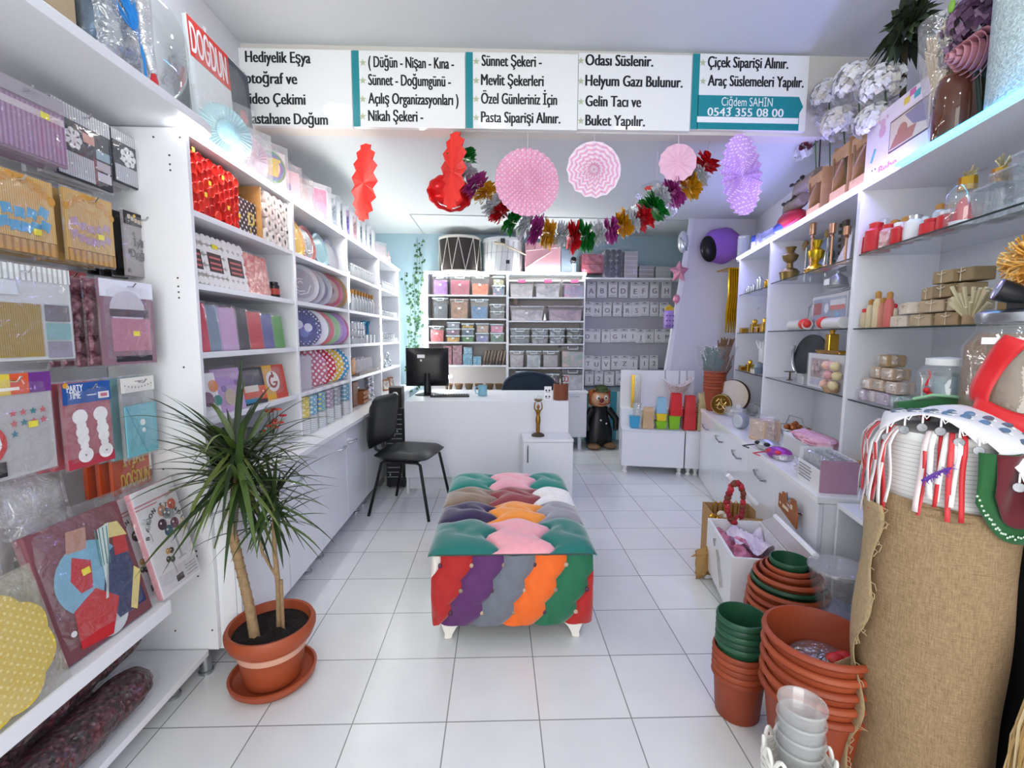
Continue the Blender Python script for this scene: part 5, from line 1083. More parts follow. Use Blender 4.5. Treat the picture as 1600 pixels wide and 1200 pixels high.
def garl(m, w, h):
    m.use(q('#1d55a3')).box(-w/2, w/2, -.003, -.0012, h*.76, h); m.use(q('#f3f3f3')).text('PARTY', h*.085, -w*.42, h*.90, -.0036, fit=w*.32, bold=.08); m.text('TIME', h*.085, -w*.38, h*.82, -.0036, fit=w*.22, bold=.08)
    m.box(w*.22, w*.46, -.0036, -.003, h*.79, h*.87).box(-w*.02, w*.18, -.0036, -.003, h*.84, h*.852); m.use(q('#c96a7a')).box(w*.27, w*.42, -.0042, -.0036, h*.81, h*.85); m.use(q('#e3a23c')).disc(-w*.44, h*.98, .008, -.0040, -.003, 10)
    m.use(q('#b5384a')).box(-w*.5, w*.5, -.0020, -.0012, .0, h*.12)
    m.use(q('#f6f5f7'))
    for sx in (-.20, .24):
        for z, r in ((.60, .155), (.50, .10), (.42, .13), (.33, .12), (.25, .085), (.14, .155)): m.disc(w*sx+(.6-z)*w*.12, h*z, w*r, -.0036-.0001*z, -.0020, 20)
    m.use(q('#8d8d92')).disc(w*-.15, h*.14, .003, -.0046, -.0036, 8).disc(w*.30, h*.14, .003, -.0046, -.0036, 8)
hpack('front pink garland pack with a blue PARTY TIME header in the fourth hanging row', (99, 601), (176, 716), -1.22, q('#b06a76'), garl, 'pink garland packs', behind=2, turn=-6, bmat=q('#b2545f'))
def nap(m, w, h):
    m.use(q('#ece8e2')).box(-w/2, w/2, -.003, -.0012, h*.82, h); m.use(q('#8a8580'))
    for i in range(9): u = i/8; m.box((u-.5)*w*.8-.002, (u-.5)*w*.8+.002, -.0036, -.003, h*(.90-.035*sin(PI*u)), h*(.915-.03*sin(PI*u)))
    m.box(-w*.1, w*.15, -.0036, -.003, h*.945, h*.955); m.use(q('#79bccb')).box(-w*.47, w*.47, -.006, -.0012, h*.03, h*.66); m.use(q('#5fa5b6')).prism([(-w*.45, h*.64), (-w*.42, h*.64), (w*.12, h*.04), (w*.08, h*.04)], -.0068, -.006)
    m.use(q('#eef3f3')).disc(w*.02, h*.43, w*.075, -.0072, -.006, 14).disc(w*.04, h*.33, w*.055, -.0072, -.006, 14)
hpack('front light blue napkin pack with a white header in the fourth hanging row', (187, 592), (247, 704), -1.22, film('#d9dde0', .3, .1, .2), nap, 'light blue napkin packs', sticker=(.12, .46), behind=2, bmat=q('#86b3b8'))
def orange(m, w, h):
    m.use(q('#e8c23a')).text('İYİKİ', h*.34, -w*.24, h*.55, -.0026, fit=w*.55, bold=.1); m.text('DOĞDUN', h*.34, -w*.32, h*.08, -.0026, fit=w*.74, bold=.1); m.use(q('#f0ece6')).box(w*.44, w*.5, -.0026, -.0012, h*.3, h)
hpack('front orange banner pack reading İYİKİ DOĞDUN under the light blue napkins', (172, 702), (238, 752), -1.27, q('#d2552a'), orange, 'orange banner packs', behind=2)
# ------------------------------------------------------------ upper sloping shelf
ZS = .4555
def spack(label, y0, y1, h, x0, lean, base, art, turn=0, thick=.03, soft=True, fm=None, name='party_pack', y_off=0, z=ZS):
    t = T(name, label, 'party supplies', (x0, (y0+y1)/2, z), (radians(-lean), 0, LZ+radians(turn))); w = y1-y0
    M(base).box(-w/2, w/2, 0, thick, 0, h).build('pack_body', t, bevel=.004)
    m = M(PAPER); art(m, w, h); m.build('printed_art', t)
    M(fm or film('#f4f6f8', .04, .11, .12, .8, 14)).pillow(w+.02, h+.03, thick+.03, (0, thick/2, 0), 8, int(h*100), .004).build('clear_wrap', t); return t
def balon(m, w, h):
    m.use(q('#e7e4e8')).box(-w/2, w/2, -.002, -.0008, 0, h).use(q('#c9848c')).box(-w*.5, w*.5, -.0026, -.002, h*.86, h*.875).box(-w*.5, w*.0, -.0026, -.002, h*.83, h*.842)
    m.use(q('#2b2830')); 
    for i, ch in enumerate('BALON STANDI'): a = radians(160-i*12.5); m.at(tr(w*.02+w*.44*cos(a), 0, h*.46+w*.60*sin(a)) @ roty(-(a-PI/2))).text(ch, h*.042, -.006, 0, -.0030, bold=.12)
    m.at()
    def bal(x, z, r, c): m.use(mat(c, .2)).disc(x, z, r, -.0034, -.0022, 16); m.use(PAPER).disc(x-r*.3, z+r*.3, r*.2, -.004, -.0034, 8)
    for x, z, c in ((-.04, .62, '#4a2338'), (.12, .70, '#8f959b'), (.04, .74, '#c9967e'), (.24, .58, '#6b2f47'), (.06, .54, '#3d6076'), (.2, .68, '#a9aeb4'), (.30, .76, '#d96a52')): bal(w*x, h*z, w*.10, c)
    for x, z, c in ((-.36, .66, '#b9bcc0'), (-.30, .71, '#9da1a6'), (-.40, .72, '#c9ccd0'), (-.14, .30, '#2b2529'), (-.05, .28, '#2b2529'), (-.10, .37, '#c99a4a'), (-.02, .36, '#33292c'), (.42, .56, '#d9b79a'), (.44, .50, '#c9a88c')): bal(w*x, h*z, w*.055, c)
    m.use(q('#a9acb2')).prism([(w*.14, h*.50), (w*.18, h*.50), (w*.20, h*.26), (w*.15, h*.26)], -.003, -.0021).box(w*.08, w*.28, -.003, -.0021, h*.245, h*.26).prism([(-w*.08, h*.26), (-w*.05, h*.26), (-w*.03, h*.14), (-w*.06, h*.14)], -.003, -.0021).prism([(-w*.36, h*.60), (-w*.34, h*.60), (-w*.33, h*.52), (-w*.35, h*.52)], -.003, -.0021)
    m.use(q('#d6d2d8')).box(-w*.48, w*.48, -.0028, -.002, h*.03, h*.2); m.use(q('#4b4648')).box(-w*.1, w*.08, -.0034, -.0028, h*.06, h*.12)
    m.use(q('#9a96a0'))
    for i in range(4): m.box(w*.16, w*.44, -.0034, -.0028, h*(.06+.03*i), h*(.068+.03*i))
spack('front white balloon stand pack printed BALON STANDI leaning at the shelf end', 1.475, 1.665, .365, -1.09, 13, q('#c98a94'), balon, 0, .02)
spack('second white balloon stand pack half hidden behind the front one', 1.42, 1.60, .345, -1.135, 13, q('#c98a94'), balon, 3, .02)
def hero(m, w, h):      # plain red, blue and sky coloured shapes
    m.use(q('#7fb4cf')).disc(-.01, h*.52, w*.36, -.003, -.0012, 28).use(q('#c9cfd4')).disc(w*.02, h*.16, w*.2, -.003, -.0012, 24)
    m.use(q('#2b3a66')).prism([(w*.02, h*.34), (w*.18, h*.62), (w*.40, h*.70), (w*.44, h*.1), (w*.1, h*.1)], -.0042, -.003)
    m.use(q('#c3242c')).prism([(-w*.34, h*.06), (-w*.02, h*.02), (w*.16, h*.26), (-w*.04, h*.42), (-w*.30, h*.34)], -.0050, -.003).prism([(-w*.18, h*.44), (-w*.06, h*.44), (-.0, h*.64), (-w*.16, h*.72), (-w*.24, h*.56)], -.0050, -.003).prism([(w*.26, h*.58), (w*.42, h*.56), (w*.44, h*.72), (w*.30, h*.74)], -.0050, -.003)
    m.use(q('#d9e6e4')).prism([(w*.02, h*.30), (w*.05, h*.30), (w*.16, h*.84), (w*.30, h*.86), (w*.22, h*.66)], -.0058, -.005); m.use(q('#4f8b84'))
    for k in range(4): m.prism([(w*(.07+.035*k), h*.55), (w*(.08+.035*k), h*.55), (w*(.135+.045*k), h*.84), (w*(.125+.045*k), h*.84)], -.0064, -.0058)
    m.use(q('#e5d38a')).prism([(w*.24, h*.12), (w*.30, h*.08), (w*.48, h*.36), (w*.42, h*.42)], -.0064, -.005); m.use(q('#e5d38a')).prism([(w*.24, h*.74), (w*.46, h*.70), (w*.40, h*.84), (w*.26, h*.86)], -.0056, -.003)
    m.use(q('#eef0f2')).disc(-w*.37, h*.2, .008, -.0062, -.005, 10); m.use(q('#b98a78')).prism([(-w*.2, h*.76), (w*.0, h*.74), (w*.06, h*.9), (-w*.14, h*.92)], -.004, -.003)
t = spack('large clear party pack with red and blue shapes on the sloping shelf', 1.16, 1.44, .36, -1.105, 14, q('#7d4a52'), hero, -3, .03)
M(STICK).box(-.035, -.012, -.0085, -.0072, .20, .218).build('price_sticker', t)
YD = dots('#dcbf3c', '#efe08a', .022, .20, (0, 2))
for k, (yc, r, x) in enumerate(((.99, .13, -1.075), (1.03, .12, -1.11))):
    t = T('party_plates', ('front', 'rear')[k]+' yellow scalloped dotted plates leaning on the sloping shelf at the left edge', 'party plates', (x, yc, ZS), (radians(-14), 0, LZ), 'yellow scalloped plates')
    m = M(YD); pts = [(r*(1+.10*abs(sin(4*a)))*cos(a), r*1.12+r*(1+.10*abs(sin(4*a)))*sin(a)) for a in [2*PI*i/64 for i in range(64)]]; m.prism(pts, 0, .02); m.build('plates', t, bevel=.002)
    M(film('#f6f3d8', .12, .15, .12, .7)).pillow(r*2.3, r*2.4, .055, (0, .01, 0), 8, k+4, .006).build('clear_wrap', t)
for k, (y0, y1, h, x) in enumerate(((.75, 1.05, .42, -1.19), (1.0, 1.22, .45, -1.21), (1.18, 1.40, .47, -1.22))):
    t = T('party_pack', ('nearest', 'middle', 'farthest')[k]+' of the white plastic bags at the back of the sloping shelf', 'party supplies', (x, (y0+y1)/2, ZS), (radians(-8), 0, LZ), 'white plastic bags behind the plates')
    w = y1-y0; M(crumple('#e6e6e8', '#b9b4b6', 10, .35, 0, .8)).pillow(w, h, .05, (0, .03, 0), 9, k+21, .010).build('contents', t); M(film('#ffffff', .2, .25, .1, 1)).pillow(w+.02, h+.03, .08, (0, .03, 0), 8, k+31, .010).build('clear_wrap', t)
# ------------------------------------------------------------ lowest shelf: bags of dark red tinsel
TIN = crumple('#5e1626', '#200810', 55, .35, .2, 1); TIN2 = crumple('#7a2436', '#2e0d18', 45, .35, .2, 1)
for k, (y0, y1, x, r, z, lab) in enumerate(((1.02, 1.52, -1.205, .064, .1065, 'clear bag of dark red tinsel at the front of the lowest shelf'), (.72, 1.45, -1.335, .066, .1065, 'long clear bag of dark red tinsel lying behind the front bag'), (1.10, 1.60, -1.29, .058, .215, 'clear bag of dark red tinsel on top at the back of the lowest shelf'), (.50, 1.0, -1.205, .062, .1065, 'nearest clear bag of dark red tinsel on the lowest shelf'))):
    t = T('tinsel_bag', lab, 'tinsel', (x, (y0+y1)/2, z), LZ, 'bags of dark red tinsel'); L = y1-y0
    def mk(m, rr, n, sd, wr):
        rd = random.Random(sd)
        def fn(u, v):
            a = 2*PI*v; e = (1-abs(2*u-1)**6)**.5; j = 1+wr*sin(7*a+u*23)+wr*sin(31*u+3*a)
            return ((u-.5)*L*1.0*(1 if rr == r else 1.1), rr*1.05*e*cos(a)*j, max(0.0005, r+rr*.95*e*sin(a)*j))
        return m.grid(fn, 30, 18)
    mk(M(TIN if k % 2 == 0 else TIN2), r, 0, k, .05).build('tinsel', t); mk(M(film('#e9d9de', .025, .10, .08, .8, 18)), r*1.16, 0, k+9, .03).build('clear_bag', t)
# ------------------------------------------------------------ on the deep shelf above
ZD = 2.0755
p = aX(98, 40, -1.16); t = T('gift_box', 'beige carton box at the left end of the deep shelf above', 'box', (-1.16, p.y, ZD), LZ); M(mat('#c3ad8c', .6, noise=.15)).box(-.075, .045, 0, .2, 0, .34).build('box', t, bevel=.002); M(mat('#a9977c', .5)).box(-.0755, .0455, -.001, .2, .3405, .36).build('lid', t)
p = aX(150, 60, -1.15); t = T('balloon_pack', 'dark blue foil balloon pack in clear plastic beside the beige box', 'party supplies', (-1.15, p.y, ZD), LZ-.3); M(crumple('#2c4a63', '#7fa3b8', 12, .2, .5)).pillow(.09, .36, .07, (0, .03, 0), 7, 2, .006).build('foil', t); M(FILM).pillow(.11, .39, .1, (0, .03, 0), 7, 3, .006).build('clear_wrap', t)
p = aX(205, 100, -1.10); t = T('balloon_pack', 'silver foil balloon pack with a bright blue plume on the deep shelf', 'party supplies', (-1.12, p.y, ZD), LZ-.4); M(crumple('#c9cdd2', '#8c949c', 16, .15, .8, .8)).pillow(.13, .34, .06, (0, .03, 0), 8, 5, .008).build('foil', t)
m = M(mat('#2f8fe0', .4, .2)); rd = random.Random(6)
for i in range(26): x = rd.uniform(-.03, .03); zz = .24+rd.uniform(-.05, .05); m.tube([(x, -.012, zz), (x*.6+.01, -.03, zz-.05), (.035, -.02, .14)], .0025, 5)
m.tube([(.03, -.02, .16), (.045, -.02, .08), (.05, -.015, .02)], .004, 6); m.build('plume', t); M(film('#eef3f6', .10, .28, .08, 1)).pillow(.17, .38, .11, (0, .03, 0), 8, 7, .01).build('clear_wrap', t)
p = aX(243, 120, -1.07); t = T('balloon_stick', 'clear balloon tube with a red tip standing at the deep shelf edge', 'party supplies', (-1.075, p.y, ZD)); M(film('#eef2f6', .2, .3, .05, .6)).tube([(-.01, -.02, .32), (-.012, -.01, .12), (.0, .0, .05)], [.026, .022, .012], 12).build('tube', t); M(mat('#d5323a', .4)).lathe([(.013, 0), (.011, .03), (.007, .05), (.0, .05)], 12).build('red_tip', t)
p = aX(282, 100, -1.12); t = T('bubble_balloon', 'big clear bubble balloon with a lilac ribbon inside at the deep shelf end', 'balloon', (-1.13, 1.655, ZD))
M(film('#e9f1f4', .05, .26, .02, .15, 6)).ball((0, 0, .165), .105, .105, .165, 28, 18).build('bubble', t); m = M(mat('#6a63c9', .3)); m.tube([(-.03, -.06, .22), (.02, -.07, .18), (.045, -.06, .12)], .006, 6); m.use(mat('#49a0dd', .3)).tube([(.04, -.06, .12), (.0, -.07, .10), (-.02, -.05, .09)], .007, 6); m.build('ribbon', t)
M(film('#ffffff', .25, .3, .05, .5)).lathe([(.02, .331), (.012, .345), (.03, .37)], 14, close=False).build('neck', t)
yc, w_, z0, h_ = quadpos((303, 20), (402, 232), -1.30)
t = T('banner_pack', 'long clear banner pack with a red DOĞDUN strip on top of the first bookcase', 'party supplies', (-1.30, yc, 2.0435), (radians(-3), 0, LZ), None)
h_ = aX(330, 48, -1.3).z-2.0435
M(mat('#dbe6e6', .4)).box(-w_/2, w_/2, 0, .02, 0, h_).build('card', t, bevel=.002); m = M(mat('#d8392f', .4)).box(-w_/2, w_*.12, -.002, -.0004, h_*.74, h_*.995); m.use(PAPER).text('DOĞDUN', h_*.20, -w_*.48, h_*.77, -.0028, fit=w_*.55, bold=.1); m.build('red_strip', t)
m = M(mat('#33404e', .4)).box(w_*.125, w_/2, -.002, -.0004, .002, h_*.99); m.use(mat('#b8453f', .5)).disc(w_*.33, h_*.62, w_*.07, -.003, -.002, 14).disc(w_*.30, h_*.40, w_*.05, -.003, -.002, 12); m.use(mat('#c9d2d8', .5)).box(w_*.14, w_*.48, -.003, -.002, h_*.52, h_*.53).box(w_*.16, w_*.42, -.003, -.002, h_*.30, h_*.31); m.build('picture_panels', t)
M(FILM).pillow(w_+.02, h_+.02, .05, (0, .01, 0), 7, 12, .003).build('clear_wrap', t)
# ============================================================ BACK WALL GOODS
FB = BY+.012
def bx(px, py, y=FB): return aY(px, py, y).x
LIDM = mat('#c9d8de', .3, noise=.03); CLIP = mat('#dfe9ee', .3, noise=0)
def tub(label, px0, px1, ptop, z, fill, y=FB, lid=LIDM, fillh=.82, clip=True, group='plastic storage boxes on the back wall', d=.2, sticker=True, extra=None, tap=.93):
    x0, x1 = bx(px0, ptop, y), bx(px1, ptop, y); w = x1-x0-.006; h = aY((px0+px1)/2, ptop, y).z-z
    t = T('storage_box', label, 'storage box', ((x0+x1)/2, y, z), 0, group); b = w*tap/2; hh = h-.016
    M(TUB).add([(-b, .006, .0005), (b, .006, .0005), (b, d-.006, .0005), (-b, d-.006, .0005), (-w/2, 0, hh), (w/2, 0, hh), (w/2, d, hh), (-w/2, d, hh)], [(0,3,2,1), (0,1,5,4), (1,2,6,5), (2,3,7,6), (3,0,4,7)]).build('tub', t)
    f = hh*fillh; b2 = b-.005; m = M(fill); m.add([(-b2, .010, .004), (b2, .010, .004), (b2, d-.012, .004), (-b2, d-.012, .004), (-b2-.002, .008, f), (b2+.002, .008, f*.96), (b2, d-.012, f), (-b2, d-.012, f*.97)], [(0,3,2,1), (4,5,6,7), (0,1,5,4), (1,2,6,5), (2,3,7,6), (3,0,4,7)]); m.build('contents', t)
    M(lid).box(-w/2-.004, w/2+.004, -.006, d+.004, hh+.0005, h).build('lid', t, bevel=.003)
    if clip: M(CLIP).tube([(-w*.22, -.007, h-.004), (-w*.22, -.014, h-.022), (-w*.20, -.012, h-.034), (w*.20, -.012, h-.034), (w*.22, -.014, h-.022), (w*.22, -.007, h-.004)], .005, 6).build('clip_handle', t)
    if sticker: M(PAPER).box(-.018, .012, -.0022, -.0012, hh*.5, hh*.5+.022).build('label_sticker', t)
    return t, h
def F(c, c2=None, s=35): return crumple(c, c2 or c, s, .4, 0, .4)
zl = [z+.0005 for z in BZL]; zr_ = [z+.0005 for z in BZR]
r0 = zl[0]
tub('lilac filled storage box at the left of the top row', 676, 700, 430, r0, F('#a46fb0', '#8a5fc0'))
tub('raspberry filled storage box second in the top row', 702, 735, 430, r0, F('#a8455f', '#b9566e'))
tub('orange filled storage box third in the top row', 736, 764, 430, r0, F('#e0704c', '#e88a5e'), fillh=.62)
t, h = tub('small blue and pink storage box under another at the right of the top row', 769, 789, 446, r0, F('#5f9fb5', '#dba3c0', 25), fillh=.9)
tub('small clear storage box with olive contents stacked at the right of the top row', 770, 788, 432, r0+h+.001, F('#8f8a5a', '#c9cabb'), clip=False)
r1 = zl[1]
tub('charcoal filled storage box at the left of the second row', 676, 700, 465, r1, F('#3a444e', '#4b565f'))
tub('copper orange filled storage box in the second row', 703, 732, 467, r1, F('#b3805c', '#8f5f3f'), lid=mat('#cdb9b3', .4), fillh=.95)
tub('bright blue filled storage box in the second row', 735, 763, 467, r1, F('#2f87bf', '#2672a6'), fillh=.68)
t, h = tub('lower one of two dark grey flat boxes in the second row', 765, 789, 486, r1, F('#737b82', '#565f68'), sticker=False)
tub('upper one of two dark grey flat boxes in the second row', 765, 789, 475, r1+h+.001, F('#4f5a63', '#5f6a73'))
r2 = zl[2]
tub('red filled storage box at the left of the third row', 671, 694, 509, r2, F('#b84a50', '#c9646a'))
def stack(specs, z, base):
    for lab, a, b, ptop, fill, kw in specs: t, h = tub(lab, a, b, ptop, z, fill, **kw); z += h+.001
flat = dict(clip=False, fillh=.9)
stack((('small yellow box, bottom of the left stack in the third row', 697, 719, 524, F('#e0b458', '#d9a645'), flat), ('small mauve box, middle of the left stack in the third row', 697, 719, 513, F('#a8738a', '#7d8ea0'), flat), ('small grey box, top of the left stack in the third row', 698, 719, 503, F('#b9bec9', '#8f97a6'), flat)), r2, 0)
stack((('small green box, bottom of the second stack in the third row', 721, 741, 524, F('#4a9f4a', '#3f8f45'), flat), ('small slate blue box, middle of the second stack in the third row', 721, 741, 513, F('#4a6a85', '#5f7f96'), flat), ('small mustard box, top of the second stack in the third row', 721, 741, 505, F('#d9b04a', '#c99f3f'), flat)), r2, 0)
stack((('small periwinkle box, bottom of the third stack in the third row', 743, 764, 520, F('#7f86bf', '#6f76b0'), flat), ('small beige box, top of the third stack in the third row', 744, 764, 505, F('#bda08a', '#a98c76'), flat)), r2, 0)
stack((('small dark green box with handle, bottom right of the third row', 766, 788, 520, F('#2f6a56', '#3a7a62'), dict(fillh=.9)), ('small bright pink box, top right of the third row', 766, 787, 506, F('#e07fa6', '#d96f9a'), flat)), r2, 0)
r3 = zl[3]
def brick(label, px0, px1, ptop, z, c, name='wrapped_bundle', c2=None, y=FB, d=.2, cat='bundle', grp='wrapped bundles in the fourth row'):
    x0, x1 = bx(px0, ptop, y), bx(px1, ptop, y); w = x1-x0-.004; h = aY((px0+px1)/2, ptop, y).z-z; t = T(name, label, cat, ((x0+x1)/2, y, z), 0, grp)
    M(F(c, c2)).box(-w/2, w/2, 0, d, 0, h).build('goods', t, bevel=.004); M(FILM).box(-w/2-.001, w/2+.001, -.002, d+.002, .0003, h+.003).build('clear_wrap', t); return h
brick('rose wrapped bundle left of the pair in the fourth row behind the monitor', 693, 706, 541, r3, '#b56f7c', c2='#9a5563'); brick('dark rose wrapped bundle right of the pair in the fourth row', 707, 722, 540, r3, '#8f5a68', c2='#b0788a')
brick('pale rose bundle at the far left of the fourth row', 672, 684, 552, r3, '#c2959c')
h = brick('lower blue wrapped bundle in the fourth row', 723, 738, 553, r3, '#3f8fb0', c2='#5aa9c4'); brick('upper blue wrapped bundle in the fourth row', 724, 738, 543, r3+h+.004, '#6fa6bd'); brick('bright turquoise bundle low in the fourth row', 739, 752, 557, r3, '#2f94b8')
for k in range(7):
    x = bx(755+k*5, 568); t = T('paper_fan', ('first', 'second', 'third', 'fourth', 'fifth', 'sixth', 'seventh')[k]+' of the leaning brown paper fans packed in the fourth row', 'fan', (x, FB+.01, r3), (0, radians(14), 0), 'folded fans in the fourth row')
    M(mat('#5a5148' if k % 2 else '#6d6258', .6)).box(-.010, .010, 0, .14, 0, .17+.006*(k % 3)).build('paper', t); M(mat('#c2a88f', .6)).box(-.0105, -.002, -.003, -.0005, .05, .17).build('wooden_rib', t)
# under the left column: brown braided baskets on the base cabinet, hidden by the desk chair
for k, px in enumerate((700, 716, 732, 748, 765, 780)): t = T('wicker_basket', ('first', 'second', 'third', 'fourth', 'fifth', 'sixth')[k]+' small brown basket in the row on the back cabinet, from the monitor', 'basket', (bx(px, 595), FB+.08, BASE+.0005), 0, 'brown baskets on the back cabinet'); M(stripes('#6d5236', '#3f2e1c', .012, 2, .5, .7)).lathe([(.035, 0), (.05, .06), (.047, .06), (.03, .006), (.0, .005)], 14).build('basket', t); M(mat('#7d6040', .7)).tube([(.0485*cos(a*PI/8), .0485*sin(a*PI/8), .063) for a in range(17)], .004, 6).build('rim', t)
# right column
PKL = mat('#d2648f', .4); WL = mat('#e6eaec', .35)
for a, b, lab, f in ((796, 834, 'left white lidded storage box with a pink latch in the right column', F('#b5b0b6', '#d9d4d2', 22)), (836, 876, 'middle white lidded storage box with a pink latch in the right column', F('#a3a0a8', '#cdc9ca', 26)), (881, 914, 'right lidded storage box with magenta bow in the right column', F('#8f98ad', '#c08aae', 20))):
    t, h = tub(lab, a, b, 438, zr_[0], f, lid=WL, clip=False, sticker=False, d=.22); M(PKL).box(-.045, .045, -.0125, -.0065, h-.030, h+.004).build('latch', t)
tub('long low storage box with mauve contents on the left of the second right row', 797, 850, 478, zr_[1], F('#9c93a8', '#c9c2cc', 25), clip=False, lid=mat('#b9b6c2', .3))
tub('long low storage box with rose contents on the right of the second right row', 856, 911, 478, zr_[1], F('#a08aa0', '#c7adb9', 20), clip=False, lid=mat('#b3a3ae', .3), sticker=False)
t = T('plush_toy', 'small beige teddy sitting on the mauve storage box', 'toy', (bx(806, 470), FB+.08, aY(806, 477, FB).z+.002)); PB = mat('#a99485', .9); M(PB).ball((0, 0, .035), .035, .03, .035).ball((0, -.005, .075), .026).build('body', t)
for s in (-1, 1): M(PB).ball((s*.02, 0, .098), .009).build('ear', t)
t = T('party_hat', 'little white cone standing between the long boxes', 'party hat', (bx(851.5, 490), FB-.0, zr_[1])); M(PAPER).lathe([(.020, 0), (.001, .085)], 16).build('cone', t); M(mat('#c9c3cf', .5)).lathe([(.0215, 0), (.0215, .006)], 16).build('rim', t)
for k, (a, b) in enumerate(((797, 828), (830, 857), (858, 883), (885, 911))):
    w_ = ('first', 'second', 'third', 'fourth')[k]; fl = (F('#51606d', '#87939c', 22), F('#6b7480', '#b5bcbe', 22), F('#626e7b', '#cfd6da', 22), F('#3f4d57', '#a9ad8f', 22))[k]
    t, h = tub('lower flat grey box, '+w_+' stack in the third right row', a, b, 524, zr_[2], fl, sticker=False); tub('upper flat grey box, '+w_+' stack in the third right row', a, b, 513, zr_[2]+h+.001, fl, sticker=False)
for k, (a, b) in enumerate(((796, 819), (822, 846), (848, 873))): tub(('first', 'second', 'third')[k]+' of three pale grey boxes in the fourth right row', a, b, 548, zr_[3], (F('#b3a6ab', '#c9c6c6'), F('#a9b5bf', '#d2d6d8', 18), F('#b4b2b5', '#bfbdbf'))[k], sticker=False, lid=mat('#c5d3d9', .3))
tub('larger grey box with sea green contents at the right of the fourth right row', 877, 913, 541, zr_[3], F('#9bb0ab', '#d9c2b9', 16), sticker=False, lid=mat('#77737f', .35), d=.24)
tub('pink filled box low behind the office chair', 838, 874, 584, BASE+.0005, F('#d9a0b5', '#b9c9a6', 25), sticker=False); tub('grey box at the right end low behind the pen cup', 878, 912, 578, BASE+.0005, F('#a9a8b2', '#cfcdd2', 18), sticker=False, lid=mat('#77737f', .35)); tub('clear box low behind the office chair back', 806, 834, 580, BASE+.0005, F('#b0b4ba', '#d9dcde', 18), sticker=False)
# ---- on top of the back shelves
zt = BTOP+.0205; yt = FB+.15
def topx(px, y=FB): return bx(px, 400, y)
t = T('drum', 'dark brown davul drum with white rope lacing on the back shelves', 'drum', ((topx(686, yt)+topx(752, yt))/2, yt, zt), 0, 'drums on top of the back shelves'); R = (topx(752, yt)-topx(686, yt))/2; hd = aY(720, 373, yt).z-zt
M(mat('#2f2724', .4, noise=.2)).lathe([(R*.97, .0), (R*.97, hd-.0)], 36).build('shell', t); SK = mat('#d9d5cc', .6)
M(SK).lathe([(R, 0), (R*1.01, .012), (R*.975, .018)], 36, close=False).build('hoop', t); M(SK).lathe([(R*.975, hd-.03), (R*1.01, hd-.022), (R, hd), (.001, hd+.001)], 36, close=False).build('drum_skin', t)
m = M(SK)
for i in range(10): a0, a1 = 2*PI*i/10, 2*PI*(i+.5*(1 if i % 2 else 1.3))/10; m.tube([(R*cos(a0), R*sin(a0), .012), (R*cos(a1), R*sin(a1), hd-.022)], .004, 5); m.tube([(R*cos(a1), R*sin(a1), hd-.022), (R*cos(a0+2*PI/10), R*sin(a0+2*PI/10), .012)], .004, 5)
m.build('lacing', t)
t = T('drum', 'white drum with thin cords and a stick strapped to it on the back shelves', 'drum', ((topx(754, yt)+topx(818, yt))/2, yt, zt), 0, 'drums on top of the back shelves'); R = (topx(818, yt)-topx(754, yt))/2*.97; hd = aY(786, 375, yt).z-zt
M(mat('#dfe1e3', .4)).lathe([(R*.96, 0), (R*.97, hd-.02)], 36).build('shell', t); M(mat('#c9ccd0', .4)).lathe([(R*.98, hd-.05), (R*1.02, hd-.04), (R*1.02, hd-.008), (R*.95, hd), (.001, hd+.006)], 36, close=False).build('drum_skin', t)
m = M(mat('#9a9da0', .5))
for i in range(22): a0 = 2*PI*i/22; a1 = a0+.13; m.tube([(R*.985*cos(a0), R*.985*sin(a0), .006), (R*.985*cos(a1), R*.985*sin(a1), hd-.045)], .0022, 5)
m.tube([(R*.985*cos(a*PI/16), R*.985*sin(a*PI/16), hd*.55) for a in range(33)], .0018, 5); m.build('lacing', t)
m = M(mat('#c2b29e', .5)); m.tube([(-.10, -R*1.04, hd*.80), (.0, -R*1.06, hd*.76), (.17, -R*1.0, hd*.58), (R*1.12, -R*.6, hd*.50)], [.016, .011, .010, .008], 8); m.build('drum_stick', t); M(mat('#23242a', .5)).box(-.03, .02, -R*1.075, -R*1.015, hd*.77, hd*.92).box(.03, .07, -R*1.0, -R*.97, hd*.22, hd*.32).build('black_strap', t)
t = T('gift_box', 'large dusty pink box with a ribbon beside the white drum', 'gift box', ((topx(821)+topx(876))/2, FB, zt)); w = (topx(876)-topx(821))/2; h = aY(848, 379, FB).z-zt
M(stripes('#dba6b0', '#d29aa6', .02, 0, .5)).box(-w, w, 0, .26, 0, h).build('box', t, bevel=.003); M(mat('#c9b3b5', .5)).tube([(-w, -.004, h*.72), (w, -.004, h*.85)], .006, 6).tube([(-w, -.004, h*.15), (w*.5, -.004, h*.72)], .006, 6).build('ribbon', t)
t = T('board_panel', 'pale blue grey board behind the black camera', 'panel', ((topx(878)+topx(902))/2, FB+.06, zt)); w = (topx(902)-topx(878))/2; M(mat('#8e9fb0', .5)).box(-w, w, 0, .02, 0, .26).build('board', t); M(mat('#a9b6c2', .5)).box(-w, w, -.002, -.0003, .0, .012).build('edge_strip', t)
t = T('security_camera', 'small black security camera on a white stalk on top of the back shelves', 'camera', (topx(896), FB+.02, zt)); M(PAPER).tube([(0, 0, 0), (0, 0, .11)], .007, 8).build('stalk', t); M(BLACK).at(tr(0, 0, .14) @ rotx(PI/2-.2)).lathe([(.022, -.05), (.03, -.03), (.032, .04), (.026, .05), (.001, .05)], 16).at().build('camera_body', t)
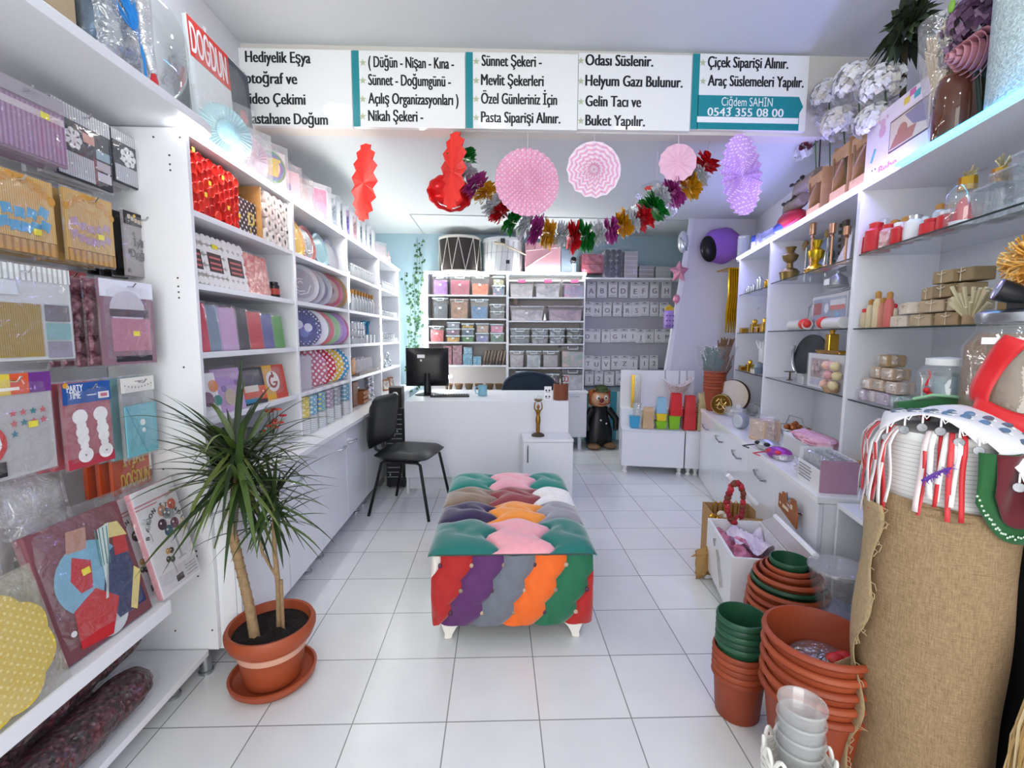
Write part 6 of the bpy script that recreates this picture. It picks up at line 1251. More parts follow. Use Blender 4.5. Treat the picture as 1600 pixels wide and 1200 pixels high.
for k, (a, b, z0_, hh) in enumerate(((910, 943, 0, .10), (910, 943, .102, .11))):
    t = T('gift_box', ('lower', 'upper')[k]+' of two crimson wrapped boxes beside the security camera', 'gift box', ((topx(a)+topx(b))/2, FB, zt+z0_), 0, 'crimson boxes on the back shelves'); w = (topx(b)-topx(a))/2; M(crumple('#8a2436', '#a43348', 18, .2)).box(-w, w, 0, .2, 0, hh).build('box', t, bevel=.003); M(FILM).box(-w-.001, w+.001, -.002, .202, .0003, hh+.001).build('clear_wrap', t)
xl = [topx(p, FB) for p in (945, 973)]; zt2 = ztl+.0005
t = T('party_cup_pack', 'clear pack of stacked white cup bases on the letter wall shelf', 'party supplies', ((xl[0]+xl[1])/2, BY+.02, zt2)); m = M(mat('#dfe1e4', .4)); r = .033
for i in range(3):
    for j in range(5): m.at(tr((i-1)*.07, 0, .038+j*.062) @ rotx(-PI/2)).lathe([(r, 0), (r, .15), (.001, .15)], 14).lathe([(r, 0), (r*.7, .006), (.001, .004)], 14)
m.at().build('cups', t); M(FILM).box(-.11, .11, -.004, .16, .0005, .33).build('clear_wrap', t)
for k, (a, b, c, hh, lab) in enumerate(((976, 998, '#a9a5a3', .30, 'tall grey wrapped carton next to the white cups'), (1000, 1024, '#8f8f92', .14, 'flat grey wrapped carton on the letter wall shelf'), (1026, 1050, '#b5b8ba', .13, 'clear tray pack at the right end of the letter wall shelf'))):
    xa, xb = topx(a), topx(b); t = T('carton', lab, 'box', ((xa+xb)/2, BY+.03, zt2), 0); w = (xb-xa)/2-.003; M(stripes(c, '#c9c9ca', .05, 2, .85)).box(-w, w, 0, .18, 0, hh).build('box', t, bevel=.003); M(FILM).box(-w-.002, w+.002, -.003, .182, .0003, hh+.003).build('clear_wrap', t)
# ---- white letter packs on the letter wall
rows = [(440, 465, 'row one', [('A', 924), ('B', 941), ('C', 958), ('D', 974), ('E', 993), ('F', 1006), ('G', 1023), ('H', 1042)]),
        (472, 494, 'row two', [('M', 919), ('N', 933), ('O', 949), ('P', 965), ('R', 981), ('S', 995), ('T', 1007), ('U', 1023), ('V', 1038)]),
        (514, 535, 'row three', [('D', 918), ('E', 931), ('F', 947), ('G', 961), ('H', 975), ('I', 989), ('J', 1001), ('K', 1015), ('L', 1030), ('M', 1043)]),
        (556, 578, 'row four', [('T', 919), ('U', 932), ('V', 947), ('Y', 962), ('Z', 976), ('1', 990), ('1', 1007), ('2', 1022)]),
        (580, 602, 'row five', [('1', 921), ('2', 936), ('3', 952), ('4', 969)])]
rn = {'row one': 'top', 'row two': 'second', 'row three': 'third', 'row four': 'fourth', 'row five': 'lowest'}
seen = {}
LTC = mat('#85868d', .4); LP = mat('#e9e9ee', .45, noise=.02)
for yt_, yb_, rr, its in rows:
    for ch, px in its:
        p0, p1 = aY(px, yt_, YB-.075), aY(px, yb_, YB-.075); h = p0.z-p1.z; w = .105+.012*(ord(ch) % 3 == 0); rd = random.Random(px)
        lab = 'white hanging pack with a grey '+('number ' if ch.isdigit() else 'letter ')+ch+' in the '+rn[rr]+' row of the letter wall'
        if (lab) in seen: lab = 'white hanging pack with a grey number 1 beside number 2, fourth letter row'
        seen[lab] = 1
        t = T('letter_pack', lab, 'letter pack', (p0.x, YB-.075-.004*rd.random(), p1.z+rd.uniform(-.008, .008)), radians(rd.uniform(-5, 5)), 'white letter packs on the letter wall')
        M(LP).box(-w/2, w/2, 0, .018, 0, h).build('pack_body', t, bevel=.003); m = M(mat('#c9cbd2', .5)).box(-w*.42, w*.42, -.0012, -.0003, h*.78, h*.97); m.box(-w*.36, w*.3, -.0012, -.0003, h*.06, h*.12); m.build('header_card', t)
        m = M(LTC); m.text(ch, h*.34, 0, h*.26, -.0035, bold=.06, align='C'); m.build('letter_print', t)
        M(BLACK).box(-.016, .016, -.0018, -.0006, h*.90, h*.945).build('hanger_slot', t)
# ---- ivy in the back left corner
t = T('ivy_garland', 'artificial ivy strands hanging in the pale blue corner beside the LED-lit shelves', 'plant', aY(640, 380, YB-.05))
rd = random.Random(12); c0 = t.location; ms = M(mat('#5f7a4f', .6)); ml = M(mat('#4d7a3f', .5))
for s, pxs in enumerate(((652, 650, 648, 650), (658, 655, 652, 654), (632, 640, 645, 640), (646, 640, 636, 634), (660, 656, 657, 652))):
    pts = []
    for k in range(13): py = (372, 378, 425, 440, 400)[s]+k*(228-(s % 3)*18)/12; f = k/12*3; i = min(2, int(f)); px = pxs[i]+(pxs[i+1]-pxs[i])*(f-i)+rd.uniform(-2.5, 2.5); pts.append(aY(px, py, YB-.03-.01*s)-c0)
    ms.tube(pts, .0025, 5)
    for p_, q_ in zip(pts, pts[1:]):
        for k in range(4):
            b = p_.lerp(q_, rd.random()); r = rd.uniform(.010, .020); d = Vector((rd.uniform(-1, 1)*.03, -.012-rd.random()*.02, rd.uniform(-1, .3)*.02)); ml.use(mat(rd.choice(('#2f5538', '#40663c', '#24452f', '#517548')), .5))
            an = rd.uniform(0, 2*PI); ml.at(tr(*(b+d)) @ roty(an) @ rotz(rd.uniform(-.5, .5))); ml.add([(0, -.004, 0), (-r, 0, r*.5), (-r*.6, 0, r*1.25), (0, 0, r*1.0), (r*.6, 0, r*1.25), (r, 0, r*.5), (0, 0, -r*.9)], [(0, 1, 2, 3), (0, 3, 4, 5), (0, 5, 6), (0, 6, 1)]); ml.at()
o = ms.build('vine', t); o = ml.build('leaves', t)
# ---- clown cut-out in front of the striped panel
t = T('clown_figure', 'clown figure with orange hair, green hat and black overalls standing before the striped panel', 'figure', (aY(937, 690, 5.42).x, 5.46, 0), radians(8))
SKN = mat('#d9a27c', .6)
m = M(SKN).ball((0, -.0, .58), .115, .09, .105, 20, 14); m.build('head', t)
m = M(mat('#b5602c', .7)); rd = random.Random(3)
for s in (-1, 1):
    for k in range(7): m.ball((s*(.09+.02*rd.random()), .01+.03*rd.random(), .54+.02*k), .035, .04, .03, 8, 6)
m.ball((0, .03, .62), .11, .08, .09); m.build('hair', t)
M(mat('#4b5a35', .6)).ball((.02, 0, .70), .075, .07, .05).lathe([(.10, .675), (.098, .682), (.05, .69)], 20, (.02, 0, 0)).build('hat', t)
M(mat('#6b1f22', .3)).ball((-.015, -.10, .575), .028).build('nose', t); m = M(PAPER); m.ball((-.055, -.083, .605), .022, .012, .028).ball((.045, -.083, .605), .022, .012, .028); m.build('eyes', t); m = M(BLACK); m.ball((-.05, -.096, .600), .010, .005, .013).ball((.04, -.096, .600), .010, .005, .013); m.build('pupils', t)
M(mat('#a83a3a', .5)).tube([(-.05, -.088, .535), (-.0, -.098, .520), (.05, -.086, .537)], .007, 6).build('mouth', t)
BO = mat('#17191d', .35, noise=.1); m = M(BO).lathe([(.10, .02), (.16, .06), (.165, .2), (.12, .34), (.09, .44), (.10, .485), (.06, .50)], 24, sy=.62); m.build('overalls', t)
for s in (-1, 1): M(BO).tube([(s*.10, -.01, .46), (s*.19, -.04, .34), (s*.17, -.09, .22)], [.045, .04, .03], 10).build('arm', t); M(mat('#8a6a4a', .5)).ball((s*.10, -.10, .035), .075, .10, .035).build('shoe', t)
m = M(PAPER); m.ball((-.02, -.10, .34), .012, .006, .012).ball((.05, -.098, .30), .010, .006, .010); m.build('buttons', t)
t = T('broom_stick', 'thin white stick leaning by the back cabinet corner', 'stick', aZ(927, 699, 0)); M(PAPER).tube([(0, 0, 0), (-.05, .06, .55)], .006, 8).build('stick', t); M(WHITE2).ball((-.05, .06, .555), .009).build('tip', t)
# ---- white planter stand with stacked buckets
YF = 4.38; xa, xb = aY(976, 700, YF).x, aY(1068, 700, YF).x; zt1 = aY(1030, 671, YF).z
def stand(lab, xa, xb, top, bh):
    t = T('planter_stand', lab, 'stand', (xa, YF, 0), 0, 'white stepped planter stands'); L = xb-xa
    M(WHITE).box(0, L, 0, .24, .075, zt1).build('bench_box', t, bevel=.002); M(WHITE).box(0, L, .2405, .40, .075, zt1+.17).build('step_box', t, bevel=.002); M(WHITE).box(0, L, .4005, .418, .075, top).build('back_panel', t, bevel=.002)
    M(WHITE2).box(0, L, -.006, -.0005, zt1-.02, zt1+.003).build('front_lip', t)
    for x in (.035, L-.035): M(mat('#e4e4e2', .4)).lathe([(.022, 0), (.026, .012), (.014, .03), (.02, .05), (.022, .0745)], 14, (x, .035, 0)).build('foot', t)
ztop = aY(1020, 578, YF+.4).z
stand('white stepped planter stand holding most of the coloured buckets', xa, xb, ztop, 0); xc = aY(1094, 700, YF).x-.012; stand('narrow white stepped planter stand beside the right cabinet', xb+.012, xc, ztop, 0)
BM = {'blue': '#3aa0c9', 'tan': '#d2b48c', 'lime': '#86c220', 'yellow': '#efcf22', 'pale blue': '#8fc0d9', 'red': '#d8222a', 'coral red': '#d93b40', 'cream': '#e2d2a2'}
def bucket(label, x, y, z, w, h, c, grp='plastic flower buckets on the stand', flip=False, n=1, scal=True):
    t = T('flower_bucket', label, 'bucket', (x, y, z), 0, grp); a, b = (w*.40, w*.5) if not flip else (w*.5, w*.40)
    def sq(r, zz): return [(-r, -r, zz), (r, -r, zz), (r, r, zz), (-r, r, zz)]
    m = M(mat(c, .4, noise=.03)); vs = sq(a, 0)+sq(b, h)+sq(b*.92, h)+sq(a*.92, .006); m.add(vs, [(0, 3, 2, 1)]+[(i, (i+1) % 4, 4+(i+1) % 4, 4+i) for i in range(4)]+[(4+i, 4+(i+1) % 4, 8+(i+1) % 4, 8+i) for i in range(4)]+[(8+i, 8+(i+1) % 4, 12+(i+1) % 4, 12+i) for i in range(4)]+[(12, 13, 14, 15)]); m.build('bucket_body', t, bevel=.006)
    r = max(a, b); zz = h if not flip else 0.0; m = M(mat(c, .4, noise=.03))
    for k in range(max(1, n)):
        q_ = zz+(-.012-.022*k if not flip else .0005+.022*k); m.add(sq(r*1.03, q_)+sq(r*1.03, q_+.010), [(i, (i+1) % 4, 4+(i+1) % 4, 4+i) for i in range(4)]+[(3, 2, 1, 0), (4, 5, 6, 7)])
    m.build('rim', t)
def bxy(px, y=YF+.12): return aY(px, 660, y).x
z1_ = zt1+.0035; yq = YF+.12; dz = lambda py: aY(1020, py, yq-.07).z
bucket('blue bucket with a clear cup on it at the left of the stand', bxy(991), yq, z1_, .098, dz(651)-z1_, BM['blue'])
t = T('clear_cup_stack', 'stack of clear cups standing on the blue bucket', 'cup', (bxy(994), yq, dz(651)+.001)); M(GLASS).lathe([(.034, 0), (.046, .12), (.044, .12), (.0, .004)], 18).build('cup', t); M(GLASS).lathe([(.047, .115), (.049, .122), (.047, .128)], 18, close=False).build('rim', t)
bucket('tan bucket stack second from the left on the stand', bxy(1011), yq, z1_, .102, dz(637)-z1_, BM['tan'], flip=True, n=8)
bucket('lime green bucket under a yellow one on the stand', bxy(1030), yq, z1_, .104, dz(657)-z1_, BM['lime']); bucket('yellow bucket between pale blue and lime green ones', bxy(1030), yq, dz(657)+.001, .098, dz(645)-dz(657)-.002, BM['yellow']); bucket('pale blue bucket on top of the yellow one', bxy(1030), yq, dz(645)+.001, .096, dz(621)-dz(645), BM['pale blue'], flip=True)
bucket('lime green bucket under the tall red bucket', bxy(1049), yq, z1_, .104, dz(648)-z1_, BM['lime']); bucket('tall bright red bucket standing on a lime green one', bxy(1051), yq, dz(648)+.001, .112, dz(614)-dz(648), BM['red'], flip=True, n=3)
bucket('coral red bucket stack beside the cream one', bxy(1071), yq, z1_, .108, dz(617)-z1_, BM['coral red'], flip=True, n=10); bucket('tall cream bucket stack at the right of the stand', bxy(1090), yq, z1_, .104, dz(613)-z1_, BM['cream'], flip=True, n=12)
t = T('gift_box', 'silver and gold foil striped box standing on the step of the planter stand', 'gift box', (aY(989, 610, YF+.28).x, YF+.27, zt1+.171)); h = aY(989, 585, YF+.28).z-zt1-.171; M(stripes('#d3d6da', '#8f9499', .014, 0, .7, .2, .8)).box(-.045, .045, 0, .06, 0, h).build('box', t); M(mat('#d9b23f', .25, .9)).box(-.0455, -.018, -.001, .06, .001, h-.002).build('gold_side', t)
t = T('lace_basket', 'pale pink lace boat-shaped basket hanging on the planter stand back', 'basket', (aY(1049, 600, YF+.31).x, YF+.31, aY(1049, 613, YF+.31).z)); [M(STEEL).tube([(x, .05, .13), (x, .085, ztop-aY(1049, 613, YF+.31).z+.004), (x, .125, ztop-aY(1049, 613, YF+.31).z-.03)], .005, 6).build('hanging_clip', t) for x in (-.11, .10)]; m = M(crumple('#d9c3c6', '#ece4e6', 60, .7, 0, .6)); h0 = aY(1049, 612, YF+.3).z-zt1-.171
def lb(u, v): a = 2*PI*u; s = .45+.55*v; return (.15*s*cos(a), .075*s*sin(a), max(.0, v)*(.12+.04*cos(2*a)))
m.grid(lb, 28, 6).grid(lambda u, v: (lambda p: (p[0]*.93, p[1]*.9, p[2]+.004))(lb(1-u, v)), 28, 6); m.build('basket_body', t); M(PAPER).tube([(lb(k/28, 1)[0], lb(k/28, 1)[1], lb(k/28, 1)[2]) for k in range(29)], .005, 6).build('rim', t)
# the stand is turned a little, square to the right-hand wall
pv = Vector((xa, YF, 0)); ra = radians(-11)
for o in list(bpy.data.objects):
    if o.parent is None and (o.get('group') in ('white stepped planter stands', 'plastic flower buckets on the stand') or o.name in ('clear_cup_stack', 'lace_basket') or 'planter stand' in o.get('label', '')) and o.location.y > 4:
        d = o.location-pv; o.location = pv+Matrix.Rotation(ra, 3, 'Z') @ d-Vector((.028, 0, 0)); o.rotation_euler.z += ra
# ============================================================ GOODS ON THE RIGHT-HAND SHELVES
RF = -(PI/2+RA)                      # local -y faces the room, local +x runs towards the entrance
ZW = RTOP+.0005
def ro(name, label, cat, px, z, off=.33, turn=0, group=None, py=450): s = aR(px, py, off)[0]; return T(name, label, cat, RW(off, s, z), RF+turn, group)
def rh(px, py, off, z): return aR(px, py, off)[1]-z
def rw_(a, b, py, off): return abs(aR(a, py, off)[0]-aR(b, py, off)[0])
ROSEG = mat('#c99a78', .25, .85); AGOLD = mat('#b08a45', .3, .85, noise=.15); OLDG = mat('#8a7440', .4, .7, noise=.3)
def turned(t, prof, mt, part='body', seg=18): return M(mt).lathe(prof, seg).build(part, t)
gA = [z+.0008 for z in GSZ[0]]; gB = [z+.0008 for z in GSZ[1]]; gC = [z+.0008 for z in GSZ[2]]
# far bookcase
for k, (px, mt, nm) in enumerate(((1170, SILC, 'first silver'), (1177, SILC, 'second silver'), (1187, SILC, 'tall silver'), (1199, GOLD, 'golden'))):
    t = ro('jar', nm+' little metal jar on the top glass shelf of the far bookcase', 'jar', px, gA[0], .31, 0, 'metal jars on the far top glass shelf'); h = .05 if k != 2 else .09; turned(t, [(.02, 0), (.026, .01), (.026, h), (.0, h)], mt); turned(t, [(.022, h+.0003), (.018, h+.012), (.006, h+.02), (.0, h+.024)], mt, 'lid')
t = ro('candle_holder', 'thin metal stand with a dried flower on the top far glass shelf', 'candle holder', 1183, gA[0], .45); m = M(CHROME).tube([(-.1, 0, 0), (-.1, 0, .2), (.1, 0, .21), (.1, 0, 0)], .004, 6); m.build('frame', t); m = M(mat('#6d5a45', .8)); [m.tube([(-.1, 0, .2), (-.1+.02*sin(i), .02*cos(i*2), .25+.004*i)], [.006, .012], 6) for i in range(6)]; m.build('dried_flower', t)
t = ro('candle_holder', 'curved silver branch candle holder on the middle glass shelf of the far bookcase', 'candle holder', 1183, gA[1], .42); M(SILC).tube([(-.12+.02*0, 0, 0), (-.13, 0, .08), (-.08, 0, .17), (.03, 0, .21), (.12, 0, .22)], [.006, .009, .012, .012, .006], 8).build('arch', t); M(mat('#7a6a58', .6)).ball((-.06, 0, .19), .03, .02, .018).ball((.02, -.01, .20), .04, .02, .014).build('leaf_cluster', t)
def perf(t, w, h, mt=GOLD): M(mt).box(-w/2, w/2, -w/2, w/2, 0, h*.62).build('bottle', t, bevel=.004); M(mt).lathe([(w*.22, h*.6205), (w*.25, h*.7), (w*.34, h*.72), (w*.30, h*.9), (.001, h)], 12).build('stopper', t)
for k, (px, z, w, h, lv) in enumerate(((1177, gA[1], .06, .11, 'middle'), (1193, gA[1], .06, .11, 'middle'), (1173, gA[2], .055, .10, 'lowest'))): t = ro('perfume_bottle', ('left', 'right', 'single')[k]+' gold bottle on the '+lv+' glass shelf of the far bookcase', 'bottle', px, z, .30, 0, 'gold bottles on the far glass shelves', 550); perf(t, w, h)
for k, (px, z, nm) in enumerate(((1161, gA[1], 'left gold trinket box on the middle far glass shelf'), (1185, gA[1], 'flat gold trinket box between the bottles on the middle far glass shelf'), (1163, gA[2], 'left gold trinket box on the lowest far glass shelf'), (1183, gA[2], 'white and gold trinket box on the lowest far glass shelf'))):
    t = ro('trinket_box', nm, 'box', px, z, .29, 0, 'trinket boxes on the far glass shelves', 550); M(GOLD if k != 3 else mat('#e0dcd2', .3)).box(-.045, .03, -.03, .03, 0, .035).build('box', t, bevel=.003); M(mat('#e8d9a8', .2, .6)).box(-.046, .031, -.031, .031, .0355, .044).build('lid', t)
t = ro('candle_holder', 'pair of bronze cone candle holders on a bar on the lowest far glass shelf', 'candle holder', 1170, gA[2], .42, py=560); m = M(AGOLD).lathe([(.03, .03), (.004, .14), (.018, .16)], 12, (-.06, 0, 0)).lathe([(.004, .0), (.006, .10), (.026, .17), (.0, .17)], 12, (.03, 0, 0)); m.tube([(-.06, 0, .15), (.11, 0, .15)], .004, 6).tube([(-.06, 0, 0), (-.06, 0, .04)], .004, 6); m.build('body', t); M(AGOLD).box(-.09, .09, -.03, .03, 0, .005).build('base', t)
t = ro('vase', 'white goblet vase with lace frill on the lowest far glass shelf', 'vase', 1197, gA[2], .36, py=560); turned(t, [(.045, 0), (.04, .01), (.015, .03), (.03, .06), (.055, .10), (.055, .20), (.05, .20), (.0, .08)], mat('#dfe3e8', .15, noise=.02)); m = M(mat('#eef0f2', .6)); [m.tube([(.05*cos(a), .05*sin(a), .20), (.075*cos(a+.2), .075*sin(a+.2), .25+.015*sin(a*5))], [.012, .005], 5) for a in [i*PI/8 for i in range(16)]]; m.build('lace_frill', t)
t = ro('jar', 'small blue grey domed jar on the lowest far glass shelf', 'jar', 1187, gA[2], .31, py=570); turned(t, [(.04, 0), (.045, .02), (.045, .05), (.0, .05)], mat('#6b7c8f', .2)); turned(t, [(.044, .0505), (.03, .08), (.006, .09), (.0, .095)], mat('#7f8ea0', .2), 'lid')
# middle bookcase, top glass shelf
t = ro('vase', 'old gold flower-shaped vase on the top glass shelf of the middle bookcase', 'vase', 1232, gB[0], .31); turned(t, [(.05, 0), (.06, .05), (.045, .07), (.02, .08), (.018, .11), (.04, .13), (.05, .16), (.02, .18), (.035, .215), (.0, .2)], OLDG, seg=10); M(OLDG).tube([(.06*cos(a*PI/5), .06*sin(a*PI/5), .05) for a in range(11)], .004, 5).build('rim', t)
for k, (px, pt, off) in enumerate(((1264, 353, .30), (1295, 353, .30), (1317, 357, .33))):
    t = ro('candle_holder', ('left', 'middle', 'right')[k]+' one of three rose gold candlesticks on the middle bookcase', 'candle holder', px, gB[0], off, 0, 'rose gold candlesticks'); h = rh(px, pt, off, gB[0]); turned(t, [(.035, 0), (.035, .006), (.006, .012), (.006, h*.70), (.012, h*.72), (.007, h*.75), (.007, h*.78)], ROSEG); turned(t, [(.0165, h*.7805), (.0175, h), (.014, h), (.0, h*.8)], ROSEG, 'candle_cup')
t = ro('vase', 'shiny yellow gold vase in front of the mirror on the middle bookcase', 'vase', 1271, gB[0], .33); turned(t, [(.05, 0), (.055, .02), (.03, .05), (.015, .06), (.04, .09), (.045, .13), (.02, .15), (.035, .19), (.0, .18)], mat('#d8b82a', .2, .8), seg=10); M(GOLD).tube([(.055*cos(a*PI/5), .055*sin(a*PI/5), .02) for a in range(11)], .004, 5).build('rim', t)
t = ro('mirror', 'rectangular silver framed table mirror behind the candlesticks', 'mirror', 1272, gB[0], .46); h = .24
m = M(SILC); m.tube([(-.16, 0, 0), (-.16, 0, h), (.16, 0, h), (.16, 0, 0)], .009, 8).tube([(-.12, .02, 0), (-.12, .02, h-.01)], .006, 8); m.build('frame', t); M(mat('#7f94b8', .05, .9, noise=0)).box(-.11, .15, .0, .006, .03, h-.01).build('glass', t); m = M(mat('#a98a5a', .5)); m.ball((-.18, 0, h+.01), .03, .02, .035).ball((.15, 0, h+.02), .025, .02, .03); m.build('flower_ornaments', t)
t = ro('ornament', 'silver crescent ornament with small red roses on the middle bookcase', 'ornament', 1293, gB[0], .38); M(SILC).tube([(-.04, 0, 0), (-.07, 0, .05), (-.06, 0, .12), (-.02, 0, .16)], [.006, .009, .008, .004], 8).build('crescent', t); m = M(mat('#b5322c', .5)); m.ball((.03, -.02, .018), .02, .02, .018).ball((.0, -.02, .014), .016, .016, .014); m.build('roses', t)
t = ro('paper_decoration', 'folded white paper leaf with dark green sprig behind the right candlestick', 'decoration', 1312, gB[0], .42); M(PAPER).add([(-.12, 0, .01), (.08, 0, .02), (.10, 0, .20), (.06, .03, .22)], [(0, 1, 2, 3)]).build('paper_leaf', t, solid=.003); m = M(mat('#2e4433', .5)); m.ball((-.08, -.02, .10), .02, .015, .03).ball((-.09, -.01, .05), .03, .015, .025); m.build('sprig', t); m = M(mat('#5c5447', .5)).box(-.10, -.05, .03, .05, .0, .30); [m.box(-.115, -.10, .02, .06, .10+.04*i, .12+.04*i) for i in range(5)]; m.build('carved_post', t)
# middle glass shelf
t = ro('picture_frame', 'arched silver frame pack with a wedding picture print on the middle bookcase', 'frame', 1295, gB[1], .33, py=480); w = rw_(1268, 1322, 480, .33); h = rh(1290, 462, .33, gB[1])
M(mat('#c9ccd3', .4)).box(-w/2, w/2, 0, .03, 0, h).build('box', t); m = M(mat('#8e99b5', .4)).box(-w*.46, w*.46, -.002, -.0004, h*.1, h*.92); m.use(q('#a33b3c')).box(-w*.44, -w*.2, -.003, -.002, h*.45, h*.8); m.use(q('#d9dce6')).disc(-.02, h*.62, h*.14, -.004, -.002, 14).box(w*.05, w*.45, -.003, -.002, h*.66, h*.84); m.use(q('#c9564f')).box(w*.06, w*.44, -.004, -.003, h*.55, h*.68); m.use(q('#7fb2d9')).disc(w*.26, h*.36, h*.13, -.0034, -.002, 14); m.build('print', t)
M(SILC).tube([(-w*.75, .02, h*.72), (-w*.45, .015, h*1.02), (w*.5, .015, h*1.1)], .008, 8).tube([(-w*.75, .02, h*.72), (-w*.80, .02, .0)], .005, 6).build('arch', t); M(FILM).box(-w/2-.002, w/2+.002, -.006, .032, .0003, h+.003).build('clear_wrap', t)
t = ro('tin', 'small silver domed tin lying on the arched frame pack', 'tin', 1306, gB[1]+h*1.1+.010, .315, py=480); turned(t, [(.05, .0), (.055, .012), (.05, .014), (.042, .05), (.01, .075), (.012, .085), (.0, .095)], mat('#a9adab', .3, .8)); M(PAPER).box(-.03, .02, -.054, -.048, .014, .045).build('label', t)
for k, (a, b) in enumerate(((1233, 1264), (1278, 1322))):
    t = ro('candle_roll', ('left', 'right')[k]+' white wrapped roll with a red end lying on the middle glass shelf', 'roll', (a+b)/2, gB[1], .295, 0, 'white rolls with red ends', 510); w = rw_(a, b, 510, .295)/2*.9; m = M(mat('#dcdcd6', .5)); e = 1 if k == 0 else -1; m.at(tr(0, 0, .032) @ roty(PI/2)).lathe([(.026, -w), (.030, -w*.8), (.030, w*.9)], 16); m.at().build('roll', t); m = M(mat('#d9362f', .4)); m.at(tr(e*w*.66, -.003, .036)).ball((0, 0, 0), w*.36, .034, .034); m.at().build('red_end', t)
t = ro('trinket_box', 'white lace box on the left of the middle glass shelf of the middle bookcase', 'box', 1240, gB[1], .43, py=500); M(crumple('#e4e6ea', '#c9ccd2', 60, .5)).box(-.06, .06, -.04, .04, 0, .06).build('box', t, bevel=.004); M(PAPER).box(-.063, .063, -.043, .043, .0605, .07).build('lid', t)
# lowest glass shelf
t = ro('mirror', 'round dark mirror with a silver crescent rim on the lowest glass shelf', 'mirror', 1265, gB[2], .42, .25, py=560); R = .15; m = M(mat('#4a4f52', .12, .6, noise=.05)); m.at(tr(0, 0, R+.006) @ rotx(PI/2-.12)).lathe([(R, -.01), (R, .006), (.001, .007)], 40); m.at().build('glass', t); M(mat('#d9dadd', .2, .8)).tube([(R*1.0*cos(a), -.016, R+.012+R*1.0*sin(a)) for a in [PI*.85+PI*.75*i/14 for i in range(15)]], .011, 8).build('crescent_rim', t)
t = ro('picture_frame', 'framed gift pack with a rose picture on the lowest glass shelf of the middle bookcase', 'frame', 1288, gB[2], .30, py=580); w = rw_(1262, 1318, 580, .30); h = rh(1285, 553, .30, gB[2]); M(mat('#dfe2e6', .4)).box(-w/2, w/2, 0, .05, 0, h).build('box', t); m = M(q('#b8a4a8')).box(-w*.40, w*.12, -.002, -.0004, h*.30, h*.86); m.use(crumple('#d9c6c4', '#7d5f62', 30)).box(-w*.36, w*.08, -.003, -.002, h*.34, h*.80); m.use(q('#b9b6d0')).box(-w*.40, w*.46, -.002, -.0004, h*.08, h*.27); m.build('print', t); M(FILM).box(-w/2-.002, w/2+.002, -.006, .052, .0003, h+.003).build('clear_wrap', t)
t = ro('tray', 'gold trinket tray on top of the rose gift pack', 'tray', 1292, gB[2]+h+.0035, .30, py=560); M(GOLD).box(-.14, .13, .0, .05, 0, .012).build('base', t, bevel=.003); M(AGOLD).tube([(-.14, 0, .014), (.13, 0, .014), (.13, .05, .014), (-.14, .05, .014), (-.14, 0, .014)], .005, 6).build('rim', t)
t = ro('perfume_bottle', 'large gold bottle on the gold tray of the middle bookcase', 'bottle', 1299, gB[2]+h+.017, .325, py=545); perf(t, .05, .15)
t = ro('rose_bouquet', 'bunch of peach and pink roses before the gift pack on the lowest glass shelf', 'flowers', 1300, gB[2], .272, py=590); m = M(mat('#e2b9a6', .6)); rd = random.Random(9)
for i in range(9): m.use(mat(('#e2b9a6', '#d9a3a6', '#e0cfa0')[i % 3], .6)).ball((-.05+.05*(i % 3)+rd.uniform(-.01, .01), -.012+.012*(i % 2), .04+.05*(i//3)), .026, .024, .024, 10, 7)
m.build('blossoms', t); M(mat('#b3926a', .7)).lathe([(.03, 0), (.045, .03), (.02, .05)], 10).build('wrap_paper', t)
t = ro('candle_holder', 'tiny dark metal stool stand beside the round mirror', 'stand', 1234, gB[2], .33, py=590); m = M(mat('#5c4a38', .4, .6)).lathe([(.035, .055), (.035, .06), (.0, .062)], 14); m.build('top', t); M(mat('#5c4a38', .4, .6)).tube([(0, 0, .055), (0, 0, .004)], .006, 6).lathe([(.025, 0), (.01, .006)], 10).build('leg', t)
t = ro('crystal_box', 'clear crystal box on the lowest glass shelf of the middle bookcase', 'box', 1249, gB[2], .285, py=600); M(mat('#d5dadb', .08, trans=.5)).box(-.045, .045, 0, .06, 0, .055).build('box', t, bevel=.006); M(mat('#d5dadb', .08, trans=.5)).box(-.047, .047, -.002, .062, .0555, .065).build('lid', t)
# near bookcase, top glass shelf
def gift_jar(label, px, off, z, py, r, h, c, top, grp): t = ro('gift_jar', label, 'jar', px, z, off, 0, grp, py); M(c).lathe([(r*.9, 0), (r, .004), (r*.95, h*.7), (r*.6, h*.8)], 14).build('jar_body', t); M(top).lathe([(r*.62, h*.8003), (r*.66, h*.95), (r*.3, h), (.0, h)], 14).build('stopper', t); return t
REDJ = mat('#c9262c', .4, noise=.1); PKJ = crumple('#d98f93', '#efd9da', 40)
for k, (px, off, r, h, c, tp) in enumerate(((1351, .29, .035, .11, REDJ, GLASS), (1360, .34, .03, .13, PKJ, GLASS), (1368, .29, .042, .13, REDJ, REDJ), (1380, .33, .03, .15, REDJ, GLASS), (1388, .29, .034, .10, PKJ, REDJ), (1397, .32, .028, .12, PKJ, CORK), (1404, .29, .030, .09, REDJ, PAPER), (1415, .31, .03, .11, PKJ, CORK), (1428, .30, .034, .10, PAPER, SILC), (1442, .33, .03, .09, VG, PAPER), (1455, .30, .04, .06, REDJ, REDJ), (1466, .34, .025, .12, VG, CORK), (1476, .31, .03, .075, REDJ, PAPER), (1484, .35, .025, .11, VG, CORK))):
    gift_jar(('first', 'second', 'third', 'fourth', 'fifth', 'sixth', 'seventh', 'eighth', 'ninth', 'tenth', 'eleventh', 'twelfth', 'thirteenth', 'fourteenth')[k]+' gift jar from the left on the top near glass shelf', px, off, gC[0], 370, r, h, c, tp, 'red and white gift jars on the near top glass shelf')
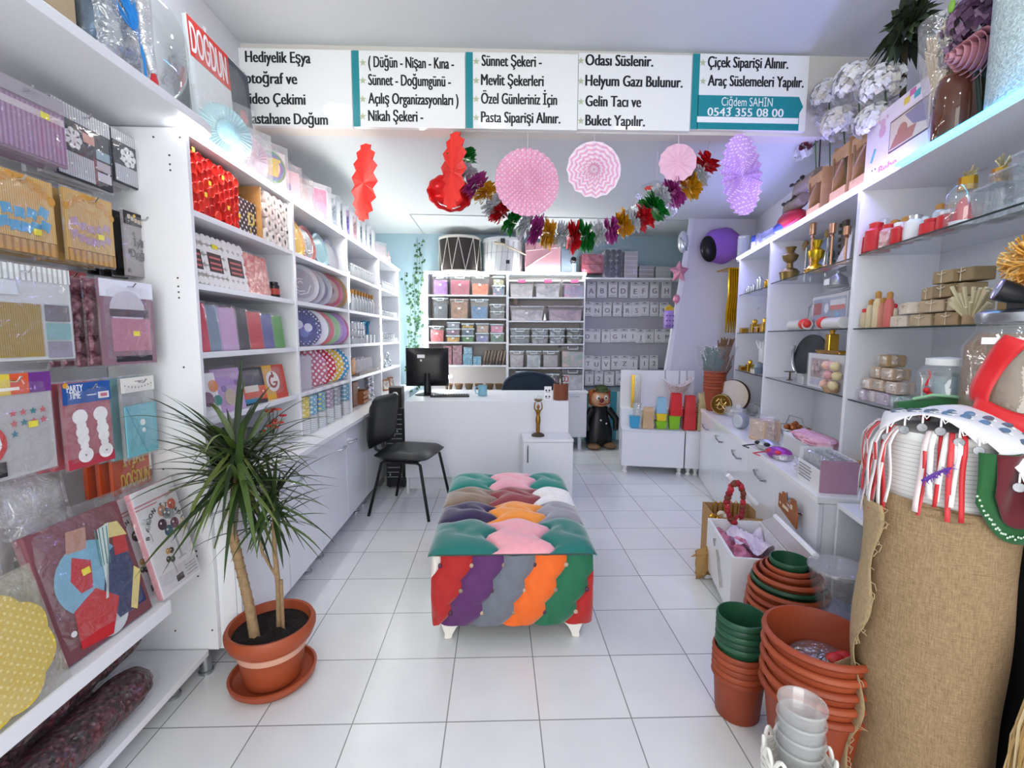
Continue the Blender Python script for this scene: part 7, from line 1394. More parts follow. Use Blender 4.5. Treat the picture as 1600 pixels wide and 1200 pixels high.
t = ro('gift_jar', 'clear jar holding a red santa hat on the near top glass shelf', 'jar', 1505, gC[0], .32, 0, None, 330); M(mat('#d6232b', .6)).lathe([(.032, .02), (.014, .09), (.0, .11)], 14).build('hat', t); M(GLASS).lathe([(.045, 0), (.05, .01), (.05, .11), (.03, .14)], 18).build('jar_body', t); M(PAPER).lathe([(.036, .004), (.036, .02), (.0, .02)], 14).build('hat_brim', t)
for k, (px, pt, pb) in enumerate(((1511, 262, 298), (1563, 246, 286))):
    t = ro('perfume_bottle', ('left', 'right')[k]+' one of two clear bottles with ribbed gold caps and crystal plumes', 'bottle', px, gC[0], .34+.03*k, 0, 'gold capped bottles', 300); z0_ = rh(px, pb, .34+.03*k, gC[0]); z1_ = rh(px, pt, .34+.03*k, gC[0]); M(GLASS).lathe([(.035, 0), (.04, .005), (.04, z0_*.8), (.016, z0_)], 18).build('bottle', t); M(GOLD).lathe([(.028, z0_+.0003), (.026, z0_+.045), (.0, z0_+.046)], 10, smooth=False).build('gold_cap', t)
    m = M(mat('#c3b993', .3, .5)); rd = random.Random(k); [m.tube([(0, 0, z0_+.045), (rd.uniform(-.03, .03), rd.uniform(-.02, .02), z1_-rd.random()*.04)], [.002, .004], 5) for i in range(14)]; m.build('plume', t)
for k, (px, w, h) in enumerate(((1535, .09, .11), (1562, .10, .14), (1590, .08, .17))): t = ro('clear_box', ('left', 'middle', 'right')[k]+' one of three clear acrylic boxes at the near end of the top glass shelf', 'box', px, gC[0], .33, 0, 'clear acrylic boxes', 320); M(film('#c9d6dc', .16, .16, .06, .2)).box(-w/2, w/2, 0, .08, 0, h).build('box', t); M(film('#e8eef2', .3, .2, .1, .2)).box(-w/2-.002, w/2+.002, -.002, .082, h+.0005, h+.008).build('lid', t); M(crumple('#c3c9cf', '#e3e6e8', 50)).box(-w*.4, w*.4, .01, .07, .003, h*.25).build('contents', t)
# near bookcase, middle glass shelf
for k, (px, off, h, c, tp) in enumerate(((1351, .29, .09, mat('#c9b79a', .5), REDJ), (1360, .30, .13, mat('#d9c9a3', .4), CORK), (1370, .29, .16, mat('#d6c59d', .4), CORK), (1379, .30, .13, mat('#c9826a', .4), CORK), (1388, .29, .15, mat('#cf6a62', .4), CORK), (1396, .31, .10, mat('#d9c9b0', .4), REDJ))): gift_jar(('first', 'second', 'third', 'fourth', 'fifth', 'sixth')[k]+' corked wish bottle from the left on the middle near glass shelf', px, off, gC[1], 495, .018, h, c, tp, 'corked wish bottles')
KW = mat('#a88e6d', .7, noise=.3, scale=20); rd = random.Random(5)
pos = [(1412, 0, '#d8cbbb'), (1428, 0, '#cdbfae'), (1446, 0, '#b59f82'), (1466, 0, '#c2b299'), (1488, 0, '#a58a66'), (1510, 0, '#b89f7d'), (1420, 1, '#e0d3c4'), (1440, 1, '#c9bba6'), (1462, 1, '#b7a184'), (1486, 1, '#98805f'), (1508, 1, '#c2b190'), (1455, 2, '#ab9474'), (1477, 2, '#8f7856'), (1498, 2, '#b09a78'), (1476, 3, '#9d8562'), (1506, 3, '#8f7a59')]
for k, (px, lv, c) in enumerate(pos):
    t = ro('wooden_favor', 'twine-tied wooden favour block, '+('bottom', 'second', 'third', 'top')[lv]+' layer of the pile, '+ORD[sum(1 for a in pos[:k] if a[1] == lv)]+' from the left', 'gift', px, gC[1]+lv*.0505, .31+.02*(k % 2), rd.uniform(-.25, .25), 'wooden gift favours on the near shelf', 490)
    M(mat(c, .65, noise=.25, scale=25)).box(-.05, .05, -.02, .05, 0, .045).build('block', t, bevel=.004); m = M(mat('#d9cdb5', .7)); m.tube([(0, -.0215, 0.001), (0, -.0215, .046), (0, .0515, .046)], .002, 5); m.tube([(-.02, -.022, .036), (0, -.024, .03), (.02, -.022, .036)], .002, 5); m.build('twine', t)
t = ro('dried_flowers', 'little bundle of cream dried flowers lying at the front of the favour pile', 'flowers', 1516, gC[1]+.001, .285, 0, None, 490); m = M(mat('#d9cda6', .8)); rd = random.Random(8); [m.tube([(0, 0, .005), (rd.uniform(-.09, .09), rd.uniform(-.03, .02), rd.uniform(.05, .13))], [.002, .006], 5) for i in range(26)]; m.build('flower_heads', t); M(KW).lathe([(.02, 0), (.02, .03)], 10).build('tie', t)
# near bookcase, lowest glass shelf and worktop
pos = [(1345, 0, '#cdbfd4'), (1362, 0, '#d9c9cf'), (1380, 0, '#c6b6cf'), (1398, 0, '#b9cdd2'), (1418, 0, '#a9c2c4'), (1440, 0, '#c9b49a'), (1352, 1, '#d3bfae'), (1372, 1, '#cfb79d'), (1392, 1, '#d6c2b4'), (1366, 2, '#c3a587'), (1384, 2, '#cdb39a'), (1376, 3, '#b8976f')]
for k, (px, lv, c) in enumerate(pos):
    t = ro('favor_box', 'wrapped favour box on the lowest near glass shelf, '+('bottom', 'second', 'third', 'top')[lv]+' layer, '+ORD[sum(1 for a in pos[:k] if a[1] == lv)]+' from left', 'gift', px, gC[2]+lv*.0555, .30+.01*(k % 2), rd.uniform(-.2, .2), 'wrapped favour boxes on the near shelf', 600)
    M(mat(c, .5, noise=.15)).box(-.038, .038, 0, .07, 0, .050).build('box', t, bevel=.004); M(film('#ffffff', .12, .25, .1, .9)).pillow(.09, .055, .10, (0, .035, 0), 5, k, .003).build('clear_wrap', t)
# ------------------------------------------------------------ on the right worktop
t = ro('wood_slice', 'large round wood slice with pale face at the right worktop end', 'decoration', 1143, ZW, .20, .95, None, 615); R = .145; m = M(mat('#d8cfbd', .6, noise=.08)); m.at(tr(0, .0, R+.004) @ rotx(PI/2-.14)).lathe([(R*.96, 0), (.001, .002)], 40, close=False); m.at().build('pale_face', t); m = M(mat('#4a3524', .85, noise=.3, bump=.8, scale=40)); m.at(tr(0, .0, R+.004) @ rotx(PI/2-.14)).lathe([(R*.96, -.0005), (R*1.0, -.006), (R*1.02, -.03), (R*.98, -.05), (.001, -.05)], 30); m.at().build('bark', t)
t = ro('wall_plate', 'round gold plate with raised calligraphy leaning before the wood slice', 'plate', 1127, ZW, .09, .95, None, 625); R = .088; m = M(mat('#7c5a22', .3, .8)); m.at(tr(0, 0, R+.004) @ rotx(PI/2-.14)).lathe([(R*.86, .002), (.001, .002)], 36, close=False).lathe([(R, -.012), (R, .004), (R*.95, .010), (R*.86, .003)], 36, close=False).lathe([(R, -.012), (.001, -.012)], 36, close=False); m.at().build('plate_body', t)
m = M(mat('#e8c878', .2, .9)); m.at(tr(0, -.004, R+.004) @ rotx(-.14))
for pts in (((-.04, .02), (-.02, .045), (.0, .03)), ((.0, .05), (.005, .01), (.03, .0), (.045, .02)), ((-.045, -.01), (-.01, -.0), (.02, -.012), (.045, -.008)), ((-.03, -.03), (-.005, -.045), (.02, -.035)), ((.02, .04), (.035, .045)), ((-.01, .02), (-.025, -.02)), ((.015, -.02), (.04, -.04))): m.tube([(x, -.003, z) for x, z in pts], .005, 6)
m.tube([(R*.92*cos(a), -.004, R*.92*sin(a)) for a in [2*PI*i/30 for i in range(31)]], .004, 6); m.at().build('calligraphy', t)
t = ro('crystal_set', 'group of clear crystal glasses on the worktop at the foot of the far bookcase', 'glassware', 1184, ZW, .34, 0, None, 630)
for i in range(5): M(mat('#c9d0d0', .08, trans=.5)).lathe([(.022, 0), (.02, .004), (.006, .01), (.006, .04), (.026, .06), (.028, .11), (.024, .11), (.0, .06)], 12, (-.12+.055*i, .02*(i % 2), 0)).build('glass', t)
t = ro('tin', 'round grey lidded tin on edge on the right worktop', 'tin', 1154, ZW, .07, .5, None, 665); m = M(mat('#9aa0a6', .4, .3)); m.at(tr(0, .0, .058) @ rotx(PI/2)).lathe([(.056, -.04), (.058, 0), (.052, .012), (.001, .012)], 28); m.at().build('tin_body', t); m = M(mat('#c6cbd0', .35, .3)); m.at(tr(0, -.0125, .058) @ rotx(PI/2)).lathe([(.048, 0), (.044, .004), (.001, .003)], 24); m.at().build('lid', t)
t = ro('tissue_pack', 'clear wrapped block of beige napkins on the right worktop', 'paper pack', 1182, ZW, .075, .35, None, 665); M(mat('#dbb89b', .7, noise=.06)).box(-.07, .07, 0, .12, 0, .13).build('napkins', t, bevel=.006); M(film('#ffffff', .12, .25, .1, 1)).pillow(.17, .16, .16, (0, .06, 0), 7, 4, .008).build('clear_wrap', t)
t = ro('plastic_bag', 'crumpled clear plastic bag behind the grey tin on the right worktop', 'bag', 1145, ZW, .16, .2, None, 640); M(film('#f4f6f8', .35, .3, .1, 1)).pillow(.24, .09, .12, (0, .02, 0), 8, 6, .014).build('bag_film', t); M(film('#ffffff', .4, .3, .1, 1)).ball((.09, 0, .09), .02, .02, .03).build('knot', t)
t = ro('basket', 'wire basket with copper coloured shapes on the worktop of the middle bookcase', 'basket', 1243, ZW, .36, 0, None, 655); m = M(STEEL); m.tube([(.16*cos(a*PI/12), .09*sin(a*PI/12), .06) for a in range(25)], .004, 6).tube([(-.16, 0, .06), (-.1, 0, .13), (.1, 0, .14), (.16, 0, .06)], .004, 6).tube([(.12*cos(a*PI/12), .06*sin(a*PI/12), .004) for a in range(25)], .004, 6); [m.tube([(.16*cos(a), .09*sin(a), .06), (.12*cos(a), .06*sin(a), .004)], .003, 5) for a in [i*PI/6 for i in range(12)]]; m.build('wire', t); m = M(mat('#a85f2a', .4, .4)); rd = random.Random(2); [m.ball((rd.uniform(-.1, .1), rd.uniform(-.05, .05), .03+.06*rd.random()), .03, .02, .02, 8, 5) for i in range(12)]; m.build('copper_shapes', t)
t = ro('tulle_pack', 'pink tulle spread on the worktop of the middle bookcase', 'fabric', 1268, ZW+.0965, .20, 0, None, 665); M(crumple('#e7a3b8', '#f0c3d0', 30, .6, 0, .8)).pillow(.36, .05, .14, (0, .02, 0), 9, 11, .01).build('tulle', t); M(mat('#d98aa5', .6)).tube([(-.15, -.04, .03), (0, -.05, .02), (.15, -.04, .03)], .005, 6).build('hem', t)
t = ro('ribbed_box', 'long white ribbed paper box under the pink tulle', 'box', 1250, ZW, .17, 0, None, 680); M(stripes('#e6e6e2', '#c3c4c2', .012, 0, .6)).box(-.24, .26, 0, .16, 0, .09).build('box', t, bevel=.003); M(PAPER).box(-.242, .262, -.002, .162, .0905, .096).build('lid', t)
t = ro('wooden_crate', 'stack of flat orange wooden trays at the right end of the middle bookcase worktop', 'crate', 1296, ZW, .20, 0, None, 690)
for i in range(3): M(mat('#b98247', .6, noise=.2)).box(-.08+.01*i, .08+.01*i, 0, .14, i*.024, .02+i*.024).build('slat', t, bevel=.002)
def mask(label, px, py, c, c2, sc): 
    t = ro('party_mask', label, 'mask', px, ZW, .06, .6, None, py); m = M(mat(c, .25, .4, noise=.1)); m.ball((0, 0, .03*sc), .075*sc, .06*sc, .035*sc, 18, 10); m.build('mask_face', t); m = M(mat(c2, .3)); m.ball((-.03*sc, -.045*sc, .042*sc), .02*sc, .016*sc, .012*sc).ball((.03*sc, -.045*sc, .042*sc), .02*sc, .016*sc, .012*sc); m.build('eye_holes', t); M(mat(c2, .4)).tube([(-.07*sc, 0, .02), (-.10*sc, -.02, .012), (-.12*sc, -.06*sc, .006), (-.06*sc, -.08*sc, .006)], .004, 6).build('strap', t)
mask('black and silver masquerade mask on the right worktop', 1200, 685, '#b9bdc3', '#15161a', 1.0); mask('shiny purple and red mask on the right worktop in front of the silver one', 1217, 705, '#a03fa6', '#c92f4a', .95)
t = ro('display_box', 'open white and pink cardboard box with printed lines holding clear tubes on the right worktop', 'box', 1262, ZW, .02, .0, None, 745); w = .23
m = M(mat('#e3e3e6', .5)).box(-w/2, w/2, 0, .004, 0, .095).box(-w/2, -w/2+.004, .0045, .14, 0, .15).box(-w/2, w/2, .1405, .1445, 0, .14); m.build('box_walls', t); M(mat('#b98fa6', .5)).box(w/2+.0005, w/2+.005, 0, .1445, 0, .14).build('pink_side', t); m = M(mat('#8e8f98', .5))
for i in range(5): m.box(-w*.42, w*(.1+.05*(i % 2)), -.0014, -.0003, .02+.014*i, .026+.014*i)
m.build('printed_lines', t); m = M(film('#e9eef2', .25, .3, .08, .4)); [m.lathe([(.016, 0.001), (.016, .14), (.0, .145)], 10, (-.09+.036*(i % 6), .03+.045*(i//6), 0)) for i in range(18)]; m.build('clear_tubes', t)
t = ro('plastic_bag', 'clear bag of pale blue goods on the worktop behind the printed box', 'bag', 1300, ZW, .15, .1, None, 715); M(crumple('#a9cfe0', '#dfe8ee', 18, .4, 0, .7)).pillow(.24, .07, .22, (0, .0, 0), 8, 9, .01).build('contents', t); M(film('#ffffff', .2, .3, .08, 1)).pillow(.27, .10, .26, (0, 0, 0), 8, 10, .012).build('bag_film', t)
t = ro('plastic_bag', 'clear crumpled bag lying by the purple mask at the worktop edge', 'bag', 1215, ZW, .05, .0, None, 722); M(film('#f2f2f6', .4, .3, .1, 1)).pillow(.14, .035, .10, (0.0, .02, 0), 7, 19, .008).build('bag_film', t); M(film('#ffffff', .4, .3, .1, 1)).ball((.06, 0, .015), .02, .015, .012).build('fold', t)
t = T('wooden_sign', 'small brown wooden sign shaped like a train hanging from the cabinet handle', 'sign', RW(-.036, rs(1241, 800), 0)); h0 = aR(1241, 812, -.03)[1]; t.location.z = h0; t.rotation_euler = (0, 0, RF)
m = M(mat('#96592f', .6, noise=.25, scale=20)); m.prism([(-.10, 0), (.12, -.03), (.12, .03), (.09, .09), (.05, .09), (.04, .05), (-.02, .06), (-.03, .085), (-.06, .085), (-.06, .06), (-.10, .065)], 0, .008); m.build('board', t); M(mat('#dccab0', .5)).box(-.04, .03, -.002, -.0003, .015, .03).box(.05, .07, -.002, -.0003, .04, .06).box(-.08, -.065, -.002, -.0003, .02, .03).build('carving', t); M(mat('#222', .5) if False else BLACK).tube([(-.0, .004, .06), (.0, .0, .10)], .002, 5).build('string', t)
# terracotta pots with dried teal flowers on the far cabinet corner
t0 = T('flower_pot_stack', 'stack of nested terracotta pots holding teal dried flowers behind the wood slice', 'pot', (aY(1116, 600, 4.6).x, 4.62, 0)); zb = .655
t0.location = (RO.x+.10, 4.36, ZW-.0) if False else RW(.085, -.045, ZW)
hh = .0
for i in range(7): m = M(TERRA if i % 2 else TERRA2); z = .0+i*.028; m.lathe([(.060, z+.001), (.085, z+.17), (.094, z+.172), (.096, z+.195), (.084, z+.195), (.078, z+.165), (.058, z+.012), (.0, z+.010)], 28); m.build('pot', t0)
m = M(mat('#3f6a66', .8)); rd = random.Random(7); [m.tube([(rd.uniform(-.03, .03), rd.uniform(-.03, .03), .2), (rd.uniform(-.10, .05), rd.uniform(-.08, .08), rd.uniform(.36, .58))], [.0015, .0055], 5) for i in range(110)]; m.build('teal_flowers', t0)
m = M(mat('#7a5a3c', .8)); [m.tube([(.04, 0, .2), (rd.uniform(.02, .14), rd.uniform(-.06, .06), rd.uniform(.40, .66))], [.0015, .006], 5) for i in range(80)]; m.build('brown_grass', t0)
m = M(film('#ffffff', .05, .2, .08, 1)).lathe([(.03, .25), (.14, .42), (.17, .58)], 16, close=False); m.build('clear_wrap', t0)
# ------------------------------------------------------------ on top of the right-hand bookcases
ZR = ZT+.001
def rt_(name, label, cat, px, py, off=.33, turn=0, group=None): return ro(name, label, cat, px, ZR, off, turn, group, py)
t = rt_('vase', 'tall pale cylinder vase at the far end of the right top', 'vase', 1163, 360, .36); turned(t, [(.05, 0), (.052, .01), (.052, .24), (.046, .24), (.0, .02)], mat('#c6cdd6', .25)); turned(t, [(.053, .22), (.055, .23), (.053, .24)], SILC, 'rim')
t = rt_('candle_jar', 'blue glass jar with a white label at the far end of the right top', 'jar', 1184, 350, .33); turned(t, [(.04, 0), (.042, .005), (.042, .12), (.0, .12)], mat('#5f7bd0', .15, trans=.3)); M(PAPER).lathe([(.0425, .03), (.0425, .09)], 16, close=False).build('label', t); turned(t, [(.043, .1205), (.043, .14), (.0, .142)], mat('#2b3f8f', .3), 'lid')
t = rt_('plastic_bag', 'bluish crumpled clear bag draped at the far end of the right top', 'bag', 1195, 360, .29); M(film('#b9c4ff', .3, .3, .1, 1)).pillow(.4, .11, .07, (0, .01, 0), 8, 14, .014).build('bag_film', t); M(film('#dfe4ff', .4, .3, .1, 1)).ball((-.15, 0, .08), .03, .02, .05).build('knot', t)
t = rt_('foil_balloon', 'red and blue soft cushion balloon lying under the driftwood on the right top', 'balloon', 1240, 330, .34); m = M(mat('#b8293f', .35, .1)); m.ball((0, 0, .08), .16, .09, .08, 20, 12); m.build('red_top', t); M(mat('#3f55c9', .35)).ball((-.04, -.01, .055), .13, .09, .055, 20, 12).build('blue_base', t); m = M(mat('#e6e8ec', .4)); m.ball((-.15, -.03, .12), .03, .02, .03); m.build('white_eye', t)
BRK = mat('#8d7f77', .9, noise=.35, bump=.8, scale=30)
for k, (px, dz, L, lab) in enumerate(((1245, .165, .30, 'lower grey driftwood log on the right top'), (1262, .25, .34, 'upper grey driftwood log with dark leaves on the right top'))):
    t = T('driftwood', lab, 'log', RW(.34, aR(px, 290, .34)[0], ZR+dz), RF, 'driftwood logs on the right top'); M(BRK).tube([(-L/2, 0, .0), (-L/4, -.01, .015), (0, 0, .02), (L/4, .01, .03), (L/2, 0, .03)], [.03, .042, .045, .042, .035], 12).build('log', t); m = M(mat('#2b2420', .6)); rd = random.Random(k); [m.ball((-L/2+.05*i+rd.uniform(-.02, .02), -.03, .05+rd.uniform(-.01, .02)), .03, .012, .010, 7, 5) for i in range(5)]; m.build('dark_leaves', t)
WD = mat('#b98f63', .6, noise=.25, scale=16)
for k, (px, pt) in enumerate(((1281, 264), (1318, 222), (1350, 200))):
    t = rt_('wooden_crate', ('farthest', 'middle', 'nearest')[k]+' of three natural wood crates standing on the right top', 'crate', px-6, 280, .30, 0, 'natural wood crates on the right top'); h = rh(px, pt, .30, ZR); w = .17
    m = M(WD).box(-w/2, -w/2+.012, 0, .13, 0, h).box(w/2-.012, w/2, 0, .13, 0, h); m.build('side_board', t); M(WD).box(-w/2+.0125, w/2-.0125, .11, .122, .0, h).build('back_board', t); [M(mat('#c9a06f', .6, noise=.2)).box(-w/2, w/2, -.009, -.0005, h*(.06+.33*i), h*(.06+.33*i)+h*.20).build('front_slat', t) for i in (0, 2)]; M(mat('#8a6f52', .8)).tube([(-w*.3, -.012, h*.8), (-w*.1, -.02, h*.45), (w*.3, -.012, h*.7)], .006, 6).build('rope', t)
t = rt_('baby_box', 'white and pink baby memory box with a sleeping baby photo on the right top', 'gift box', 1402, 230, .285, .0); w = rw_(1350, 1458, 215, .285); h = rh(1400, 158, .285, ZR)
M(mat('#ecdfe8', .5)).box(-w/2, w/2, 0, .10, 0, h).build('box', t, bevel=.002); m = M(q('#dcaec6')); m.disc(-w*.24, h*.70, h*.085, -.002, -.0006, 16).disc(-w*.24, h*.82, h*.06, -.002, -.0006, 14).disc(-w*.30, h*.875, h*.025, -.002, -.0006, 8).disc(-w*.18, h*.875, h*.025, -.002, -.0006, 8)
m.use(q('#e7c84a')).box(w*.05, w*.12, -.002, -.0006, h*.84, h*.93).use(q('#4fa9b5')).box(w*.18, w*.25, -.002, -.0006, h*.83, h*.92).use(q('#c96fa0')).box(w*.12, w*.19, -.0022, -.0006, h*.90, h*.98); m.use(q('#6fb5b8')).at(tr(-w*.36, 0, h*.42) @ roty(.5)).box(-.008, .008, -.002, -.0006, -.03, .03); m.at()
m.use(q('#5d4a44')).box(-w*.12, w*.40, -.0022, -.0006, h*.30, h*.74).use(q('#d9c9b5')).box(-w*.11, w*.39, -.0028, -.0022, h*.32, h*.72).use(q('#8f8799')).prism([(w*.08, h*.70), (w*.36, h*.72), (w*.38, h*.42), (w*.2, h*.5)], -.0034, -.0028).use(q('#b07a64')).disc(w*.06, h*.50, h*.11, -.004, -.0028, 16).prism([(-w*.1, h*.34), (w*.2, h*.34), (w*.24, h*.48), (-w*.02, h*.5)], -.0038, -.0028)
m.use(q('#3b2f34')).disc(-w*.36, h*.20, .004, -.002, -.0006, 8).disc(-w*.31, h*.20, .004, -.002, -.0006, 8).use(q('#c9739a')).text('Bebe', h*.12, -w*.25, h*.08, -.002, fit=w*.26, bold=.04); m.build('printed_art', t)
def petals(m, c, R, n, sd, cols, sz=.02, squash=.8):
    rd = random.Random(sd)
    for i in range(n):
        a, b = rd.uniform(0, 2*PI), math.acos(rd.uniform(-.7, 1)); d = Vector((sin(b)*cos(a), sin(b)*sin(a)*squash, cos(b)*squash)); p = Vector(c)+d*R*rd.uniform(.72, 1.05); u = d.orthogonal().normalized(); v = d.cross(u); r = sz*rd.uniform(.8, 1.3); ro_ = rd.uniform(0, PI); m.use(rd.choice(cols))
        for k in range(4):
            an = ro_+k*PI/2; e = u*cos(an)+v*sin(an); f = u*cos(an+PI/2)+v*sin(an+PI/2); m.add([p, p+e*r*.55+f*r*.5+d*r*.15, p+e*r*1.1+d*r*.05, p+e*r*.55-f*r*.5+d*r*.15], [(0, 1, 2, 3)])
PW = [mat('#e9eaf0', .6), mat('#d9d8dc', .6), mat('#f2f2f4', .6), mat('#dcd6cc', .6)]
for k, (px, py, R) in enumerate(((1290, 150, .10), (1335, 130, .12), (1376, 135, .11), (1268, 195, .07), (1312, 195, .11), (1365, 190, .09))):
    off = .30; s, z = aR(px, py, off); t = T('hydrangea', ('upper left', 'upper middle', 'upper right', 'lower left', 'lower middle', 'lower right')[k]+' white artificial hydrangea head on the right top', 'flowers', RW(off, s, z), RF, 'white hydrangea heads'); m = M(PW[0]); petals(m, (0, 0, 0), R, 210, k, PW, .019); m.build('petals', t); M(mat('#56704a', .6)).tube([(0, .02, -R*.2), (.02, .04, -(z-ZR)*.6), (.0, .05, ZR-z+.002)], .004, 6).build('stem', t)
off = .32; s, z = aR(1262, 235, off); t = T('orchid_spray', 'drooping white and burgundy flower spray at the left end of the hydrangeas', 'flowers', RW(off, s, z), RF); m = M(PW[0]); petals(m, (-.02, -.02, .0), .05, 14, 31, PW, .030); petals(m, (-.10, -.02, .0), .03, 5, 32, PW, .024); m.build('petals', t); m = M(mat('#5a2430', .6)); petals(m, (.05, -.03, .01), .035, 12, 33, [mat('#5a2430', .6)], .02); m.build('burgundy_bloom', t); M(mat('#2a2c22', .7)).tube([(.1, .03, .03), (0, 0, 0), (-.14, -.02, .01)], .004, 6).tube([(.1, .03, .03), (.12, .03, ZR-z+.002)], .004, 6).build('stem', t)
off = .36; s, z = aR(1415, 60, off); t = T('artificial_foliage', 'large dark green fern bush on the right top', 'plant', RW(off, s, z), RF); m = M(mat('#27331f', .6)); rd = random.Random(41); GF = [mat('#25321c', .6), mat('#33422a', .6), mat('#1a2416', .6), mat('#465634', .6)]
for i in range(150):
    a, b = rd.uniform(0, 2*PI), rd.uniform(-.8, 1.2); d = Vector((cos(a)*cos(b), sin(a)*cos(b)*.5, sin(b)*.8)); u = d.orthogonal().normalized(); L = rd.uniform(.16, .25); m.use(rd.choice(GF)); p0 = d*.02; mid = d*L*.6+Vector((0, 0, .02)); e = d*L+Vector((0, 0, -.03)); wv = u*.018; m.add([p0, mid-wv, e, mid+wv], [(0, 1, 2, 3)])
m.build('fronds', t); M(mat('#3f3a2a', .8)).tube([(0, 0, -.02), (0, .02, ZR-z+.002)], .012, 8).build('stem', t)
off = .29; s, z = aR(1478, 125, off); t = T('wheat_bunch', 'clear wrapped bunch of pale dried wheat on the right top', 'flowers', RW(off, s, ZR), RF); h = aR(1470, 42, off)[1]-ZR; m = M(mat('#cbb384', .7)); rd = random.Random(15); [m.tube([(.0, 0, .03), (-.03+rd.uniform(-.05, .05), rd.uniform(-.03, .03), h*rd.uniform(.75, .98))], [.002, .007], 5) for i in range(60)]; m.build('wheat', t); M(film('#f6f4ee', .08, .28, .08, 1)).lathe([(.02, .0), (.03, .06), (.075, h*.7), (.085, h*1.0)], 16, (-.015, 0, 0), close=False).build('clear_wrap', t)
off = .33; s, z = aR(1532, 30, off); t = T('hydrangea', 'purple artificial hydrangea head at the right edge of the right top', 'flowers', RW(off, s, z), RF); PU = [mat('#4a2a48', .6), mat('#5f3a62', .6), mat('#3a1f3c', .6), mat('#8a6a86', .6)]; m = M(PU[0]); petals(m, (0, 0, 0), .12, 280, 51, PU, .019); petals(m, (-.05, -.02, -.08), .07, 110, 52, PU, .018); m.build('petals', t); M(mat('#7fae3f', .5)).ball((.02, -.10, .04), .014, .008, .02).build('green_bud', t); M(mat('#37412c', .6)).tube([(0, .02, -.1), (.0, .05, ZR-z+.002)], .008, 6).build('stem', t)
s, z = aR(1520, 86, .29); t = T('rose', 'dusty pink artificial rose under the purple hydrangea', 'flowers', RW(.29, s, z), RF); m = M(mat('#c98d97', .55, noise=.1))
for k in range(7):
    for j in range(3 if k < 2 else 5):
        a0 = 2*PI*j/(3 if k < 2 else 5)+k*.7; r = .010+.0085*k; m.grid(lambda u, v: ((r+.010*v*v*(k+1)/4)*cos(a0+(u-.5)*1.9), -.03+.010*k-(.045-.004*k)*v+.02*0, (r+.010*v*v*(k+1)/4)*sin(a0+(u-.5)*1.9)), 6, 4)
m.build('petals', t, solid=.0015); M(mat('#2c3a2a', .6)).tube([(0, .01, -.01), (.01, .04, ZR-z+.002)], .006, 6).ball((.05, .03, -.06), .05, .01, .03).ball((.08, .03, -.10), .04, .01, .03).build('stem', t)
t = rt_('vase', 'brown glossy glass vase right of the baby box', 'vase', 1492, 185, .30); h = rh(1490, 128, .30, ZR); turned(t, [(.055, 0), (.062, .01), (.066, h*.6), (.06, h*.9), (.05, h), (.045, h), (.0, .02)], mat('#5f3322', .08, noise=.2, coat=.6), seg=28); turned(t, [(.0505, h-.004), (.053, h), (.0505, h+.004)], mat('#7d4a30', .1), 'rim')
t = rt_('vase', 'copper coloured vase half hidden behind the white hydrangeas', 'vase', 1405, 200, .42); turned(t, [(.05, 0), (.07, .05), (.075, .16), (.05, .25), (.0, .25)], mat('#9a5f3f', .2, .6), seg=24); turned(t, [(.0505, .246), (.053, .25), (.0505, .254)], mat('#9a5f3f', .2, .6), 'rim')
t = rt_('vase', 'tall silver glitter vase at the right edge of the photo on the right top', 'vase', 1592, 130, .31); turned(t, [(.07, 0), (.072, .01), (.075, .34), (.068, .34), (.0, .02)], mat('#b9c9c9', .3, .4, noise=.5, bump=.8, scale=120), seg=28); turned(t, [(.0755, .33), (.078, .34), (.0755, .346)], SILC, 'rim')
# ============================================================ RIGHT FOREGROUND
def potstack(name, label, x, y, specs, group=None):
    """nested pots/saucers: (radius, z of the rim, colour, foot radius, foot z)"""
    t = T(name, label, 'pot', (x, y, 0), 0, group)
    for r, z, c, r0, z0 in specs: M(c).lathe([(r0, z0), (r0+.004, z0+.004), (r*.90, z-.024), (r*.955, z-.021), (r, z-.012), (r*.985, z-.004), (r*.955, z), (r*.91, z), (r*.89, z-.012), (r*.86, z-.03), (r0*.9, z0+.008), (.0005, z0+.008)], 40).build('pot', t)
    return t
GRN = mat('#1f4a35', .4, noise=.1); GRN2 = mat('#27573e', .4, noise=.1)
# carton and what hangs out of it
t = T('carton_box', 'open brown cardboard carton on the floor beside the white chest', 'box', (1.235, 2.52, 0), radians(-8)); CB = mat('#b08a5c', .8, noise=.1); w, d, h = .27, .25, .30
M(CB).box(0, w, 0, .004, 0, h).box(0, w, d-.004, d, 0, h).box(0, .004, .0045, d-.0045, 0, h).box(w-.004, w, .0045, d-.0045, 0, h).box(.0045, w-.0045, .0045, d-.0045, 0, .004).build('box_walls', t); M(mat('#c09a6a', .8)).add([(.0, 0, h), (w, 0, h), (w, -.03, h-.10), (0, -.03, h-.10)], [(0, 1, 2, 3)]).build('flap', t, solid=.004)
t = T('gold_wire_ornament', 'gold wire crown shapes sticking out of the cardboard carton', 'ornament', (1.32, 2.60, .0045)); m = M(GOLD); [m.tube([(.03*i-.06, .02*(i % 2), .1), (.03*i-.065, 0, .34), (.03*i-.05, 0, .36), (.03*i-.035, 0, .34), (.03*i-.04, .02, .1)], .004, 6) for i in range(5)]; m.build('wire_hoops', t); M(GOLD).tube([(-.08, 0, .1), (.08, 0, .1), (.08, .02, .002), (-.08, .02, .002)], .005, 6).build('base_wire', t)
t = T('leaf_garland', 'gold and white leaf garland hanging over the left side of the carton', 'garland', (1.225, 2.50, 0)); m = M(mat('#e9e2d0', .4)); pts = [(.06, .03, .315), (.0, .0, .31), (-.02, -.03, .25), (-.015, -.04, .17), (.0, -.05, .10), (.01, -.055, .04)]
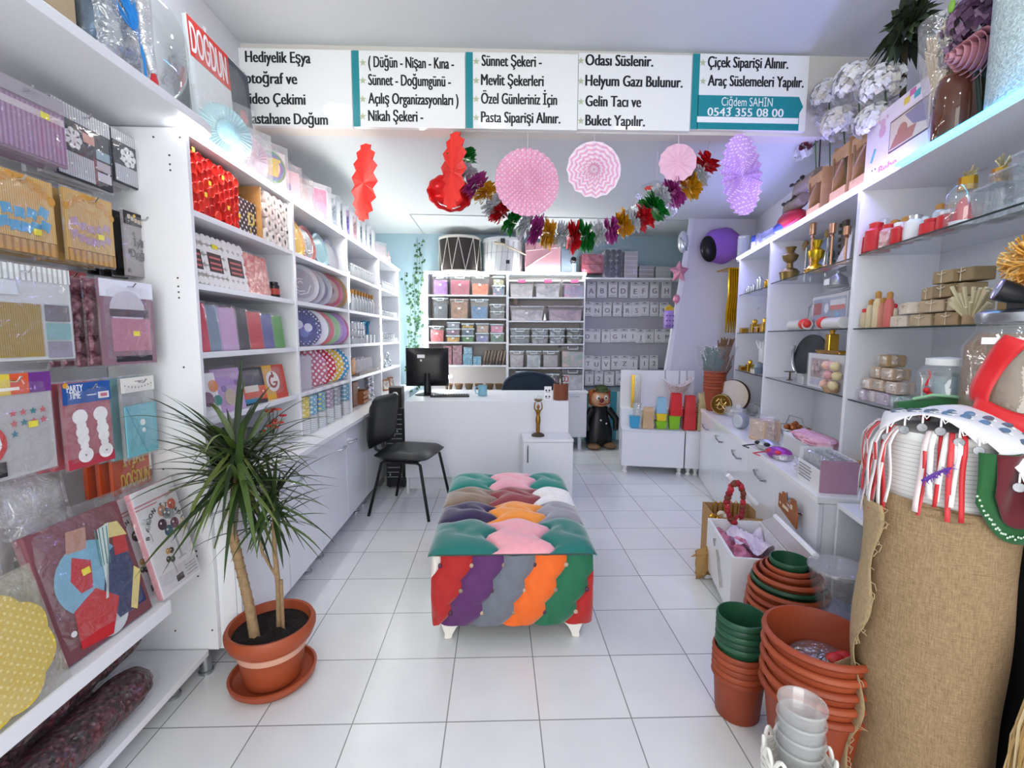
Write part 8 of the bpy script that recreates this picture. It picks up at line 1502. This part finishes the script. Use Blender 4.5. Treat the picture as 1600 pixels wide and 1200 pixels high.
for i, p in enumerate(pts): m.use(GOLD if i % 2 else mat('#e9e2d0', .4)); m.ball((p[0]-.015, p[1], p[2]), .024, .008, .02, 10, 6).ball((p[0]+.012, p[1]-.01, p[2]-.02), .02, .008, .026, 10, 6)
m.build('leaves', t); M(GOLD).tube(pts, .003, 6).build('string', t)
t = T('paper_bag', 'crumpled brown paper bag leaning between carton and white chest', 'bag', (1.14, 2.42, 0), .4); M(mat('#a98550', .8, noise=.2, bump=.5)).pillow(.13, .17, .06, (0, 0, 0), 7, 4, .012).build('bag_body', t); M(mat('#9a7745', .8)).add([(-.05, -.02, .14), (.05, -.02, .15), (.08, .0, .20), (-.10, .01, .13)], [(0, 1, 2, 3)]).build('open_rim', t, solid=.003)
# white chest with raised lid
Z = .33; BL, FL = aZ(1106, 809, Z), aZ(1144, 871, Z); e2 = Vector((BL.x-FL.x, BL.y-FL.y, 0)); D = e2.length; e2.normalize(); an = math.atan2(e2.x, e2.y); Wc = .27
t = T('chest', 'white wooden planter chest with curved feet and its lid raised against the cabinets', 'chest', (FL.x, FL.y, 0), -an); CW = mat('#e9eaee', .3, noise=.02)
m = M(CW).box(0, Wc, 0, .012, .06, Z).box(0, Wc, D-.012, D, .06, Z).box(0, .012, .0125, D-.0125, .06, Z).box(Wc-.012, Wc, .0125, D-.0125, .06, Z).box(.0125, Wc-.0125, .0125, D-.0125, .06, .07); m.build('chest_walls', t)
for x, y, s in ((.02, .01, 1), (Wc-.04, .01, -1), (.02, D-.04, 1), (Wc-.04, D-.04, -1)): M(CW).at(tr(x+.01, y, 0)).prism([(-.02*s, .0595), (.03*s, .0595), (.008*s, .03), (.0, .008), (-.035*s, .0), (-.042*s, .012), (-.022*s, .03)], 0, .025).at().build('foot', t)
M(mat('#9a9a96', .4, .4)).tube([(-.003, D*.30, .11), (-.004, D*.34, .15), (-.003, D*.40, .18), (-.004, D*.44, .22), (-.003, D*.52, .25)], .006, 6).tube([(-.003, D*.62, .25), (-.004, D*.66, .28), (-.003, D*.60, .29)], .005, 6).build('metal_lettering', t)
m = M(CW); iv = Matrix.Translation(t.location) @ rotz(-an); iv.invert(); q1, q2 = iv @ aZ(1212, 807, .47), iv @ aZ(1275, 869, .47); m.add([(Wc+.008, 0, Z+.004), (Wc+.008, D, Z+.004), q1, q2], [(0, 1, 2, 3)]); m.build('lid', t, solid=.014)
m = M(mat('#f4f5f8', .2)); m.tube([q1, q2], .013, 8); m.build('lid_edge', t)
c = FL+e2*D*.5+Vector((e2.y, -e2.x, 0))*Wc*.5
t = T('tulle_pile', 'heap of pink spotted and lilac tulle inside the white chest', 'fabric', (c.x, c.y, .0705), -an); m = M(crumple('#d98ba6', '#a8566f', 30, .6, 0, .8)); f = lambda u, v: ((u-.5)*(Wc-.04), (v-.5)*(D-.04), .17+.035*sin(u*9+v*4)*sin(v*11)+.03*sin(u*5)); m.grid(f, 14, 14); m.build('pink_tulle', t); m = M(crumple('#c9b9d9', '#e6dcef', 22, .6, 0, .8)); m.grid(lambda u, v: ((u-.3)*(Wc-.06)*.8, (v-.0)*(D-.06)*.45, .20+.03*sin(u*8+v*6)+.02*v), 10, 10); m.build('lilac_tulle', t); M(crumple('#cf9ab0', '#b07088', 20, .6)).box(-Wc/2+.02, Wc/2-.02, -D/2+.02, D/2-.02, 0, .12).build('folded_tulle', t)
s = (aY(1149, 785, BL.y-.03)); t = T('flower_wreath', 'ring of dark red flowers hanging on the raised lid of the white chest', 'wreath', s); rd = random.Random(3); m = M(mat('#a01f2b', .5)); kk = s.y/729
for i in range(26):
    a = 2*PI*i/26; m.use(mat(rd.choice(('#a01f2b', '#b92a36', '#8a1a26', '#7a3a2c')), .5)); m.ball((13*kk*cos(a), rd.uniform(-.012, .012), 33*kk*sin(a)), rd.uniform(.014, .022), .016, rd.uniform(.013, .02), 8, 6)
m.build('flowers', t); M(mat('#e9e4da', .5)).tube([(13*kk*cos(a*PI/8), 0, 33*kk*sin(a*PI/8)) for a in range(17)], .005, 6).build('ring', t); M(PAPER).tube([aY(1137, 742, s.y+.02)-s, aY(1182, 788, s.y+.02)-s], .013, 6).build('white_hanger', t)
# saucers and pots
cx = aY(1232, 900, 1.74).x
potstack('flower_pot_stack', 'wide stack of terracotta bowls and saucers crowned by a dark green saucer', cx, 1.74, [(.150, .165, TERRA2, .10, 0), (.152, .20, TERRA, .10, .035), (.155, .235, TERRA2, .10, .07), (.152, .27, TERRA, .10, .105), (.148, .30, TERRA2, .10, .14), (.146, .335, TERRA, .10, .17), (.136, .36, GRN, .09, .20), (.128, .385, TERRA, .08, .25), (.105, .405, TERRA2, .07, .29), (.085, .42, TERRA, .06, .32), (.073, .443, GRN2, .055, .365)])
gx = aY(1155, 1040, 1.50).x
ps = potstack('flower_pot_stack', 'slim stack of small green pots standing in small terracotta pots with a yellow price sticker', gx, 1.50, [(.090, .245-.022*k, TERRA if k % 2 else TERRA2, .068, .0+.003*(4-k)) for k in range(5)][::-1]+[(.083, .275+.022*k, GRN if k % 2 else GRN2, .058, .06+.022*k) for k in range(5)])
M(STICK).box(.028, .048, -.082, -.078, .335, .350).build('price_sticker', ps); M(mat('#e6d98a', .5)).box(.02, .045, -.0935, -.0925, .225, .231).build('price_sticker', ps)
bxp = aY(1275, 1060, 1.27).x
ps = potstack('flower_pot_stack', 'stack of large terracotta pots holding red things in clear film, behind the clear cups', bxp, 1.27, [(.152, .28+.042*k, TERRA if k % 2 else TERRA2, .10, .0+.040*k) for k in range(5)])
t = T('plastic_bag', 'clear bag with red pieces inside the large terracotta pot', 'bag', (bxp, 1.27, .215)); m = M(mat('#c22a2c', .4)); rd = random.Random(4); [m.ball((rd.uniform(-.02, .09), rd.uniform(-.08, .02), .13+rd.uniform(0, .03)), .028, .022, .014, 8, 6) for i in range(12)]; m.build('red_pieces', t); m = M(film('#dfe0e4', .15, .35, .08, 1)); m.ball((.03, .03, .125), .085, .08, .035, 18, 10); m.build('bag_film', t); M(mat('#4a2a22', .6)).lathe([(.08, 0), (.10, .12), (.0, .12)], 20).build('filling', t)
wx, wy = .735, 1.02
t = T('wicker_basket', 'white wicker basket with looped rim holding the clear cups at the bottom edge', 'basket', (wx, wy, 0)); WK = mat('#e6e4de', .6)
m = M(WK)
for i in range(15): z = .02+i*.019; r = .056+.018*z/.29; m.tube([((r+.003*sin(12*a))*cos(a), (r+.003*sin(12*a))*sin(a), z) for a in [2*PI*k/36 for k in range(37)]], .007, 6)
m.build('wicker_body', t); m = M(WK)
for i in range(12): a = 2*PI*i/12; m.tube([(.076*cos(a+.2*(u-.5)*2.4), .076*sin(a+.2*(u-.5)*2.4), .288+.03*sin(PI*u)) for u in [k/8 for k in range(9)]], .005, 6)
m.build('rim_loops', t); M(WK).lathe([(.057, 0), (.057, .012), (.0, .012)], 24).build('base', t)
t = T('clear_cup_stack', 'stack of frosted clear plastic cups standing in the white wicker basket', 'cup', (wx, wy, .0125)); CP = film('#eceff0', .20, .12, .15, 0)
for k in range(4): z = .20+.036*k; M(CP).lathe([(.037, z), (.040, z+.01), (.051, z+.112), (.054, z+.116), (.053, z+.122), (.049, z+.118), (.038, z+.012), (.0005, z+.010)], 32).build('cup', t)
M(CP).lathe([(.034, 0), (.037, .199), (.0, .199)], 24).build('lowest_cup', t)
t = T('clear_bucket', 'clear plastic bucket with lilac and blue contents beside the burlap roll', 'bucket', (aY(1312, 880, 1.62).x, 1.62, 0)); M(film('#dfe2ea', .2, .2, .12, .2)).lathe([(.07, .002), (.095, .45), (.10, .46), (.098, .47)], 26, close=False).build('bucket_body', t); M(crumple('#b9b3d2', '#8fb4cf', 14, .5, 0, .5)).lathe([(.06, .01), (.084, .30), (.0, .31)], 20).build('contents', t); M(film('#f0f0f4', .2, .2, .1)).lathe([(.101, .455), (.104, .462), (.101, .47)], 26).build('rim', t)
# burlap roll with can
qx, qy, qr = aY(1459, 900, 1.12).x, 1.12, .150; HB = aY(1440, 797, qy-qr*.7).z; HC = aY(1440, 672, qy).z
BUR = weave('#80684a', '#a68c6b')
t = T('burlap_roll', 'tall roll of natural burlap with a frayed edge standing on the floor', 'fabric roll', (qx, qy, 0))
m = M(BUR)
def br(u, v): a = 2*PI*u; z = HB*v; r = qr+.004*sin(3*a+1.2*sin(z*5))+.002*sin(z*17+2*a)-.003*sin(z*9)-.004*z; return (r*cos(a), r*sin(a), z+(.012*sin(a-1) if v > .99 else 0))
m.grid(br, 56, 40); m.lathe([(qr-.006, HB-.004), (qr-.012, HB-.03)], 40, close=False); m.build('burlap', t, solid=.003)
m = M(weave('#97815f', '#bba480'))
def fl(u, v):
    a = radians(146)+u*(.62+.07*sin(v*9)+.10*sin(v*21)-.5*max(0, .3-v)); z = .02+v*(HB-.04); r = qr+.008+.016*u+.05*max(0, .45-v)*(1-.4*u)+.006*sin(v*13); return (r*cos(a), r*sin(a), z)
m.grid(fl, 8, 40); rd = random.Random(2)
for i in range(30):
    v = rd.random(); p = Vector(fl(1, v)); m.tube([p, p+Vector((rd.uniform(-.012, .012), -.004, -rd.uniform(.002, .008))), p+Vector((rd.uniform(-.012, .012), -.006, -rd.uniform(.008, .022)))], .0006, 4)
for i in range(10): p = Vector(fl(.1, .42+.004*i)); m.tube([p, p+Vector((-.035-.002*i, -.01, -.01)), p+Vector((-.035-.002*i, -.012, -.06-.006*i))], .0009, 4)
m.build('frayed_flap', t, solid=.0015)
t = T('drum_can', 'white ribbed cylinder standing in the top of the burlap roll', 'container', (qx, qy, HB-.05)); hc = HC-HB+.05; M(stripes('#e6e7e6', '#c3c5c4', .0105, 2, .82)).lathe([(.132, 0), (.132, hc-.01), (.129, hc), (.0, hc)], 48).build('ribbed_wall', t); M(mat('#e9eae8', .4)).lathe([(.1335, hc-.018), (.1345, hc-.008), (.131, hc+.002)], 48, close=False).build('rim', t)
cxn, cyn = qx, qy
# ribbons
def ribbons(label, a0, a1, n, zt_, L, r0, cols, sd, grp='hanging ribbons'):
    t = T('ribbon_bunch', label, 'ribbon', (cxn, cyn, HC), 0, grp); rd = random.Random(sd); per = {}
    for i in range(n):
        a = a0+(a1-a0)*i/max(1, n-1)+rd.uniform(-.04, .04); c = cols[i % len(cols)]; l = L*rd.uniform(.65, 1.05); w = rd.uniform(.0035, .0065); pts = []
        for k in range(12):
            f = k/11; r = r0*.74+.26*r0*min(1, f*4)+.006+.004*sin(f*7+i)+.003*(i % 3); z = .012*(1-min(1, f*4)**2)-max(0, f-.12)*l; aa = a+.025*sin(f*3+i*2); tg = Vector((-sin(aa), cos(aa), 0)); p = Vector((r*cos(aa), r*sin(aa), z)); pts += [p-tg*w, p+tg*w]
        m = M(mat(c, .45, noise=.04)).add(pts, [(2*k, 2*k+1, 2*k+3, 2*k+2) for k in range(11)], True); m.build('ribbon', t, solid=.0008)
    return t
RB = ['#eeeaea', '#c92f36', '#f3f0f0', '#e9d9da', '#d6434a']
ribbons('bunch of red and white satin ribbons hanging down the left side of the white cylinder', radians(128), radians(186), 26, 0, .25, .156, RB, 1); ribbons('few red and white satin ribbons hanging down the front of the white cylinder', radians(208), radians(238), 9, 0, .21, .145, RB[::-1], 2)
p = aY(1465, 742, cyn-.118); t = T('feather_tuft', 'purple feathery tuft caught among the front ribbons', 'feather', p); m = M(mat('#6a3fa6', .7)); rd = random.Random(3); pth = [(-.035, 0, -.014), (-.01, -.004, .004), (.03, 0, .016)]
for i in range(70): f = rd.random(); b = Vector(pth[0]).lerp(Vector(pth[2]), f); m.tube([b, b+Vector((rd.uniform(-.012, .012), rd.uniform(-.012, .004), rd.uniform(-.012, .012)))], [.0016, .0005], 4)
m.build('fluff', t); M(mat('#5b3592', .6)).tube(pth, .003, 6).build('cord', t)
# coin scarf: a cloth draped over the cylinder towards the right
t = T('coin_scarf', 'white scarf trimmed with silver coins draped over the white cylinder', 'scarf', (cxn, cyn, HC+.006), -PI/4); CL = mat('#eceaf0', .7, noise=.03)
def cloth(u, v):          # u along the drape (left to right/down), v across
    x = -.128+u*.44; y = -.135+.30*v; over = max(0, x-.02); z = .020+.022*sin(PI*min(1, u*1.5))-over*over*1.5-.16*over+.006*sin(9*u+5*v)
    edge = max(0, (u*1.0-v*1.3)-.12); z -= edge*edge*.30; y -= edge*.03; y += .10*max(0, .35-u)*(1-v); r = sqrt(x*x+y*y)
    if r > .13 and x < .05: z -= min(.03, (r-.13)*.9)
    return (x, y, z)
m = M(CL); m.grid(cloth, 30, 20); m.build('cloth', t, solid=.002)
COIN = mat('#85888d', .3, .8, noise=.3, scale=200); mb = M(mat('#f2f3f5', .3))
for row_, v0 in enumerate((.0, .24, .46)):
    n = 13
    for i in range(n):
        u = (i+.5+.25*row_)/(n+.5); p = Vector(cloth(min(1, u), v0)); nx = Vector(cloth(min(1, u+.03), v0)); d = (nx-p).normalized()
        m = M(COIN)
        if row_ == 0: q_ = p+Vector((0, -.006, -.030)); m.at(tr(*q_) @ rotx(PI/2-.2)).lathe([(.0095, -.0008), (.0105, 0), (.0095, .0012), (.0, .0008)], 12); m.at(); mb.tube([p, p+Vector((0, -.004, -.020))], .0022, 5)
        else: m.at(tr(*(p+Vector((0, -.002, .004)))) @ rotx(.5)).lathe([(.010, -.0006), (.0105, .0003), (.0095, .0012), (.0, .0008)], 12); m.at()
        m.build('coin', t)
        mb.tube([p+Vector((0, -.003, .003)), (p+nx)/2+Vector((0, -.004, -.008 if row_ == 0 else .004)), nx+Vector((0, -.003, .003))], .0015, 5)
mb.build('beaded_net', t)
# green and burgundy sequin cloth
t = T('sequin_cloth', 'green cloth with burgundy centre and sequin edging hanging at the right of the white cylinder', 'fabric', (cxn, cyn, HC)); GV = mat('#1f5a2e', .8, noise=.2, sheen=.4); BV = mat('#5f1722', .8, noise=.2, sheen=.4)
def gd(rr, zl, a0, a1):
    def f(u, v): a = a0+(a1-a0)*u; r = rr+.010*sin(9*u+2*v); zz = .0-(zl*sin(PI*min(1, .14+u*.80))**.7)*v-.02; return (r*cos(a), r*sin(a), zz)
    return f
g1 = gd(.165, .205, radians(243), radians(318)); m = M(GV); m.grid(g1, 20, 14); m.build('green_cloth', t, solid=.002); g2 = gd(.174, .165, radians(252), radians(296)); m = M(BV); m.grid(g2, 14, 10); m.build('burgundy_centre', t, solid=.002)
m = M(mat('#cfe6d2', .25, .4)); rd = random.Random(6)
for i in range(46): u = i/45; p = Vector(g1(u, 1)); m.ball(p+Vector((0, -.003, .008+.012*rd.random())), .003, .002, .003, 6, 4)
for i in range(40): p = Vector(g1(.80+.2*rd.random(), rd.random())); m.ball(p+Vector((.002, -.003, 0)), .0035, .002, .0035, 6, 4)
m.build('sequins', t)
m = M(GV); m.tube([(.03, .14, .02), (.13, .10, .035), (.21, .02, .02), (.25, -.06, -.04)], [.02, .028, .026, .02], 10); t2 = T('green_shawl', 'rolled green shawl lying behind the white coin scarf', 'scarf', (cxn+.02, cyn+.075, HC+.002)); m.build('shawl', t2); M(mat('#8fc39a', .6)).tube([(.06, .12, .05), (.09, .09, .066), (.13, .07, .064), (.17, .03, .055)], .004, 6).build('lace_edge', t2)
# stand with jars behind
t = T('display_stand', 'black cloth covered stand behind the burlap roll', 'stand', (1.265, 1.0, 0)); M(mat('#0d0d0f', .9)).box(0, .30, 0, .42, 0, 1.05).build('covered_box', t, bevel=.01); M(mat('#141416', .9)).box(-.035, .304, -.004, .43, 1.0505, 1.056).build('top_board', t)
t = T('glass_jar', 'large glass jar lined with brown paper under a metal lid', 'jar', (1.375, 1.18, 1.0565)); M(mat('#8c7257', .6, noise=.15)).lathe([(.105, .006), (.116, .05), (.116, .235), (.095, .272), (.0, .273)], 30).build('paper_lining', t); M(film('#cfd6d6', .10, .14, .05, .1)).lathe([(.11, 0), (.121, .04), (.121, .24), (.098, .28), (.095, .30)], 30, close=False).build('glass', t); M(STEEL).lathe([(.098, .3005), (.101, .305), (.101, .325), (.09, .333), (.0, .333)], 30).build('lid', t); M(PAPER).at(rotz(PI*1.18)).box(.119, .1225, -.06, .05, .245, .262).at().build('label', t)
hj = 1.0565+.3335
t = T('red_sash', 'red satin bra top with black stones wrapped round the large glass jar', 'garment', (1.375, 1.18, 1.0565)); RS = mat('#d21f27', .4, noise=.05, sheen=.3)
m = M(RS); m.grid(lambda u, v: ((.127+.012*sin(PI*v))*cos(radians(185)+u*1.75), (.127+.012*sin(PI*v))*sin(radians(185)+u*1.75), .012+v*(.105-.045*sin(PI*u))), 18, 8); m.build('cup', t, solid=.003); m = M(RS); m.grid(lambda u, v: ((.126+.004*sin(8*u))*cos(radians(176)+.35*v+.5*u*u), (.126+.004*sin(8*u))*sin(radians(176)+.35*v+.5*u*u), .10+u*.17-.02*v), 12, 4); m.build('strap', t, solid=.003)
m = M(mat('#170b0d', .2)); rd = random.Random(1)
for i in range(34): a = radians(262)+rd.random()*.5; m.ball((.140*cos(a), .140*sin(a), .03+.16*rd.random()), .009, .009, .009, 8, 5)
m.build('black_stones', t); M(mat('#d8b48c', .5)).tube([(-.01, -.15, .15), (-.045, -.15, .12), (-.04, -.155, .07), (-.01, -.16, .02), (.02, -.165, .001)], .004, 6).build('cord', t)
t = T('glass_jar', 'smaller glass jar with pale blue contents left of the large jar', 'jar', (1.325, 1.335, 1.0565)); M(crumple('#7f9aa6', '#8f7d68', 14, .5)).lathe([(.055, .004), (.06, .15), (.0, .16)], 22).build('contents', t); M(film('#cfd9dc', .12, .16, .05, .1)).lathe([(.062, 0), (.066, .01), (.066, .16), (.05, .18)], 22, close=False).build('glass', t); M(mat('#dfe3e4', .4)).lathe([(.05, .1805), (.05, .2), (.0, .205)], 22).build('lid', t)
t = T('tassel', 'red beaded tassel hanging on the smaller glass jar', 'tassel', (1.255, 1.325, 1.0565)); m = M(mat('#c2212b', .4)); [m.ball((.0+.008*sin(i*2), -.006, .012+.012*i), .009, .008, .009, 8, 5) for i in range(9)]; m.build('beads', t); M(mat('#c2212b', .4)).tube([(0, 0, .12), (.012, .0, .15), (.016, .01, .165)], .003, 6).build('cord', t)
t = T('wooden_block', 'olive brown wooden block on the lid of the large jar', 'block', (1.40, 1.19, hj)); M(mat('#8f7748', .6, noise=.25)).box(-.055, .055, -.045, .045, 0, .052).build('block', t, bevel=.004); M(mat('#7d683f', .6)).box(-.002, .004, -.0465, -.0455, .002, .050).build('seam', t)
t = T('headlamp', 'black headlamp strapped to the wooden block on the large jar', 'lamp', (1.32, 1.17, hj)); m = M(mat('#15161a', .4)); m.box(.012, .024, -.03, .03, .001, .050); m.build('bracket', t, bevel=.003); m = M(mat('#15161a', .35)); m.at(tr(-.012, -.006, .040) @ rotz(-.5) @ roty(-PI/2+.35)).lathe([(.018, -.024), (.026, .0), (.028, .032), (.024, .033)], 22); m.at().build('lamp_head', t); m = M(mat('#aeb2c6', .1, .3)); m.at(tr(-.012, -.006, .040) @ rotz(-.5) @ roty(-PI/2+.35)).lathe([(.0235, .0335), (.001, .035)], 20, close=False); m.at().build('lens', t)
t = T('raffia_pompom', 'orange yellow raffia pompom on top of the wooden block at the right edge', 'pompom', (1.40, 1.19, hj+.053)); rd = random.Random(8); m = M(mat('#dda54a', .7)); RC_ = [mat(c, .7) for c in ('#dda54a', '#e8bb6a', '#c98f38', '#efcb85')]
for i in range(420):
    d = Vector((rd.gauss(0, 1), rd.gauss(0, 1), rd.gauss(0, 1))).normalized(); c = Vector((0, 0, .075)); u = d.orthogonal().normalized()*rd.choice((-1, 1)); m.use(RC_[i % 4]); m.tube([c+d*.03, c+d*.062+u*.008, c+d*.074+u*.026], .0022, 4)
m.build('raffia', t); M(mat('#c98f38', .7)).ball((0, 0, .042), .04).build('core', t)
t = T('raffia_bundle', 'loose hank of beige raffia hanging at the lower right edge', 'raffia', (1.155, .86, 0)); rd = random.Random(5); m = M(mat('#c9a872', .7)); RC_ = [mat(c, .7) for c in ('#c9a872', '#dcc08a', '#b08e57', '#e6d3a6')]
for i in range(150):
    x, y = rd.uniform(-.05, .09), rd.uniform(-.05, .06); m.use(RC_[i % 4]); zt3 = rd.uniform(.56, .70); m.tube([(x*.4, y*.4, zt3), (x*.9+rd.uniform(-.02, .02), y, zt3*.7), (x*1.1, y*1.1, zt3*.4), (x*1.0+rd.uniform(-.03, .03), y, .004)], .0026, 4)
m.build('strands', t); M(RC_[1]).tube([(-.02, -.03, .50), (.03, -.035, .50), (.03, .03, .5), (-.02, .03, .5), (-.02, -.03, .5)], .006, 6).build('tie', t)
t = T('paper_sheet', 'white paper roll standing behind the raffia at the right edge', 'roll', (1.27, .93, 0)); M(PAPER).lathe([(.032, 0), (.036, .02), (.036, .85), (.03, .86), (.0, .86)], 20).build('roll', t); M(mat('#cfd0d2', .6)).lathe([(.022, .8603), (.018, .862), (.0, .862)], 16).build('core', t)
